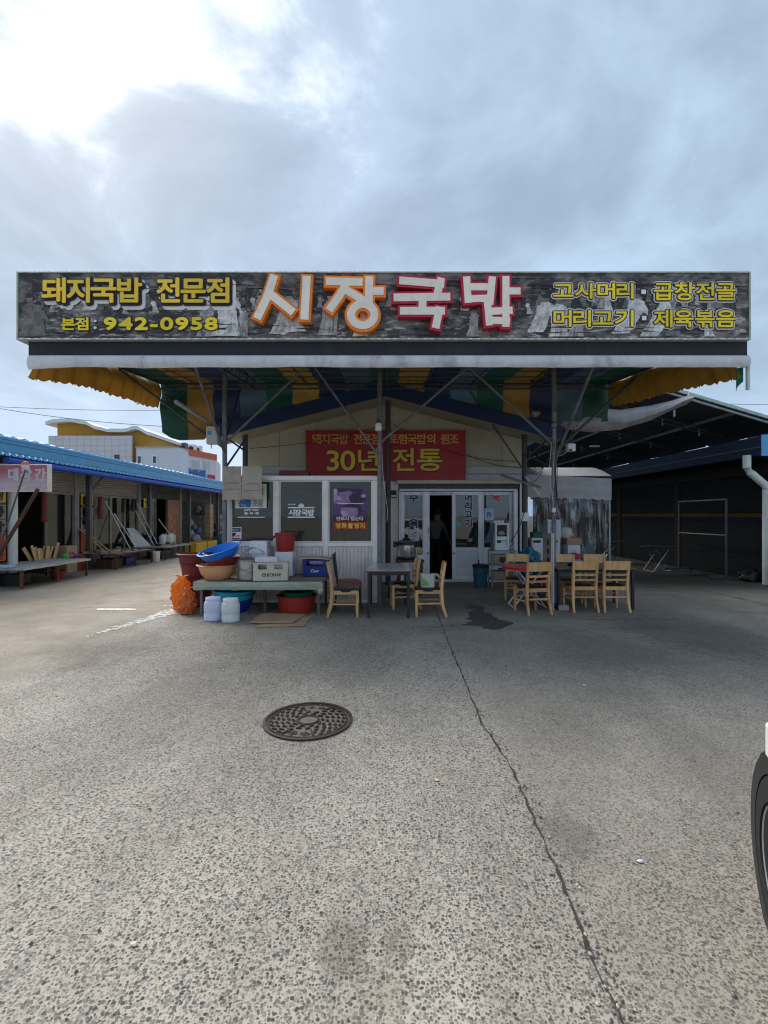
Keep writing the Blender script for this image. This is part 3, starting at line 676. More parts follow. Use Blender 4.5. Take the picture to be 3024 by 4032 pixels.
# steelwork
FP, RPY = 8.70, 11.2
post_steel = mat('weathered_post_steel', (.17, .18, .19), .5, .4, .3, 7, bump=.08, grime=.5, gcol=(.10, .08, .06), gs=3)
for x, z1 in ((-2.885, 4.4), (-.09, 4.4), (3.05, 4.4)): MB().tube([(x, FP, 0), (x, FP, 1.4), (x, FP, z1)], .043, 12).build('post', post_steel, can, smooth=True)
for x in (-3.24, .075, 3.24):
    MB().tube([(x, RPY if x != -3.24 else RPY, 0), (x, RPY, 4.58)], .062, 12).build('post', dark_steel, can, smooth=True)
def pipe(name, a, b, r=.024, m=dark_steel): MB().tube([a, b], r, 8).build(name, m, can, smooth=True)
pipe('beam', (-4.9, 6.98, 4.14), (4.9, 6.98, 4.14), .035); pipe('beam', (-4.9, 10.72, 4.52), (4.9, 10.72, 4.52), .03); pipe('beam', (-4.9, 8.7, 4.33), (4.9, 8.7, 4.33), .035)
for x in (-4.95, 4.95): pipe('beam', (x, 6.98, 4.17), (x, 10.7, 4.53), .03)
for x, gm in ((-2.885, galv), (-.09, galv), (3.05, galv)): pass
pipe('brace', (-2.885, 8.66, 2.75), (-2.86, 6.98, 4.12), .026, post_steel); pipe('brace', (-2.86, 8.70, 2.92), (-1.40, 8.70, 4.30), .024, post_steel)
pipe('brace', (-.11, 8.70, 2.68), (-1.28, 8.70, 4.30), .024, post_steel); pipe('brace', (-.06, 8.70, 2.93), (1.52, 8.70, 4.30), .024, post_steel)
pipe('brace', (3.02, 8.70, 2.90), (1.50, 8.72, 4.30), .026, post_steel); pipe('brace', (3.06, 8.66, 2.60), (3.16, 6.98, 4.12), .026, post_steel)
pipe('brace', (-2.89, 8.74, 2.8), (-4.9, 8.9, 4.3), .02); pipe('brace', (-2.88, 8.74, 3.0), (-3.2, 10.7, 4.4), .02); pipe('brace', (-3.24, 11.15, 3.1), (-4.9, 10.75, 4.3), .022)
pipe('brace', (3.08, 8.72, 2.75), (4.85, 9.3, 4.28), .024); pipe('brace', (3.22, 11.15, 2.9), (4.8, 10.8, 4.25), .022); pipe('brace', (3.24, 11.15, 2.6), (1.9, 10.8, 4.4), .02)
pipe('brace', (3.0, 8.75, 2.5), (3.24, 11.1, 3.0), .02); pipe('brace', (-2.86, 8.74, 2.5), (-3.2, 11.15, 3.4), .02)
def truss(x0, y0, x1, y1, zt0, zt1, dep, waves, name='truss'):
    a = Vector((x0, y0, zt0)); b = Vector((x1, y1, zt1)); dn = Vector((0, 0, -dep))
    tr = MB().tube([a, b], .02, 6).build('truss_chord', dark_steel, can, smooth=True); MB().tube([a + dn, b + dn], .02, 6).build('truss_chord', dark_steel, can, smooth=True)
    MB().tube([a.lerp(b, i / (waves * 8)) + dn * (.5 - .5 * math.cos(i / 8 * 2 * math.pi)) for i in range(waves * 8 + 1)], .011, 5).build('truss_web', dark_steel, can, smooth=True)
truss(-4.9, 10.42, 4.9, 10.42, 4.54, 4.54, .20, 16)
for x in (-2.9, -.05, 3.05): truss(x + .1, 7.0, x + .1, 10.4, 4.18, 4.52, .18, 7)
for x in (-4.1, -1.7, -.85, .9, 1.9, 4.1): pipe('purlin', (x, 6.98, 4.20 - .05), (x, 10.7, 4.53 - .03), .014)
for y in (7.6, 8.2, 9.3, 9.9): pipe('purlin', (-4.9, y, 4.6 - .1 * (CB - y) - .07), (4.9, y, 4.6 - .1 * (CB - y) - .07), .014)
# cables and the white jar lamp, camera, boxes on the posts
def sagline(a, b, sag, n=16): a, b = Vector(a), Vector(b); return [a.lerp(b, i / n) - Vector((0, 0, sag * math.sin(math.pi * i / n))) for i in range(n + 1)]
cable_m = mat('black_cable', (.015, .015, .016), .6)
for a, b, s_ in (((.1, 11.1, 3.75), (3.2, 11.6, 2.9), .25), ((-3.2, 11.5, 3.2), (.05, 11.1, 3.7), .1), ((1.9, 11.6, 3.1), (3.4, 11.6, 2.75), .1), ((3.05, 8.6, 3.5), (3.26, 11.1, 2.6), .15)):
    tag(MB().tube(sagline(a, b, s_), .007, 5).build('cable', cable_m, can, smooth=True))
for zc in (2.05, 1.92, 1.62, 3.15, 3.25): MB().tube([(3.05 + .047 * math.cos(i * .7), FP + .047 * math.sin(i * .7), zc + .004 * i % 9) for i in range(10)], .008, 5).build('tape_band', black, can)
MB().tube([(3.09, FP - .03, 3.2), (3.10, FP - .04, 2.5), (3.085, FP - .03, 1.9)], .006, 5).build('cable', cable_m, can)
MB().tube([(-.055, FP - .04, 2.8), (-.03, FP - .05, 2.3), (.05, FP - .04, 1.7), (.04, FP - .03, 1.5)], .005, 5).build('cable', mat('white_cord', (.6, .6, .58), .5), can)
for k in range(9):
    a_ = (3.05 + random.uniform(-.05, .05), FP + random.uniform(-.05, .02), random.uniform(2.3, 3.1)); b_ = random.choice(((3.24, 11.1, 2.4), (3.24, 11.1, 3.0), (2.6, 8.7, 3.6), (3.9, 9.5, 3.7), (3.3, 11.5, 2.75), (4.4, 10.6, 3.4)))
    MB().tube(sagline(a_, b_, random.uniform(.05, .35)), random.uniform(.004, .008), 5).build('cable', cable_m if k % 3 else galv, can, smooth=True)
for k in range(4):
    x_ = random.uniform(2.98, 3.12); MB().tube([(x_, FP - .05, 2.9), (x_ + random.uniform(-.05, .08), FP - .06, 2.4), (x_ + random.uniform(-.06, .06), FP - .05, 1.9 - .15 * k)], .005, 5).build('cable', cable_m if k % 2 else mat('white_cord', (.6, .6, .58), .5), can, smooth=True)
pipe('brace', (3.12, 9.6, 2.15), (2.75, 11.4, 2.55), .03, mat('grey_pvc', (.33, .33, .34), .5)); pipe('brace', (3.5, 10.9, 2.05), (3.25, 11.15, 2.5), .022, white_plastic)
lamp = thing('jar_lamp', 'white jar shaped lamp fixed to the middle canopy post', 'lamp', (-.09, 8.64, 3.15))
jar_p = at(1490, 1698, 8.62)
MB().lathe([(.0, 0), (.045, 0), (.062, .02), (.062, .11), (.05, .135), (.05, .14), (0, .14)], jar_p, 20).build('jar', mat('milky_glass', (.72, .72, .70), .3), lamp, smooth=True)
MB().lathe([(.0, .14), (.035, .14), (.035, .20), (.02, .22), (0, .22)], jar_p, 16).build('socket', dark_steel, lamp, smooth=True)
mbx = thing('meter_cabinet', 'pale grey electrical cabinet with blue sticker strapped to a canopy post', 'cabinet', at(838, 1748, 8.6))
MB().box(at(811, 1748, 8.58), at(865, 1682, 8.70)).build('body', mat('pale_grey_cabinet', (.48, .49, .48), .45, 0, .06, grime=.3), mbx, bevel=.012)
MB().box(at(816, 1712, 8.575), at(832, 1696, 8.578)).build('sticker', mat('cyan_sticker', (.04, .30, .45), .5), mbx)
MB().tube([at(832, 1749, 8.62), at(832, 1766, 8.62)], .008, 6).build('cable_gland', blue_print, mbx)
pv = at(697, 1580, 7.6)
tag(MB().tube([at(692, 1582, 7.75), at(812, 1655, 8.6)], .035, 12).build('grey_pipe', mat('grey_pvc', (.33, .33, .34), .5), smooth=True), 'grey plastic pipe end slung under the striped tarpaulin', 'pipe')
cctv = thing('security_camera', 'small white security camera on an arm beside the canopy post', 'camera', at(2247, 1770, 8.7))
MB().box(at(2238, 1776, 8.55), at(2256, 1750, 8.68)).build('housing', white_plastic, cctv, bevel=.01)
MB().lathe([(0, 0), (.022, 0), (.022, .01), (0, .012)], at(2247, 1772, 8.545), 14, Matrix.Rotation(R(90), 3, 'X')).build('lens', black, cctv)
MB().tube([at(2247, 1765, 8.66), at(2215, 1790, 8.7), at(2180, 1800, 8.7)], .014, 6).build('arm', galv, cctv)
tag(MB().box(at(2183 - 8, 2018, 8.62), at(2183 + 2, 2000, 8.66)).build('junction_box', white_plastic, can, bevel=.004))
MB().box(at(2052, 2052, 11.10), at(2080, 2018, 11.14)).build('switch_box', white_plastic, can, bevel=.006)

# ------------------------------------------------------------------ big fascia sign
sign = thing('fascia_sign', 'long dark fascia sign printed with an old market crowd and large raised letters', 'sign', (0, SY, sz_(1335)))
sx0, sx1, sz0, sz1 = sx_(72), sx_(2950), sz_(1333), sz_(1074)
t = NT('old_photo_print')
pz = t.n('ShaderNodeSeparateXYZ'); t.l(t.pos, pz.inputs[0])
na = t.noise(3.2, 6, .62, (1, 1, 1.6)); nb = t.noise(9, 5, .65, (.6, 1, 2.2), 3); nc = t.noise(26, 4, .7, (1, 1, 1), 8)
base = t.mix(t.map(na, .44, .66), (.035, .031, .032), (.22, .20, .19))
base = t.mix(t.math('MULTIPLY', t.map(nb, .52, .66), t.map(pz.outputs[2], 4.2, 4.9, 1, .25)), base, (.46, .45, .44))
base = t.mix(t.map(nc, .60, .74, 0, .55), base, (.025, .024, .028))
base = t.mix(t.math('MULTIPLY', t.map(t.noise(6, 3, .5, (.12, 1, 5), 12), .5, .62), t.map(pz.outputs[2], 4.15, 4.42, .5, 0)), base, (.13, .11, .10))
print_m = t.done(t.bsdf(base, .45, 0, .35))
MB().box((sx0, SY, sz0), (sx1, SY + .2, sz1)).build('panel', print_m, sign)
edge = mat('pale_green_sign_edge', (.42, .47, .42), .5, .1, .2, 9, grime=.5, gcol=(.18, .17, .15), gs=6)
frame_rect('frame', sx_(67), sx_(2954), sz_(1339), sz_(1070), SY - .018, .022, .23, edge, sign)
for i in range(96):
    x = sx0 + .06 + (sx1 - sx0 - .12) * i / 95
    if random.random() < .82: MB().box((x - .034, SY - .0225, sz_(1338)), (x + .03 * random.uniform(.2, 1), SY - .0185, sz_(1334.2))).build('lacing', white_print, sign)
# printed figures of the crowd: flat ink shapes
fig = MB(); whites = [mat('photo_white_%d' % i, (v, v * .99, v * .98), .5, 0, .55, 11) for i, v in enumerate((.62, .36, .16))]; darks = mat('photo_black', (.028, .027, .030), .5, 0, .4, 18)
layer = [0]
def flat(pts, sl_):
    layer[0] += 1; yy = SY - .002 - layer[0] * .000012
    P = [(min(max(x, sx0 + .02), sx1 - .02), yy, min(max(z, sz0 + .025), sz1 - .03)) for x, z in pts]; fig.slot(sl_).poly(P)
def figure(x, z, h, tone, lean=0.0):
    _f = flat
    def flat_(pts, sl_):
        Q = []
        for a, b in zip(pts, pts[1:] + pts[:1]):
            for i in range(4):
                x_, z_ = a[0] + (b[0] - a[0]) * i / 4, a[1] + (b[1] - a[1]) * i / 4; k_ = .045 * h
                Q.append((x_ + k_ * mnoise.noise(Vector((x_ * 30, z_ * 30, 1))), z_ + k_ * mnoise.noise(Vector((x_ * 30, z_ * 30, 7)))))
        _f(Q, sl_)
    wd = h * random.uniform(.20, .30); j = lambda q: random.uniform(-q, q) * h
    flat_([(x - wd * .9 + j(.03), z), (x + wd * .9 + j(.05), z), (x + wd * .62 + lean, z + h * .48), (x + wd * .75 + lean + j(.03), z + h * .74), (x + wd * .2 + lean, z + h * .82), (x - wd * .35 + lean, z + h * .80), (x - wd * .72 + lean, z + h * .66), (x - wd * .55 + lean * .5, z + h * .4)], tone)
    for _ in range(4):
        a = x + random.uniform(-.7, .5) * wd; flat([(a, z + h * .05), (a + h * .025, z + h * .05), (a + lean * .6 + h * .03 + j(.03), z + h * random.uniform(.35, .6))], min(tone + 1, 2))
    if random.random() < .6: flat_([(x + wd * .6 + lean, z + h * .72), (x + wd * 1.2 + lean + j(.1), z + h * random.uniform(.4, .6)), (x + wd * 1.05 + lean, z + h * .40), (x + wd * .5 + lean, z + h * .6)], tone)
    hx, hz = x + lean * 1.1 + j(.02), z + h * .90; r = h * .085
    flat([(hx + r * math.cos(a * .7854), hz + r * 1.2 * math.sin(a * .7854)) for a in range(8)], 2 if random.random() < .6 else 1)
    flat([(hx + r * 1.12 * math.cos(a * .449), hz + r * .15 + r * 1.25 * math.sin(a * .449)) for a in range(8)], 3)
random.seed(21)
for i in range(110):
    x = random.uniform(sx0 + .1, sx1 - .1); d_ = random.random()
    figure(x, sz0 + .40 + random.uniform(-.12, .14) * (1 - d_), random.uniform(.14, .30), random.choice((0, 1, 1, 2, 2, 2, 3, 3, 3)), random.uniform(-.05, .05))
for px_, h, tn, ln in ((110, .62, 2, .03), (150, .5, 2, 0), (800, .60, 1, .05), (890, .70, 0, .02), (960, .45, 1, 0), (1100, .62, 0, .12), (1170, .55, 0, -.1), (1290, .6, 1, .04), (1420, .48, 0, .08), (1860, .42, 1, .02), (2110, .52, 0, .12), (2200, .58, 0, .0), (2260, .46, 1, .05), (2440, .6, 0, .22), (2540, .66, 0, .26), (2640, .45, 2, .1), (2800, .40, 0, -.1)):
    figure(sx_(px_), sz0 + random.uniform(-.02, .08), h, tn, ln)
for i in range(40):
    x = random.uniform(sx0 + .1, sx1 - .4); z = sz0 + random.uniform(.03, .2); flat([(x, z), (x + random.uniform(.2, .7), z + random.uniform(-.02, .02)), (x + random.uniform(.1, .5), z + random.uniform(.01, .03))], random.choice((2, 3, 3)))
for i in range(18):
    x = random.uniform(sx0 + .3, sx1 - .6); z = sz1 - random.uniform(.05, .2); flat([(x, z), (x + random.uniform(.4, 1.2), z - random.uniform(.0, .06)), (x + random.uniform(.4, 1.1), z - .015 - random.uniform(.0, .06)), (x, z - .02)], random.choice((2, 3)))
random.seed(9)
fg = fig.build('crowd_print', [*whites, darks], sign, fix=False); fg['kind'] = 'stuff'
# raised letters
cream_face = mat('cream_letter_face', (.92, .84, .74), .45, 0, .05, 3, grime=.2, gcol=(.42, .36, .28), gs=8)
SGN = SY - .004
def cpt(cx, cy): p = at(950 + cx * .6932, 1042 + cy * .6932, SY - .11); return Vector((p.x, SGN, p.z))
PXM = (SY - .11) / F * .6932                      # metres per unit of the letter drawing
def stroke(mb, pts, wd, y, depth=None, ext=0.0, closed=False):
    P = [cpt(*p) for p in pts]
    for i, (a, b) in enumerate(zip(P, P[1:])):
        tdir = (b - a).normalized(); sd = Vector((-tdir.z, 0, tdir.x)) * (wd / 2 * PXM); e = tdir * ((ext) * PXM)
        q = [a - e + sd, b + e + sd, b + e - sd, a - e - sd]; mb.poly([(p.x, y, p.z) for p in q], (0, depth, 0) if depth else None)
def ring(mb, c_, ra, rb, wd, y, depth, n=36):
    c_ = cpt(*c_)
    for i in range(n):
        a0, a1 = 2 * math.pi * i / n, 2 * math.pi * (i + 1) / n
        q = [(c_.x + (ra + s_ * wd / 2) * PXM * math.cos(a), y, c_.z + (rb + s_ * wd / 2) * PXM * math.sin(a)) for a, s_ in ((a0, 1), (a1, 1), (a1, -1), (a0, -1))]
        mb.poly(q, (0, depth, 0) if depth else None)
LET = {'시': [[(183, 78), (148, 185), (97, 292)], [(160, 165), (283, 262)], [(372, 84), (360, 296)]],
       '장': [[(498, 96), (672, 100)], [(600, 104), (560, 175), (508, 248)], [(585, 140), (712, 215)], [(727, 86), (724, 230)], [(724, 152), (792, 152)]],
       '국': [[(914, 92), (1136, 110)], [(1132, 92), (1108, 186)], [(882, 188), (1170, 184)], [(1030, 186), (1028, 262)], [(918, 264), (1140, 264)], [(1124, 258), (1106, 346)]],
       '밥': [[(1280, 84), (1288, 204)], [(1424, 84), (1412, 214)], [(1282, 128), (1420, 128)], [(1288, 196), (1414, 192)], [(1502, 82), (1502, 340)], [(1502, 152), (1570, 152)], [(1398, 226), (1408, 332)], [(1400, 268), (1525, 262)], [(1408, 318), (1510, 322)]]}
WID = {'시': 46, '장': 44, '국': 44, '밥': 40}
RED_E = mat('raised_letter_red', (.48, .015, .045), .45, 0, .1); ORA_E = mat('raised_letter_orange', (.88, .24, .02), .45, 0, .1)
for ch, ol in (('시', ORA_E), ('장', ORA_E), ('국', RED_E), ('밥', RED_E)):
    body = MB(); face = MB()
    for k, st_ in enumerate([s2 for st_ in LET[ch] for s2 in zip(st_, st_[1:])]):
        stroke(body, st_, WID[ch] + 24, SGN - .105 - .0007 * k, .10 + .0007 * k, WID[ch] / 2 + 12 - 5)
        stroke(face, st_, WID[ch], SGN - .1165 - .0007 * k, .006, WID[ch] / 2 - 5)
    if ch == '장':
        ring(body, (690, 286), 66, 60, 74, SGN - .1090, .10); ring(face, (690, 286), 66, 60, 46, SGN - .1215, .006)
    lt = body.build('letter', ol, sign); face.build('letter_face', cream_face, lt)
# flat cut lettering with outlines
ochre = mat('ochre_letter', (.88, .60, .04), .45, 0, .08); yel_l = mat('yellow_letter', (.92, .70, .02), .45, 0, .08)
def sgtext(s_, x0, x1, yt, yb, mats, grow, bold, each=True, **kw):
    return lettering('letter', s_, (sx_(x0), SY, sz_(yb)), (sx_(x1), SY, sz_(yt)), mats, sign, grow, .012, bold, each=each, **kw)
for s_, a, b in (('돼지국밥', 178, 566), ('전문점', 627, 906)):
    lettering('letter_backing', s_, (sx_(a) + .035, SY, sz_(1197) - .04), (sx_(b) + .035, SY, sz_(1104) - .04), [white_print], sign, ((.035, 0),), .012, .015, gap=.07)
    sgtext(s_, a, b, 1104, 1197, [ink, ochre], ((.030, .012), (0, .05)), .011, gap=.07, relief=1)
sgtext('본점', 246, 351, 1254, 1301, [ink, yel_l], ((.013, .002), (0, .012)), .006, gap=.05); sgtext(':', 373, 384, 1262, 1298, [ink, white_print], ((.012, .002), (0, .012)), .004)
sgtext('942-0958', 415, 857, 1254, 1300, [ink, yel_l], ((.014, .002), (0, .012)), .011, gap=.13)
for s_, a, b, yt, yb in (('고사머리', 2178, 2490, 1118, 1178), ('곱창전골', 2572, 2890, 1116, 1184), ('머리고기', 2178, 2490, 1224, 1288), ('제육볶음', 2572, 2890, 1224, 1290)):
    sgtext(s_, a, b, yt, yb, [white_print, ink, yel_l], ((.030, .0), (.016, .006), (0, .012)), .006, gap=.09)
for px_, py_, wm in ((2532, 1151, white_print), (2534, 1254, white_print)):
    MB().box((sx_(px_ - 15), SY - .016, sz_(py_ + 15)), (sx_(px_ + 13), SY - .008, sz_(py_ - 13))).build('dot_mark', ink, sign); MB().box((sx_(px_ - 9), SY - .02, sz_(py_ + 9)), (sx_(px_ + 8), SY - .0165, sz_(py_ - 8))).build('dot_mark', wm, sign)

# ------------------------------------------------------------------ manhole cover
mc = gp(1213, 2838); iron = mat('worn_cast_iron', (.070, .055, .048), .55, .5, .35, 20, bump=.2, bs=150, grime=.4, gcol=(.10, .085, .075), gs=9)
dirt = mat('grit_between_ribs', (.155, .135, .115), .9, 0, .3, 40, bump=.4, bs=200)
man = thing('manhole_cover', 'round cast iron manhole cover set flush in the pebbled concrete', 'manhole cover', mc, R(-8))
RM = .345
MB().lathe([(0, .004), (RM - .01, .004)], (0, 0, 0), 48, caps=False).build('plate', dirt, man, local=True)
MB().lathe([(RM + .0, .003), (RM + .0, .014), (RM - .024, .016), (RM - .026, .004)], (0, 0, 0), 56, caps=False).build('rim', iron, man, local=True, smooth=True)
MB().lathe([(RM - .036, .004), (RM - .038, .012), (RM - .050, .012), (RM - .052, .004)], (0, 0, 0), 56, caps=False).build('lid_edge', iron, man, local=True, smooth=True)
MB().lathe([(.0725, .0041), (.0725, .013), (.088, .013), (.088, .0041)], (0, 0, 0), 32, caps=False).build('centre_ring', iron, man, local=True, smooth=True)
mb = MB()
for r_, n_, ph in ((.110, 10, .2), (.150, 14, 0), (.192, 18, .1), (.234, 22, .05), (.272, 26, 0)):
    for i in range(n_):
        a = 6.2832 * (i + ph) / n_
        if abs(math.cos(a)) < .40 and r_ > .19: continue
        for half in (0, 1):
            a1 = a + 6.2832 / n_ * .40
            p0 = Vector((r_ * math.cos(a), r_ * math.sin(a), .009)); p1 = Vector(((r_ - .017 if half else r_ + .017) * math.cos(a1 if half else a), (r_ - .017 if half else r_ + .017) * math.sin(a1 if half else a), .009))
            if half: p1 = Vector((r_ * math.cos(a1), r_ * math.sin(a1), .009))
            mb.bar([p0, p1], .015, .011)
rb = mb.build('tread_ribs', iron, man, local=True); rb['kind'] = 'stuff'
for sgn in (1, -1):
    for a in (R(90 * sgn) - .42, R(90 * sgn) + .42):
        MB().bar([(.19 * math.cos(a), .19 * math.sin(a), .0092), (.285 * math.cos(a), .285 * math.sin(a), .0092)], .012, .011).build('rib', iron, man, local=True)
lettering('lettering', '우수', (-.085, -.272, .004), (.085, -.205, .004), [iron], man, ((0, 0),), .006, .004, n=(0, 0, 1), ux=(1, 0, 0), local=True, gap=.25)
lettering('lettering', '우수', (.07, .268, .004), (-.07, .215, .004), [iron], man, ((0, 0),), .006, .002, n=(0, 0, 1), ux=(1, 0, 0), local=True, gap=.25)

# ------------------------------------------------------------------ chairs
t = NT('beech_wood')
g = t.noise(14, 5, .6, (1, 1, .18)); g2 = t.noise(70, 3, .6, (1, 1, .1), 4)
oi = t.n('ShaderNodeObjectInfo')
cw = t.mix(t.map(t.math('ADD', t.math('MULTIPLY', g, .7), t.math('MULTIPLY', g2, .3)), .3, .7), (.58, .315, .115), (.80, .50, .235))
cw = t.mix(t.map(t.noise(11, 5, .7, off=3), .60, .80, 0, .55), cw, (.24, .14, .06))
cw = t.mix(1.0, cw, t.mix(oi.outputs['Random'], (.70, .66, .62), (1.08, 1.08, 1.06)), 'MULTIPLY')
beech = t.done(t.bsdf(cw, .45, 0, .4))
vinyl_black = mat('black_vinyl', (.020, .018, .018), .38, 0, .2, 8, bump=.1, bs=200, grime=.4, gcol=(.06, .055, .05), gs=9)
def make_chair(label):
    ch = thing('wooden_chair', label, 'chair', (0, 0, 0), 0, 'beech dining chairs outside the restaurant')
    for s_ in (-1, 1):
        MB().bar([(s_ * .205, -.285, 0), (s_ * .195, -.222, .18), (s_ * .19, -.205, .42), (s_ * .192, -.222, .62), (s_ * .20, -.262, .85)], .044, .050, up=(0, 1, 0), scale=[.78, .95, 1, .95, .75]).build('back_leg', beech, ch, local=True, bevel=.006)
        MB().bar([(s_ * .19, .19, 0), (s_ * .19, .19, .42)], .044, .044, up=(0, 1, 0), scale=[.75, 1]).build('front_leg', beech, ch, local=True, bevel=.005)
        MB().bar([(s_ * .19, -.19, .395), (s_ * .19, .175, .395)], .026, .062).build('seat_rail', beech, ch, local=True, bevel=.004)
        MB().bar([(s_ * .19, -.20, .215), (s_ * .19, .175, .205)], .018, .026).build('stretcher', beech, ch, local=True, bevel=.004)
    MB().bar([(-.175, -.205, .395), (.175, -.205, .395)], .026, .062).build('seat_rail', beech, ch, local=True, bevel=.004)
    MB().bar([(-.175, .19, .395), (.175, .19, .395)], .026, .062).build('seat_rail', beech, ch, local=True, bevel=.004)
    MB().bar([(-.18, -.215, .25), (.18, -.215, .25)], .018, .026).build('stretcher', beech, ch, local=True, bevel=.004)
    MB().bar([(-.18, .188, .25), (.18, .188, .25)], .018, .026).build('stretcher', beech, ch, local=True, bevel=.004)
    def curved(z0, z1, y0, bow, nm, wd=.185):
        MB().grid(lambda u, v: (-wd + 2 * wd * u, y0 - bow * math.sin(math.pi * u) - (v * (z1 - z0)) * .2, z0 + (z1 - z0) * v), 10, 2, (0, .02, 0)).build(nm, beech, ch, local=True, smooth=True)
    curved(.705, .852, -.245, .028, 'top_rail', .198); curved(.605, .640, -.225, .024, 'slat'); curved(.520, .555, -.212, .022, 'slat')
    cu = MB().grid(lambda u, v: ((u - .5) * .415 * (1 - .06 * abs(v * 2 - 1)), -.205 + .425 * v, .424 + .028 * (1 - (2 * u - 1) ** 6) * (1 - (2 * v - 1) ** 6)), 10, 10, (0, 0, -.022)).build('seat_cushion', vinyl_black, ch, local=True, smooth=True)
    return ch
c0 = make_chair('beech chair pulled up to the low stall table, seen from its side')
def put_chair(p, rz, label, first=False):
    c_ = c0 if first else copy_tree(c0)
    c_.location = p; c_.rotation_euler = (0, 0, R(rz)); c_['label'] = label; return c_
put_chair((-.64, 7.74, 0), -90 + 6, 'beech chair between the goods table and the steel topped table', True)
put_chair((.70, 7.80, 0), 90 - 3, 'beech chair with a white plastic bag on its seat')
put_chair((.32, 8.42, 0), 90 + 5, 'beech chair tucked under the far end of the steel topped table')
put_chair((2.42, 7.98, 0), 13, 'beech chair drawn up to the red round table, back turned to the street')
put_chair((2.50, 9.15, 0), 162, 'beech chair behind the red round table')
put_chair((3.30, 8.19, 0), 1, 'beech chair before the brown table, the one beside the leaning board')
put_chair((3.83, 8.20, 0), -2, 'beech chair before the brown table, at its outer corner')
put_chair((3.42, 9.02, 0), 178, 'beech chair behind the brown table near the white cartons')
put_chair((4.05, 9.05, 0), 184, 'beech chair behind the brown table, in front of the clear vinyl tent wall')
# dark chair with a reddish seat
dc = thing('dark_chair', 'dark framed chair with a brown upholstered seat beside the annex panels', 'chair', (-.62, 8.38, 0), R(-85))
dkw = mat('dark_chair_frame', (.03, .026, .024), .5)
for s_ in (-1, 1):
    MB().tube([(s_ * .19, -.25, 0), (s_ * .19, -.20, .42), (s_ * .185, -.25, .95)], .014, 8).build('back_leg', dkw, dc, local=True, smooth=True)
    MB().tube([(s_ * .19, .20, 0), (s_ * .19, .19, .42)], .014, 8).build('front_leg', dkw, dc, local=True, smooth=True)
MB().grid(lambda u, v: (-.19 + .38 * u, -.215 - .03 * math.sin(math.pi * u) - .05 * v, .55 + .38 * v), 8, 3, (0, .025, 0)).build('backrest', dkw, dc, local=True, smooth=True)
MB().grid(lambda u, v: ((u - .5) * .43, -.21 + .43 * v, .44 + .05 * (1 - (2 * u - 1) ** 6) * (1 - (2 * v - 1) ** 6)), 10, 10, (0, 0, -.04)).build('seat', mat('brown_seat_vinyl', (.24, .09, .06), .45, 0, .15, 5), dc, local=True, smooth=True)

# ------------------------------------------------------------------ tables
def four_leg(name, label, x0, x1, y0, y1, h, top_m, edge_m, leg_m, group=None, lw=.045, th=.03, grp=None):
    tb = thing(name, label, 'table', ((x0 + x1) / 2, (y0 + y1) / 2, 0), 0, group)
    MB().box((x0, y0, h - th), (x1, y1, h - .004)).build('edge_band', edge_m, tb, bevel=.004)
    MB().box((x0 + .004, y0 + .004, h - .0045), (x1 - .004, y1 - .004, h)).build('tabletop', top_m, tb)
    fr = MB().box((x0 + .03, y0 + .03, h - th - .05), (x1 - .03, y0 + .06, h - th - .001)).build('apron', leg_m, tb)
    MB().box((x0 + .03, y1 - .06, h - th - .05), (x1 - .03, y1 - .03, h - th - .001)).build('apron', leg_m, tb)
    for x in (x0 + .02, x1 - .02 - lw):
        MB().box((x + .002, y0 + .062, h - th - .05), (x + lw - .004, y1 - .062, h - th - .001)).build('apron', leg_m, tb)
        for y in (y0 + .02, y1 - .02 - lw): MB().box((x, y, 0), (x + lw, y + lw, h - th - .002)).build('leg', leg_m, tb, bevel=.003)
    return tb
steel_top = mat('brushed_table_top', (.52, .52, .52), .28, .5, .18, 5, grime=.25, gcol=(.25, .24, .23), gs=5)
brown_edge = mat('brown_edge_strip', (.15, .075, .045), .5)
four_leg('dining_table', 'square table with a shiny steel grey top on black legs', -.29, .41, 7.50, 8.70, .745, steel_top, brown_edge, mat('black_table_leg', (.022, .025, .028), .45))
brown_top = mat('brown_table_top', (.17, .105, .07), .4, 0, .25, 4, stretch=(.2, 1, 1), grime=.3, gcol=(.10, .065, .045), gs=5)
four_leg('dining_table', 'brown wood topped table with four black legs in front of the tent', 2.90, 4.24, 8.13, 8.86, .72, brown_top, brown_top, mat('black_table_leg', (.02,) * 3))
rt = thing('red_round_table', 'red plastic round folding table among the beech chairs', 'table', (2.50, 8.50, 0))
redp = mat('red_plastic', (.55, .015, .02), .3, 0, .08, 4)
MB().lathe([(0, .675), (.40, .675), (.43, .668), (.43, .70), (.42, .712), (0, .712)], (2.5, 8.5, 0), 40).build('tabletop', redp, rt, smooth=True)
for s_ in (-1, 1):
    for q in (-1, 1): MB().tube([(2.5 + q * .28, 8.5 + s_ * .18, .012), (2.5 + q * -.22, 8.5 + s_ * .18, .67)], .013, 8).build('leg', white_plastic, rt, smooth=True)
MB().tube([(2.22, 8.32, .02), (2.22, 8.68, .02)], .012, 8).build('foot_bar', white_plastic, rt, smooth=True); MB().tube([(2.78, 8.32, .02), (2.78, 8.68, .02)], .012, 8).build('foot_bar', white_plastic, rt, smooth=True)
tr_ = tag(MB().lathe([(0, 0), (.11, 0), (.13, .05), (.12, .055), (.10, .01), (0, .01)], (3.36, 8.45, .722), 24, sx=1.3).build('blue_tray', mat('dark_blue_plastic', (.02, .025, .10), .4), smooth=True), 'dark blue plastic tray lying on the brown table', 'tray')

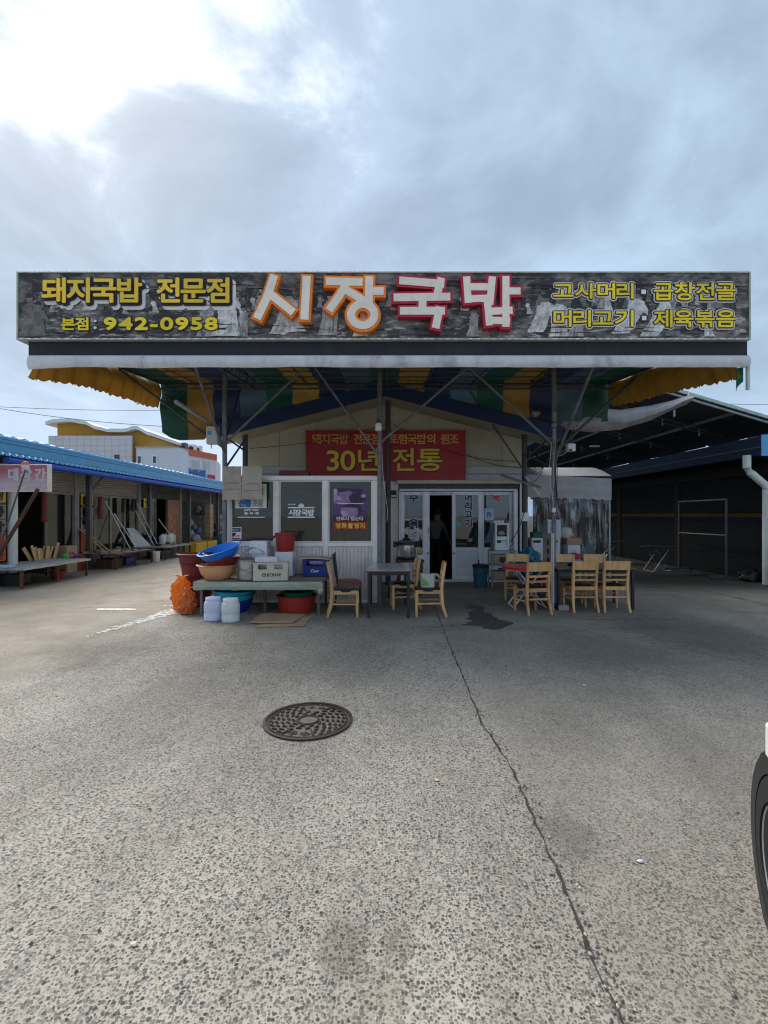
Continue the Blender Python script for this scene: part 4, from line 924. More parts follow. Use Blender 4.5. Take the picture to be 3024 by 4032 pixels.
# low goods table before the annex
gt = thing('goods_table', 'low goods table covered with weathered pale green boards and cloth', 'table', (-2.0, 8.15, 0))
drape = mat('weathered_green_cover', (.33, .36, .29), .85, 0, .22, 6, stretch=(.4, 1, 2), bump=.3, bs=30, grime=.6, gcol=(.16, .14, .11), gs=4)
board = mat('worn_table_board', (.22, .18, .14), .85, 0, .3, 4, stretch=(.3, 3, 1), bump=.2, bs=40, grime=.4)
for k in range(5): MB().box((-3.0, 7.66 + k * .222, .505), (-1.0 + .02 * (k % 2), 7.66 + k * .222 + .215, .545 - .004 * (k % 2))).build('plank', board, gt, bevel=.004)
MB().grid(lambda u, v: (-3.03 + 2.05 * u, 7.645 - .012 * math.sin(v * 3) + .008 * mnoise.noise(Vector((u * 30, v * 4, 0))), .548 - (.125 + .012 * mnoise.noise(Vector((u * 14, 5, 0)))) * v), 80, 5, (0, -.012, 0)).build('front_cover', drape, gt, smooth=True)
MB().grid(lambda u, v: (-3.02 - .012 * math.sin(v * 3), 7.66 + 1.09 * u, .548 - .12 * v), 12, 3, (-.012, 0, 0)).build('end_cover', drape, gt, smooth=True)
for x, y in ((-2.93, 7.72), (-1.06, 7.72), (-2.93, 8.68), (-1.06, 8.68), (-1.95, 7.85)): MB().bar([(x, y, 0), (x, y, .50)], .04, .04).build('leg', rusty if y > 7.8 else mat('perforated_angle', (.16, .15, .14), .6, .4, .4, 60), gt)
for i in range(11): MB().cbox((-1.06, 7.697, .05 + i * .042), (.014, .006, .02)).build('bolt_slot', black, gt)
MB().lump((-1.02, 7.66, .41), (.05, .05, .07), 2, .3, 2.5).build('cloth_knot', mat('grubby_cloth', (.45, .41, .34), .9), gt, smooth=True)

def basin_prof(r, h, t_=.008, rim=.03, base=.72): return [(0, 0), (r * base, 0), (r * (base + (1 - base) * .55), h * .35), (r * .96, h * .93), (r + rim * .4, h * .96), (r + rim * .5, h), (r, h + .004), (r * .95, h * .96), (r * (base + (1 - base) * .5) - t_, h * .36), (r * base - t_, t_ * 1.5), (0, t_ * 1.5)]
def basin(name, label, cat, c_, r, h, m, rot=None, base=.72, rim=.03, group=None, sy=1.0):
    return tag(MB().lathe(basin_prof(r, h, rim=rim, base=base), c_, 40, rot, 1, sy, caps=False).build(name, m, smooth=True), label, cat, group)
TZ = .55
peach = mat('peach_plastic', (.76, .38, .20), .4, 0, .08, 3, grime=.25, gcol=(.4, .2, .11)); maroon = mat('maroon_plastic', (.20, .025, .022), .5, 0, .15, 3, grime=.3, gcol=(.12, .04, .035))
bluep = mat('bright_blue_plastic', (.015, .22, .78), .35, 0, .1, 3, trans=.15); tealp = mat('turquoise_plastic', (.02, .38, .46), .4, 0, .1, 3); cobalt = mat('cobalt_plastic', (.012, .035, .28), .4, 0, .1)
brick_red = mat('brick_red_plastic', (.34, .025, .02), .42, 0, .12, 3, grime=.25, gcol=(.2, .05, .04))
bx_ = (852 - X0) / F * 7.95
basin('washing_basin', 'wide peach plastic basin at the bottom of the basin pile on the goods table', 'basin', (bx_, 8.02, TZ + .002), .325, .235, peach, base=.58, group='plastic basins on the goods table')
basin('washing_basin', 'dark red plastic basin wedged between the peach and bright blue basins', 'basin', (bx_ + .05, 8.04, TZ + .20), .30, .20, maroon, Matrix.Rotation(R(6), 3, 'Y'), base=.62, group='plastic basins on the goods table')
basin('washing_basin', 'bright blue plastic basin tilted on top of the basin pile', 'basin', (bx_ + .06, 8.03, TZ + .36), .345, .15, bluep, Matrix.Rotation(R(-13), 3, 'Y') @ Matrix.Rotation(R(12), 3, 'X'), base=.70, group='plastic basins on the goods table')
# maroon planter tubs stacked beside the table
for k, (z, r_, lab) in enumerate(((0, .27, 'lowest maroon planter tub of the stack beside the goods table'), (.22, .265, 'second maroon planter tub from the bottom of the stack'), (.44, .265, 'third maroon planter tub from the bottom of the stack'), (.62, .29, 'topmost maroon planter tub with a pale rim, beside the basin pile'))):
    basin('planter_tub', lab, 'tub', (-3.33 - .02 * k, 8.62, z + .001), r_, .30, mat('planter_maroon', (.18, .03, .028), .55, 0, .12, 3, grime=.25, gcol=(.3, .14, .12)), base=.70, group='maroon planter tubs')
def sack(name, label, cat, c_, r, h, m, seed, group=None, tie=True):
    mb = MB()
    def fn(u, v):
        a = u * 2 * math.pi; zt = v
        rr = r * (.80 + .28 * math.sin(math.pi * zt ** .8)) * (1 if zt < .78 else max(.25, 1 - 2.6 * (zt - .78)))
        rr *= 1 + .26 * mnoise.noise(Vector((math.cos(a) * 1.6 + seed, math.sin(a) * 2, zt * 4))) + .22 * mnoise.noise(Vector((math.cos(a) * 4, math.sin(a) * 4 + seed, zt * 7)))
        rr *= 1 - .16 * abs(mnoise.noise(Vector((math.cos(a) * 3.1, math.sin(a) * 3.1 + seed, zt * 5)))) ** .5 - .10 * abs(mnoise.noise(Vector((math.cos(a) * 7, math.sin(a) * 7, zt * 12 + seed)))) ** .5
        if zt < .02: rr *= .75
        return Vector(c_) + Vector((rr * math.cos(a), rr * math.sin(a) * .85, .004 + h * zt + .02 * mnoise.noise(Vector((a, zt * 3, seed))) * zt))
    mb.grid(fn, 64, 40)
    for q in (-1, 1):
        tp_ = Vector(c_) + Vector((0, 0, h * .93)); mb.grid(lambda u, v: tp_ + Vector((q * (.01 + .10 * u) + .02 * math.sin(v * 6), .05 * (v - .5) * (1 + u), .02 + .09 * u * (1 - .5 * u) + .02 * mnoise.noise(Vector((u * 4, v * 4, seed + q))))), 8, 6)
    return tag(mb.build(name, m, smooth=True, fix=False), label, cat, group)
orange_film = mat('orange_plastic_film', (.98, .33, .03), .3, 0, .15, 4, trans=.5, bump=.35, bs=14); red_net = mat('red_orange_net', (.95, .20, .05), .5, 0, .35, 40, trans=.25, bump=.6, bs=70)
sack('plastic_sack', 'crumpled bright orange plastic sack standing on the ground by the tubs', 'sack', (-3.46, 8.22, 0), .17, .56, orange_film, 2.2, 'sacks by the goods table')
sack('plastic_sack', 'red orange net sack in front of the orange plastic sack', 'sack', (-3.22, 7.86, 0), .14, .40, red_net, 5.5, 'sacks by the goods table')
# steel stock pail with lid and handles
pail = thing('steel_pail', 'dull steel stock pail with bail handles on the goods table', 'pail', (-2.19, 7.92, TZ))
stl = mat('dull_stainless', (.38, .37, .36), .34, .8, .2, 4, grime=.35, gcol=(.2, .18, .16), gs=5)
px_ = (978 - X0) / F * 7.9
MB().lathe([(0, 0), (.165, 0), (.175, .012), (.178, .30), (.188, .31), (.188, .325), (.17, .325), (.168, .02), (0, .02)], (px_, 7.93, TZ + .002), 36).build('body', stl, pail, smooth=True)
MB().lathe([(.18, .08), (.181, .085), (.181, .095), (.18, .10)], (px_, 7.93, TZ + .002), 36, caps=False).build('hoop', stl, pail, smooth=True)
MB().lathe([(.0, .37), (.06, .365), (.14, .345), (.185, .33), (.188, .326), (.0, .326)], (px_, 7.93, TZ + .004), 36).build('lid', stl, pail, smooth=True)
for a0 in (.25, .2): MB().tube([(px_ + .19 * math.cos(a), 7.93 - .20 * math.sin(a) * .9, TZ + (.30 if a0 > .22 else .27) - .12 * math.sin(a) + .05 * math.cos(a) * (1 if a0 > .22 else -1)) for a in [math.pi * i / 14 for i in range(15)]], .006, 6).build('bail_handle', galv, pail, smooth=True)
MB().tube([(px_ - .05, 7.93, TZ + .37), (px_ - .04, 7.93, TZ + .41), (px_ + .04, 7.93, TZ + .41), (px_ + .05, 7.93, TZ + .37)], .008, 6).build('lid_handle', galv, pail, smooth=True)
MB().tube([(px_ - .19 - .03 * math.sin(math.pi * i / 8), 7.93, TZ + .20 + .09 * i / 8) for i in range(9)], .006, 6).build('side_handle', galv, pail, smooth=True)
# boxes behind
def carton(name, label, cat, lo, hi, m, rz=0, group=None, tape=None, prints=()):
    lo, hi = Vector(lo), Vector(hi); c_ = (lo + hi) / 2; c_.z = lo.z
    bxo = thing(name, label, cat, c_, R(rz), group); h = (hi - lo) / 2
    MB().box((-h.x, -h.y, 0), (h.x, h.y, 2 * h.z)).build('carton_body' if 'box' in name else 'body', m, bxo, local=True, bevel=.004)
    if tape: MB().box((-h.x * .08, -h.y - .002, h.z * 1.5), (h.x * .08, h.y + .002, 2 * h.z + .003)).build('tape', tape, bxo, local=True)
    for (u0, u1, v0, v1, pm) in prints: MB().box((-h.x + 2 * h.x * u0, -h.y - .0025, 2 * h.z * v0), (-h.x + 2 * h.x * u1, -h.y - .001, 2 * h.z * v1)).build('print', pm, bxo, local=True)
    return bxo
carton('foam_box', 'tall white foam box behind the steel pail on the goods table', 'box', (-2.37, 8.42, TZ), (-2.06, 8.72, TZ + .60), foam)
carton('foam_box', 'white foam box lid leaning under the paper behind the pail', 'box', (-2.30, 8.20, TZ), (-2.02, 8.38, TZ + .40), foam, 8)
tag(MB().grid(lambda u, v: (px_ + .02 - .17 + .34 * u, 8.06 + .18 * v, TZ + .42 + .10 * math.sin(u * math.pi) * (1 - .3 * v) + .01 * mnoise.noise(Vector((u * 6, v * 6, 0)))), 8, 4, (0, 0, .006)).build('paper_sheet', foam, smooth=True), 'folded white paper sheet peaked over the pail lid', 'paper')
wb = carton('foam_box', 'low white foam box supporting the red pail', 'box', (-1.90, 8.36, TZ), (-1.60, 8.66, TZ + .42), foam)
rp = thing('red_pail', 'red plastic pail with black handles perched on foam boxes', 'pail', (-1.72, 8.5, TZ + .43))
MB().lathe([(0, 0), (.145, 0), (.150, .02), (.172, .29), (.185, .30), (.185, .325), (.165, .325), (.14, .03), (0, .03)], (-1.75, 8.5, TZ + .422), 36).build('body', brick_red, rp, smooth=True)
for s_ in (-1, 1): MB().tube([(-1.75 + s_ * (.18 + .035 * math.sin(math.pi * i / 10)), 8.5 - .06 * math.cos(math.pi * i / 10), TZ + .70 + (.08 if s_ > 0 else -.05) * math.sin(math.pi * i / 10)) for i in range(11)], .012, 6).build('handle', maroon, rp, smooth=True)
# beverage crates
def crate(name, label, c_, sz, rz, m, text, tm, pattern, emblem=None):
    cr = thing(name, label, 'crate', c_, R(rz)); w_, d_, h_ = sz[0] / 2, sz[1] / 2, sz[2]; t_ = .014
    MB().box((-w_, -d_, 0), (w_, d_, .02)).build('base', m, cr, local=True)
    for nm, ax_, hw, off in (('side', 0, w_, -d_), ('side', 0, w_, d_), ('end', 1, d_, -w_), ('end', 1, d_, w_)):
        mb = MB()
        def pc(u0, u1, v0, v1):
            if ax_ == 0: y0 = off if off < 0 else off - t_; mb.box((u0, y0, v0), (u1, y0 + t_, v1))
            else: x0 = off if off < 0 else off - t_; mb.box((x0, u0 + t_, v0), (x0 + t_, u1 - t_, v1))
        pc(-hw, hw, .0, h_ * .60); pc(-hw, hw, h_ * .90, h_); pc(-hw, -hw * .72, h_ * .60, h_ * .90); pc(hw * .72, hw, h_ * .60, h_ * .90)
        if pattern: pc(-hw * .22, hw * .22, h_ * .60, h_ * .90); 
        mb.build(nm + '_wall', m, cr, local=True)
    for z_ in (.012, h_ * .6, h_ - .012):
        MB().box((-w_ - .006, -d_ - .006, z_ - .009), (w_ + .006, -d_ - .0005, z_ + .009)).build('rib', m, cr, local=True)
        MB().box((w_ + .0005, -d_ - .006, z_ - .009), (w_ + .006, d_ + .006, z_ + .009)).build('rib', m, cr, local=True)
    if emblem: MB().lathe([(.016, 0), (.030, 0), (.030, .002), (.016, .002)], (-w_ * .38, -d_ - .002, h_ * .33), 18, Matrix.Rotation(R(90), 3, 'X'), caps=False).build('emblem', tm, cr, local=True)
    lettering('lettering', text, (-w_ * (.20 if emblem else .34), -d_, h_ * .24), (w_ * (.62 if emblem else .30), -d_, h_ * .42), [tm], cr, ((0, 0),), .002, .0012, local=True, shear=.0 if emblem else .25)
    return cr
cream_pl = mat('cream_crate_plastic', (.62, .58, .44), .5, 0, .06, 4, grime=.25, gcol=(.38, .33, .24)); navy_pl = mat('navy_crate_plastic', (.012, .025, .20), .4, 0, .12)
crate('beverage_crate', 'cream plastic bottle crate with dark lettering on the goods table', (-1.86, 7.93, TZ + .002), (.54, .36, .29), 8, cream_pl, 'BOHAE', ink, True, True)
crate('beverage_crate', 'dark blue plastic beer crate with white lettering and a board on top', (-1.20, 8.48, TZ + .002), (.42, .32, .29), -3, navy_pl, 'Cass', white_print, False)
crate('beverage_crate', 'dark green plastic beer crate under the steel topped table', (.27, 9.55, 0), (.40, .30, .28), 0, mat('dark_green_crate_plastic', (.008, .035, .03), .45), 'TERRA', white_print, False)
carton('white_box', 'flattened white box lying on the cream crate', 'box', (-2.10, 7.78, TZ + .294), (-1.74, 7.98, TZ + .375), white_card, 4)
for k, (dx_, zz_) in enumerate(((-.02, .0), (.0, .022), (.01, .04))): pass
tag(MB().grid(lambda u, v: (-1.46 + .52 * u, 8.30 + .34 * v, TZ + .296 + .012 * math.sin(u * 4)), 6, 3, (0, 0, .022)).build('wood_board', mat('pinkish_board', (.50, .38, .30), .6, 0, .2, 4), smooth=True), 'thin pinkish board laid over the blue beer crate', 'board')
# under the table
def jar(c_, label, m):
    j = thing('plastic_jar', label, 'jar', c_, 0, 'white plastic jars before the goods table')
    MB().lathe([(0, 0), (.115, 0), (.132, .015), (.134, .10), (.129, .11), (.129, .125), (.134, .135), (.134, .25), (.122, .29), (.105, .30), (.105, .305), (0, .305)], (0, 0, 0), 36).build('body', m, j, local=True, smooth=True)
    MB().lathe([(0, .306), (.110, .306), (.113, .312), (.113, .345), (.106, .352), (0, .352)], (0, 0, 0), 36).build('lid', m, j, local=True, smooth=True)
jar((gp(828, 2448).x, gp(828, 2448).y + .12, 0), 'bluish white plastic jar with lid standing nearer the orange sacks', mat('bluish_white_plastic', (.74, .78, .95), .35, 0, .05, 4, trans=.3))
jar((gp(898, 2454).x, gp(898, 2454).y + .12, 0), 'milky white plastic jar with lid standing in front of the blue basin', mat('milky_white_plastic', (.86, .90, .88), .35, 0, .05, 4, trans=.3))
ux_ = (922 - X0) / F * 8.1
basin('washing_basin', 'cobalt blue basin under the goods table', 'basin', (ux_, 8.12, .002), .33, .30, cobalt, base=.66, group='basins under the goods table')
basin('washing_basin', 'turquoise basin nested in the cobalt basin under the goods table', 'basin', (ux_ - .01, 8.1, .17), .35, .19, tealp, Matrix.Rotation(R(2), 3, 'Y'), base=.75, group='basins under the goods table')
uy_ = (1166 - X0) / F * 8.0
basin('washing_basin', 'large brick red basin on the ground under the goods table', 'basin', (uy_, 8.05, .002), .325, .28, brick_red, base=.84, group='basins under the goods table')
basin('washing_basin', 'dark green basin turned inside the brick red basin', 'basin', (uy_ + .02, 8.08, .20), .26, .14, mat('dark_green_plastic', (.01, .12, .05), .45), base=.7, group='basins under the goods table')
def flatcard(name, label, pts, z, seed):
    P = [gp(*q) for q in pts]
    return tag(MB().grid(lambda u, v: (P[0].lerp(P[1], u)).lerp(P[3].lerp(P[2], u), v) + Vector((0, 0, z + .012 * max(0, mnoise.noise(Vector((u * 3 + seed, v * 3, 0)))))), 14, 6, (0, 0, .006)).build(name, card, smooth=True), label, 'cardboard', 'cardboard sheets on the ground')
flatcard('cardboard_sheet', 'flattened cardboard sheet on the ground, the lower one', ((1010, 2471), (1195, 2468), (1228, 2430), (1080, 2432)), .004, 1)
flatcard('cardboard_sheet', 'flattened cardboard sheet on the ground, lying on the other', ((978, 2459), (1150, 2460), (1205, 2424), (1030, 2421)), .02, 4)
# cardboard tied to the post
cb = thing('cardboard_screen', 'two grey cardboard panels tied up at the post above the annex window', 'cardboard', at(952, 1965, 8.6))
gcard = mat('weathered_grey_cardboard', (.40, .36, .32), .85, 0, .12, 5, bump=.25, bs=25, grime=.35, gcol=(.30, .21, .14), gs=5)
for (a, b, yb_) in ((875, 950, 1969), (953, 1031, 1963)):
    A, B_ = at(a, yb_, 8.60), at(b, 1836, 8.60)
    MB().grid(lambda u, v: (A.x + (B_.x - A.x) * u, 8.60 + .012 * mnoise.noise(Vector((u * 3 + a, v * 5, 0))) + .006 * (1 if abs(v - .45) < .04 else 0), A.z + (B_.z - A.z) * v + .006 * mnoise.noise(Vector((u * 8, a, 0)))), 12, 16, (0, .008, 0)).build('panel', gcard, cb, smooth=True)
for z_, a, b in ((1925, 880, 945), (1930, 960, 1025), (1900, 885, 940), (1903, 962, 1020)): MB().bar([at(a, z_ + 4, 8.592), at((a + b) / 2, z_, 8.592), at(b, z_ + 3, 8.592)], .003, .012).build('crease', card, cb)
tag(MB().box((ax(1077), AY + .45, ATOP + .002), (ax(1200), AY + .7, ATOP + .14)).build('planter_box', maroon, bevel=.01), 'dark red planter box on the flat roof of the annex', 'planter')

# rice cooker bench by the entrance
bn = thing('maroon_bench', 'dark red wooden bench carrying the rice cooker beside the door', 'bench', (.55, 9.9, 0))
mar_w = mat('dark_red_wood', (.10, .018, .02), .45, 0, .2, 4)
MB().box((.22, 9.65, .66), (.79, 10.15, .71)).build('top', mar_w, bn, bevel=.006)
for x in (.26, .70):
    for y in (9.68, 10.06): MB().box((x, y, 0), (x + .06, y + .06, .658)).build('leg', mar_w, bn, bevel=.004)
MB().box((.24, 9.70, .25), (.76, 10.1, .28)).build('shelf', mar_w, bn)
for k in range(4): tag(MB().box((.30 + .11 * k, 9.72, .282), (.39 + .11 * k, 9.9, .40 + .05 * (k % 2))).build('small_carton', white_card, bevel=.003), ['small grey white carton on the bench shelf, end nearest the annex', 'second small carton along the bench shelf', 'third small carton along the bench shelf', 'small carton on the bench shelf, end nearest the door'][k], 'carton', 'small cartons on the bench shelf')
rc = thing('rice_cooker', 'large steel bodied rice cooker with black lid on the dark red bench', 'rice cooker', (.45, 9.88, .71))
MB().lathe([(0, 0), (.18, 0), (.20, .02), (.20, .05), (0, .05)], (.44, 9.88, .712), 36).build('base', black, rc, smooth=True)
MB().lathe([(.196, .051), (.198, .06), (.198, .29), (.19, .295)], (.44, 9.88, .712), 36, caps=False).build('body', mat('shiny_stainless', (.55, .55, .56), .2, .95, .06, 3), rc, smooth=True)
MB().lathe([(0, .40), (.06, .40), (.15, .375), (.205, .335), (.212, .30), (.212, .285), (0, .285)], (.44, 9.88, .712), 36).build('lid', black, rc, smooth=True)
MB().lathe([(.150, .376), (.158, .378), (.190, .352), (.186, .347)], (.44, 9.88, .714), 36, caps=False).build('lid_ring', galv, rc, smooth=True)
for s_ in (-1, 1): MB().cbox((.44 + s_ * .235, 9.88, .712 + .30), (.06, .12, .12)).build('handle', black, rc, bevel=.012)
MB().cbox((.44 - .15, 9.745, .712 + .14), (.06, .02, .13)).build('control_panel', mat('grey_panel_plastic', (.35, .38, .40), .4), rc, bevel=.006)
MB().cbox((.44, 9.88, 1.125), (.16, .05, .03)).build('lid_handle', black, rc, bevel=.008)
wbx = carton('white_box', 'small white box on the bench beside the rice cooker', 'box', (.66, 9.78, .712), (.79, 9.95, .80), white_card)
amber = mat('amber_bottle_liquid', (.50, .24, .02), .2, 0, .2, 8)
for k, (x, lab) in enumerate(((.685, 'amber oil bottle on the white box, the one beside the rice cooker'), (.745, 'amber oil bottle on the white box, the one beside the door'))):
    b_ = thing('oil_bottle', lab, 'bottle', (x, 9.87, .802), 0, 'amber bottles on the bench')
    MB().lathe([(0, 0), (.026, 0), (.028, .01), (.028, .09), (.012, .12), (.012, .135), (0, .135)], (x, 9.87, .802), 16).build('body', amber, b_, smooth=True)
    MB().lathe([(0, .1355), (.014, .1355), (.014, .155), (0, .155)], (x, 9.87, .802), 12).build('cap', black if k else white_plastic, b_)
bagm = mat('white_bag_film', (.62, .64, .56), .4, 0, .08, 5, trans=.25)
sb = thing('plastic_bag', 'white plastic bag with green print sitting on a beech chair', 'bag', (.69, 7.78, .455))
def bagfn(u, v):
    a = u * 6.2832; rr = (.115 + .01 * v) * (1 + .09 * mnoise.noise(Vector((math.cos(a) * 2, math.sin(a) * 2, v * 3)))); sq = max(abs(math.cos(a)), abs(math.sin(a))) ** -.45
    return (.69 + rr * sq * math.cos(a), 7.76 + .72 * rr * sq * math.sin(a), .456 + .205 * v + .015 * mnoise.noise(Vector((a, v, 0))) * v)
MB().grid(bagfn, 30, 8).build('body', bagm, sb, smooth=True, fix=False)
MB().tube([(.79, 7.76, .65), (.84, 7.75, .655), (.87, 7.75, .61)], .022, 8, scale=[1, .8, .9]).build('handle', bagm, sb, smooth=True)
MB().poly([(.60, 7.655, .50), (.70, 7.652, .50), (.66, 7.652, .56), (.60, 7.654, .61)]).build('green_print', mat('lime_print', (.20, .36, .04), .5), sb, fix=False)

# teal bin, shelf with coffee machine, bags and cartons
tbn = thing('trash_bin', 'teal plastic trash bin with a black liner outside the door', 'bin', gp(1895, 2316))
tp = gp(1895, 2316)
MB().sweep([(tp.x, tp.y + .1, 0), (tp.x, tp.y + .1, .50)], [(q * .17 * math.cos(a), .14 * math.sin(a)) for a in [6.2832 * i / 24 for i in range(24)] for q in (1,)], scale=[.82, 1]).build('body', mat('teal_plastic', (.008, .10, .13), .45, 0, .12, 3, grime=.25), tbn, smooth=True)
MB().lathe([(.14, .44), (.175, .45), (.178, .50), (.165, .515), (.14, .49)], (tp.x, tp.y + .1, 0), 24, wob=.03, caps=False).build('liner', black, tbn, smooth=True)
MB().tube([(tp.x - .02, tp.y + .1, .3), (tp.x - .04, tp.y + .1, .62)], .014, 6).build('broom_handle', black, tbn)
sh = thing('steel_shelf', 'low grey steel shelf by the door with two cartons on its tiers', 'shelf', (2.55, 10.75, 0))
sxa, sxb = (1930 - X0) / F * 10.7, (2026 - X0) / F * 10.7
for z_ in (.18, .50, .815): MB().box((sxa, 10.55, z_), (sxb, 10.95, z_ + .02)).build('tier', galv, sh)
for x in (sxa, sxb - .03):
    for y in (10.55, 10.92): MB().box((x, y - .003, 0), (x + .03, y + .027, .813)).build('leg', galv, sh)
carton('carton_box', 'brown carton with dark print on the upper tier of the steel shelf', 'carton', (sxa + .05, 10.60, .522), (sxb - .09, 10.9, .74), card, prints=((.32, .68, .3, .75, ink), (.42, .58, .15, .3, ink)))
carton('carton_box', 'open brown carton on the lower tier of the steel shelf', 'carton', (sxa + .05, 10.60, .202), (sxb - .08, 10.9, .37), card)
tag(MB().lump((sxa + .26, 10.72, .405), (.10, .08, .035), 2, .5, 2.2, 3).build('work_gloves', bluep, smooth=True), 'bright blue rubber gloves heaped on the open carton', 'gloves')
cm = thing('coffee_machine', 'white mini coffee vending machine on the steel shelf', 'coffee machine', (2.5, 10.72, .835))
mx0, mx1 = (1948 - X0) / F * 10.6, (2003 - X0) / F * 10.6
shell_m = mat('machine_white', (.70, .71, .72), .35, 0, .04)
MB().box((mx0 - .02, 10.66, .838), (mx1 - .0, 11.0, 1.43)).build('body', mat('machine_grey', (.30, .30, .29), .45), cm, bevel=.01)
frm = MB(); a, b, z0_, z1_ = mx0, mx1, .838, 1.435
frm.box((a, 10.56, z0_), (a + .04, 10.66, z1_)); frm.box((b - .04, 10.56, z0_), (b, 10.66, z1_)); frm.box((a + .04, 10.561, z1_ - .04), (b - .04, 10.659, z1_)); frm.box((a + .04, 10.561, 1.06), (b - .04, 10.659, 1.14)); frm.box((a + .04, 10.561, z0_), (b - .04, 10.659, .90))
frm.build('front_frame', shell_m, cm, bevel=.008)
MB().box((a + .04, 10.64, 1.14), (b - .04, 10.655, z1_ - .04)).build('window', mat('machine_window', (.012, .012, .014), .12), cm)
MB().lump(((a + b) / 2, 10.625, 1.21), (.07, .02, .05), 2, .5, 3).build('window_print', mat('grey_print', (.25, .25, .25), .5, 0, .5, 40), cm, smooth=True)
MB().box((a + .04, 10.64, .90), (b - .04, 10.655, 1.06)).build('cup_bay', shell_m, cm); MB().box((a + .05, 10.60, 1.0), (a + .14, 10.64, 1.055)).build('nozzle', black, cm)
for k in range(3): MB().lathe([(0, 0), (.035, 0), (.045, .05), (0, .05)], (a + .04 + .08 * k, 10.75, 1.437), 12).build('stacked_cup', white_plastic, cm)
tag(MB().grid(lambda u, v: (mx0 - .10 - .10 * v + .10 * u + .02 * math.sin(v * 5), 10.62 + .02 * math.sin(u * 7), 1.42 - .42 * v), 6, 8, (0, .012, 0)).build('work_cloth', mat('denim_cloth', (.10, .14, .22), .85), smooth=True), 'blue grey cloth hanging beside the coffee machine', 'cloth')
tag(MB().tube([(mx1 + .02, 10.7, .88), (mx1 + .10, 10.7, .88), (mx1 + .12, 10.7, .93)], .035, 10).build('water_hose', mat('grey_pvc', (.33,) * 3, .5), smooth=True), 'grey plastic hose end on the shelf beside the coffee machine', 'hose')
tag(MB().tube(sagline((mx1 + .05, 10.75, 1.0), (3.22, 11.1, 1.7), .12), .009, 6).build('power_cord', cable_m, smooth=True), 'black power cord rising from the coffee machine to the post', 'cord')
tag(MB().lump((3.05, 10.2, .60), (.24, .20, .32), 4, .22, 2.4, 7).build('plastic_sack', mat('teal_blue_plastic_film', (.01, .10, .17), .22, 0, .3, 6, bump=.6, bs=16), smooth=True), 'teal blue plastic sack heaped behind the red round table', 'sack', 'sacks by the goods table')
stl_ = thing('plastic_stool', 'low dark stool under the teal blue sack', 'stool', (3.05, 10.2, 0))
MB().lathe([(0, .29), (.18, .29), (.19, .30), (.19, .315), (0, .315)], (3.05, 10.2, 0), 20).build('seat', dark_steel, stl_)
for a in range(4): MB().tube([(3.05 + .17 * math.cos(a * 1.5708 + .78), 10.2 + .17 * math.sin(a * 1.5708 + .78), 0), (3.05 + .14 * math.cos(a * 1.5708 + .78), 10.2 + .14 * math.sin(a * 1.5708 + .78), .29)], .014, 6).build('leg', dark_steel, stl_)
rk = thing('storage_rack', 'low grey rack holding white cartons beside the tent', 'rack', (4.1, 11.85, 0))
MB().box((3.52, 11.55, .50), (4.72, 12.1, .53)).build('tier', galv, rk)
for x in (3.54, 4.66):
    for y in (11.57, 12.04): MB().box((x, y, 0), (x + .04, y + .04, .499)).build('leg', galv, rk)
L_ = ((0.1, .8, .78, .9, ink), (.2, .7, .35, .65, mat('faint_print', (.45, .44, .52), .7)), (.4, .75, .68, .72, ink))
carton('carton_box', 'white carton at the wall end of the lower row on the rack', 'carton', (3.54, 11.6, .532), (3.80, 11.95, 1.06), white_card, 0, 'white cartons on the rack', prints=L_[:1])
carton('carton_box', 'white carton in the middle of the lower row, beneath another carton', 'carton', (3.88, 11.6, .532), (4.22, 11.95, 1.06), white_card, 0, 'white cartons on the rack', prints=L_)
carton('carton_box', 'white carton standing alone on top of the lower row', 'carton', (3.92, 11.62, 1.062), (4.24, 11.95, 1.50), white_card, 0, 'white cartons on the rack', prints=(L_[1], (.2, .65, .78, .81, ink)))
carton('carton_box', 'white carton with a brown lid at the tent end of the rack', 'carton', (4.40, 11.6, .532), (4.70, 11.95, .90), white_card, 0, 'white cartons on the rack', prints=(L_[1],))
carton('carton_box', 'brown cardboard lid box on the end white carton', 'carton', (4.38, 11.58, .902), (4.72, 11.97, 1.06), card, 0, 'white cartons on the rack')
carton('green_tub', 'dark green box with white lids on the wall end carton', 'box', (3.58, 11.65, 1.062), (3.80, 11.9, 1.20), mat('dark_green_box', (.01, .09, .06), .5))
tag(MB().lump((4.42, 11.8, 1.17), (.17, .15, .15), 3, .25, 2.5, 2).build('plastic_bag', bagm, smooth=True), 'white plastic bag bulging on top of the brown lidded carton', 'bag')
tag(MB().lump((4.5, 11.52, .62), (.20, .05, .08), 3, .5, 2.5, 5).build('net_bag', mat('pink_net', (.55, .06, .10), .6, trans=.3), smooth=True), 'crumpled pink red net at the foot of the end carton', 'net')
# leaning banner board by the post
lb = thing('leaning_board', 'narrow leaning board, grey above and orange below, propped at the canopy post', 'board', (2.86, 8.3, 0))
def brd(y0_, y1_, x0_, x1_, z0_, z1_, nm, m, dx=0):
    MB().poly([(x0_ + dx, y0_, z0_), (x1_ + dx, y1_, z0_), (x1_ + dx + .05 * 0, y1_, z1_), (x0_ + dx, y0_, z1_)], (.012, 0, 0)).build(nm, m, lb)
gb = mat('scuffed_grey_print', (.26, .25, .23), .6, 0, .3, 7, grime=.4, gs=5); ob = mat('dark_orange_print', (.25, .05, .015), .5, 0, .15, 4)
brd(8.05, 8.55, 2.78, 2.80, .64, 1.30, 'upper_panel', gb); brd(8.05, 8.55, 2.78, 2.80, .02, .639, 'lower_panel', ob)
MB().box((2.778, 8.030, .005), (2.790, 8.046, 1.31)).build('edge_strip', white_plastic, lb); MB().box((2.81, 8.03, .005), (2.818, 8.05, 1.30)).build('edge_strip', alu, lb)
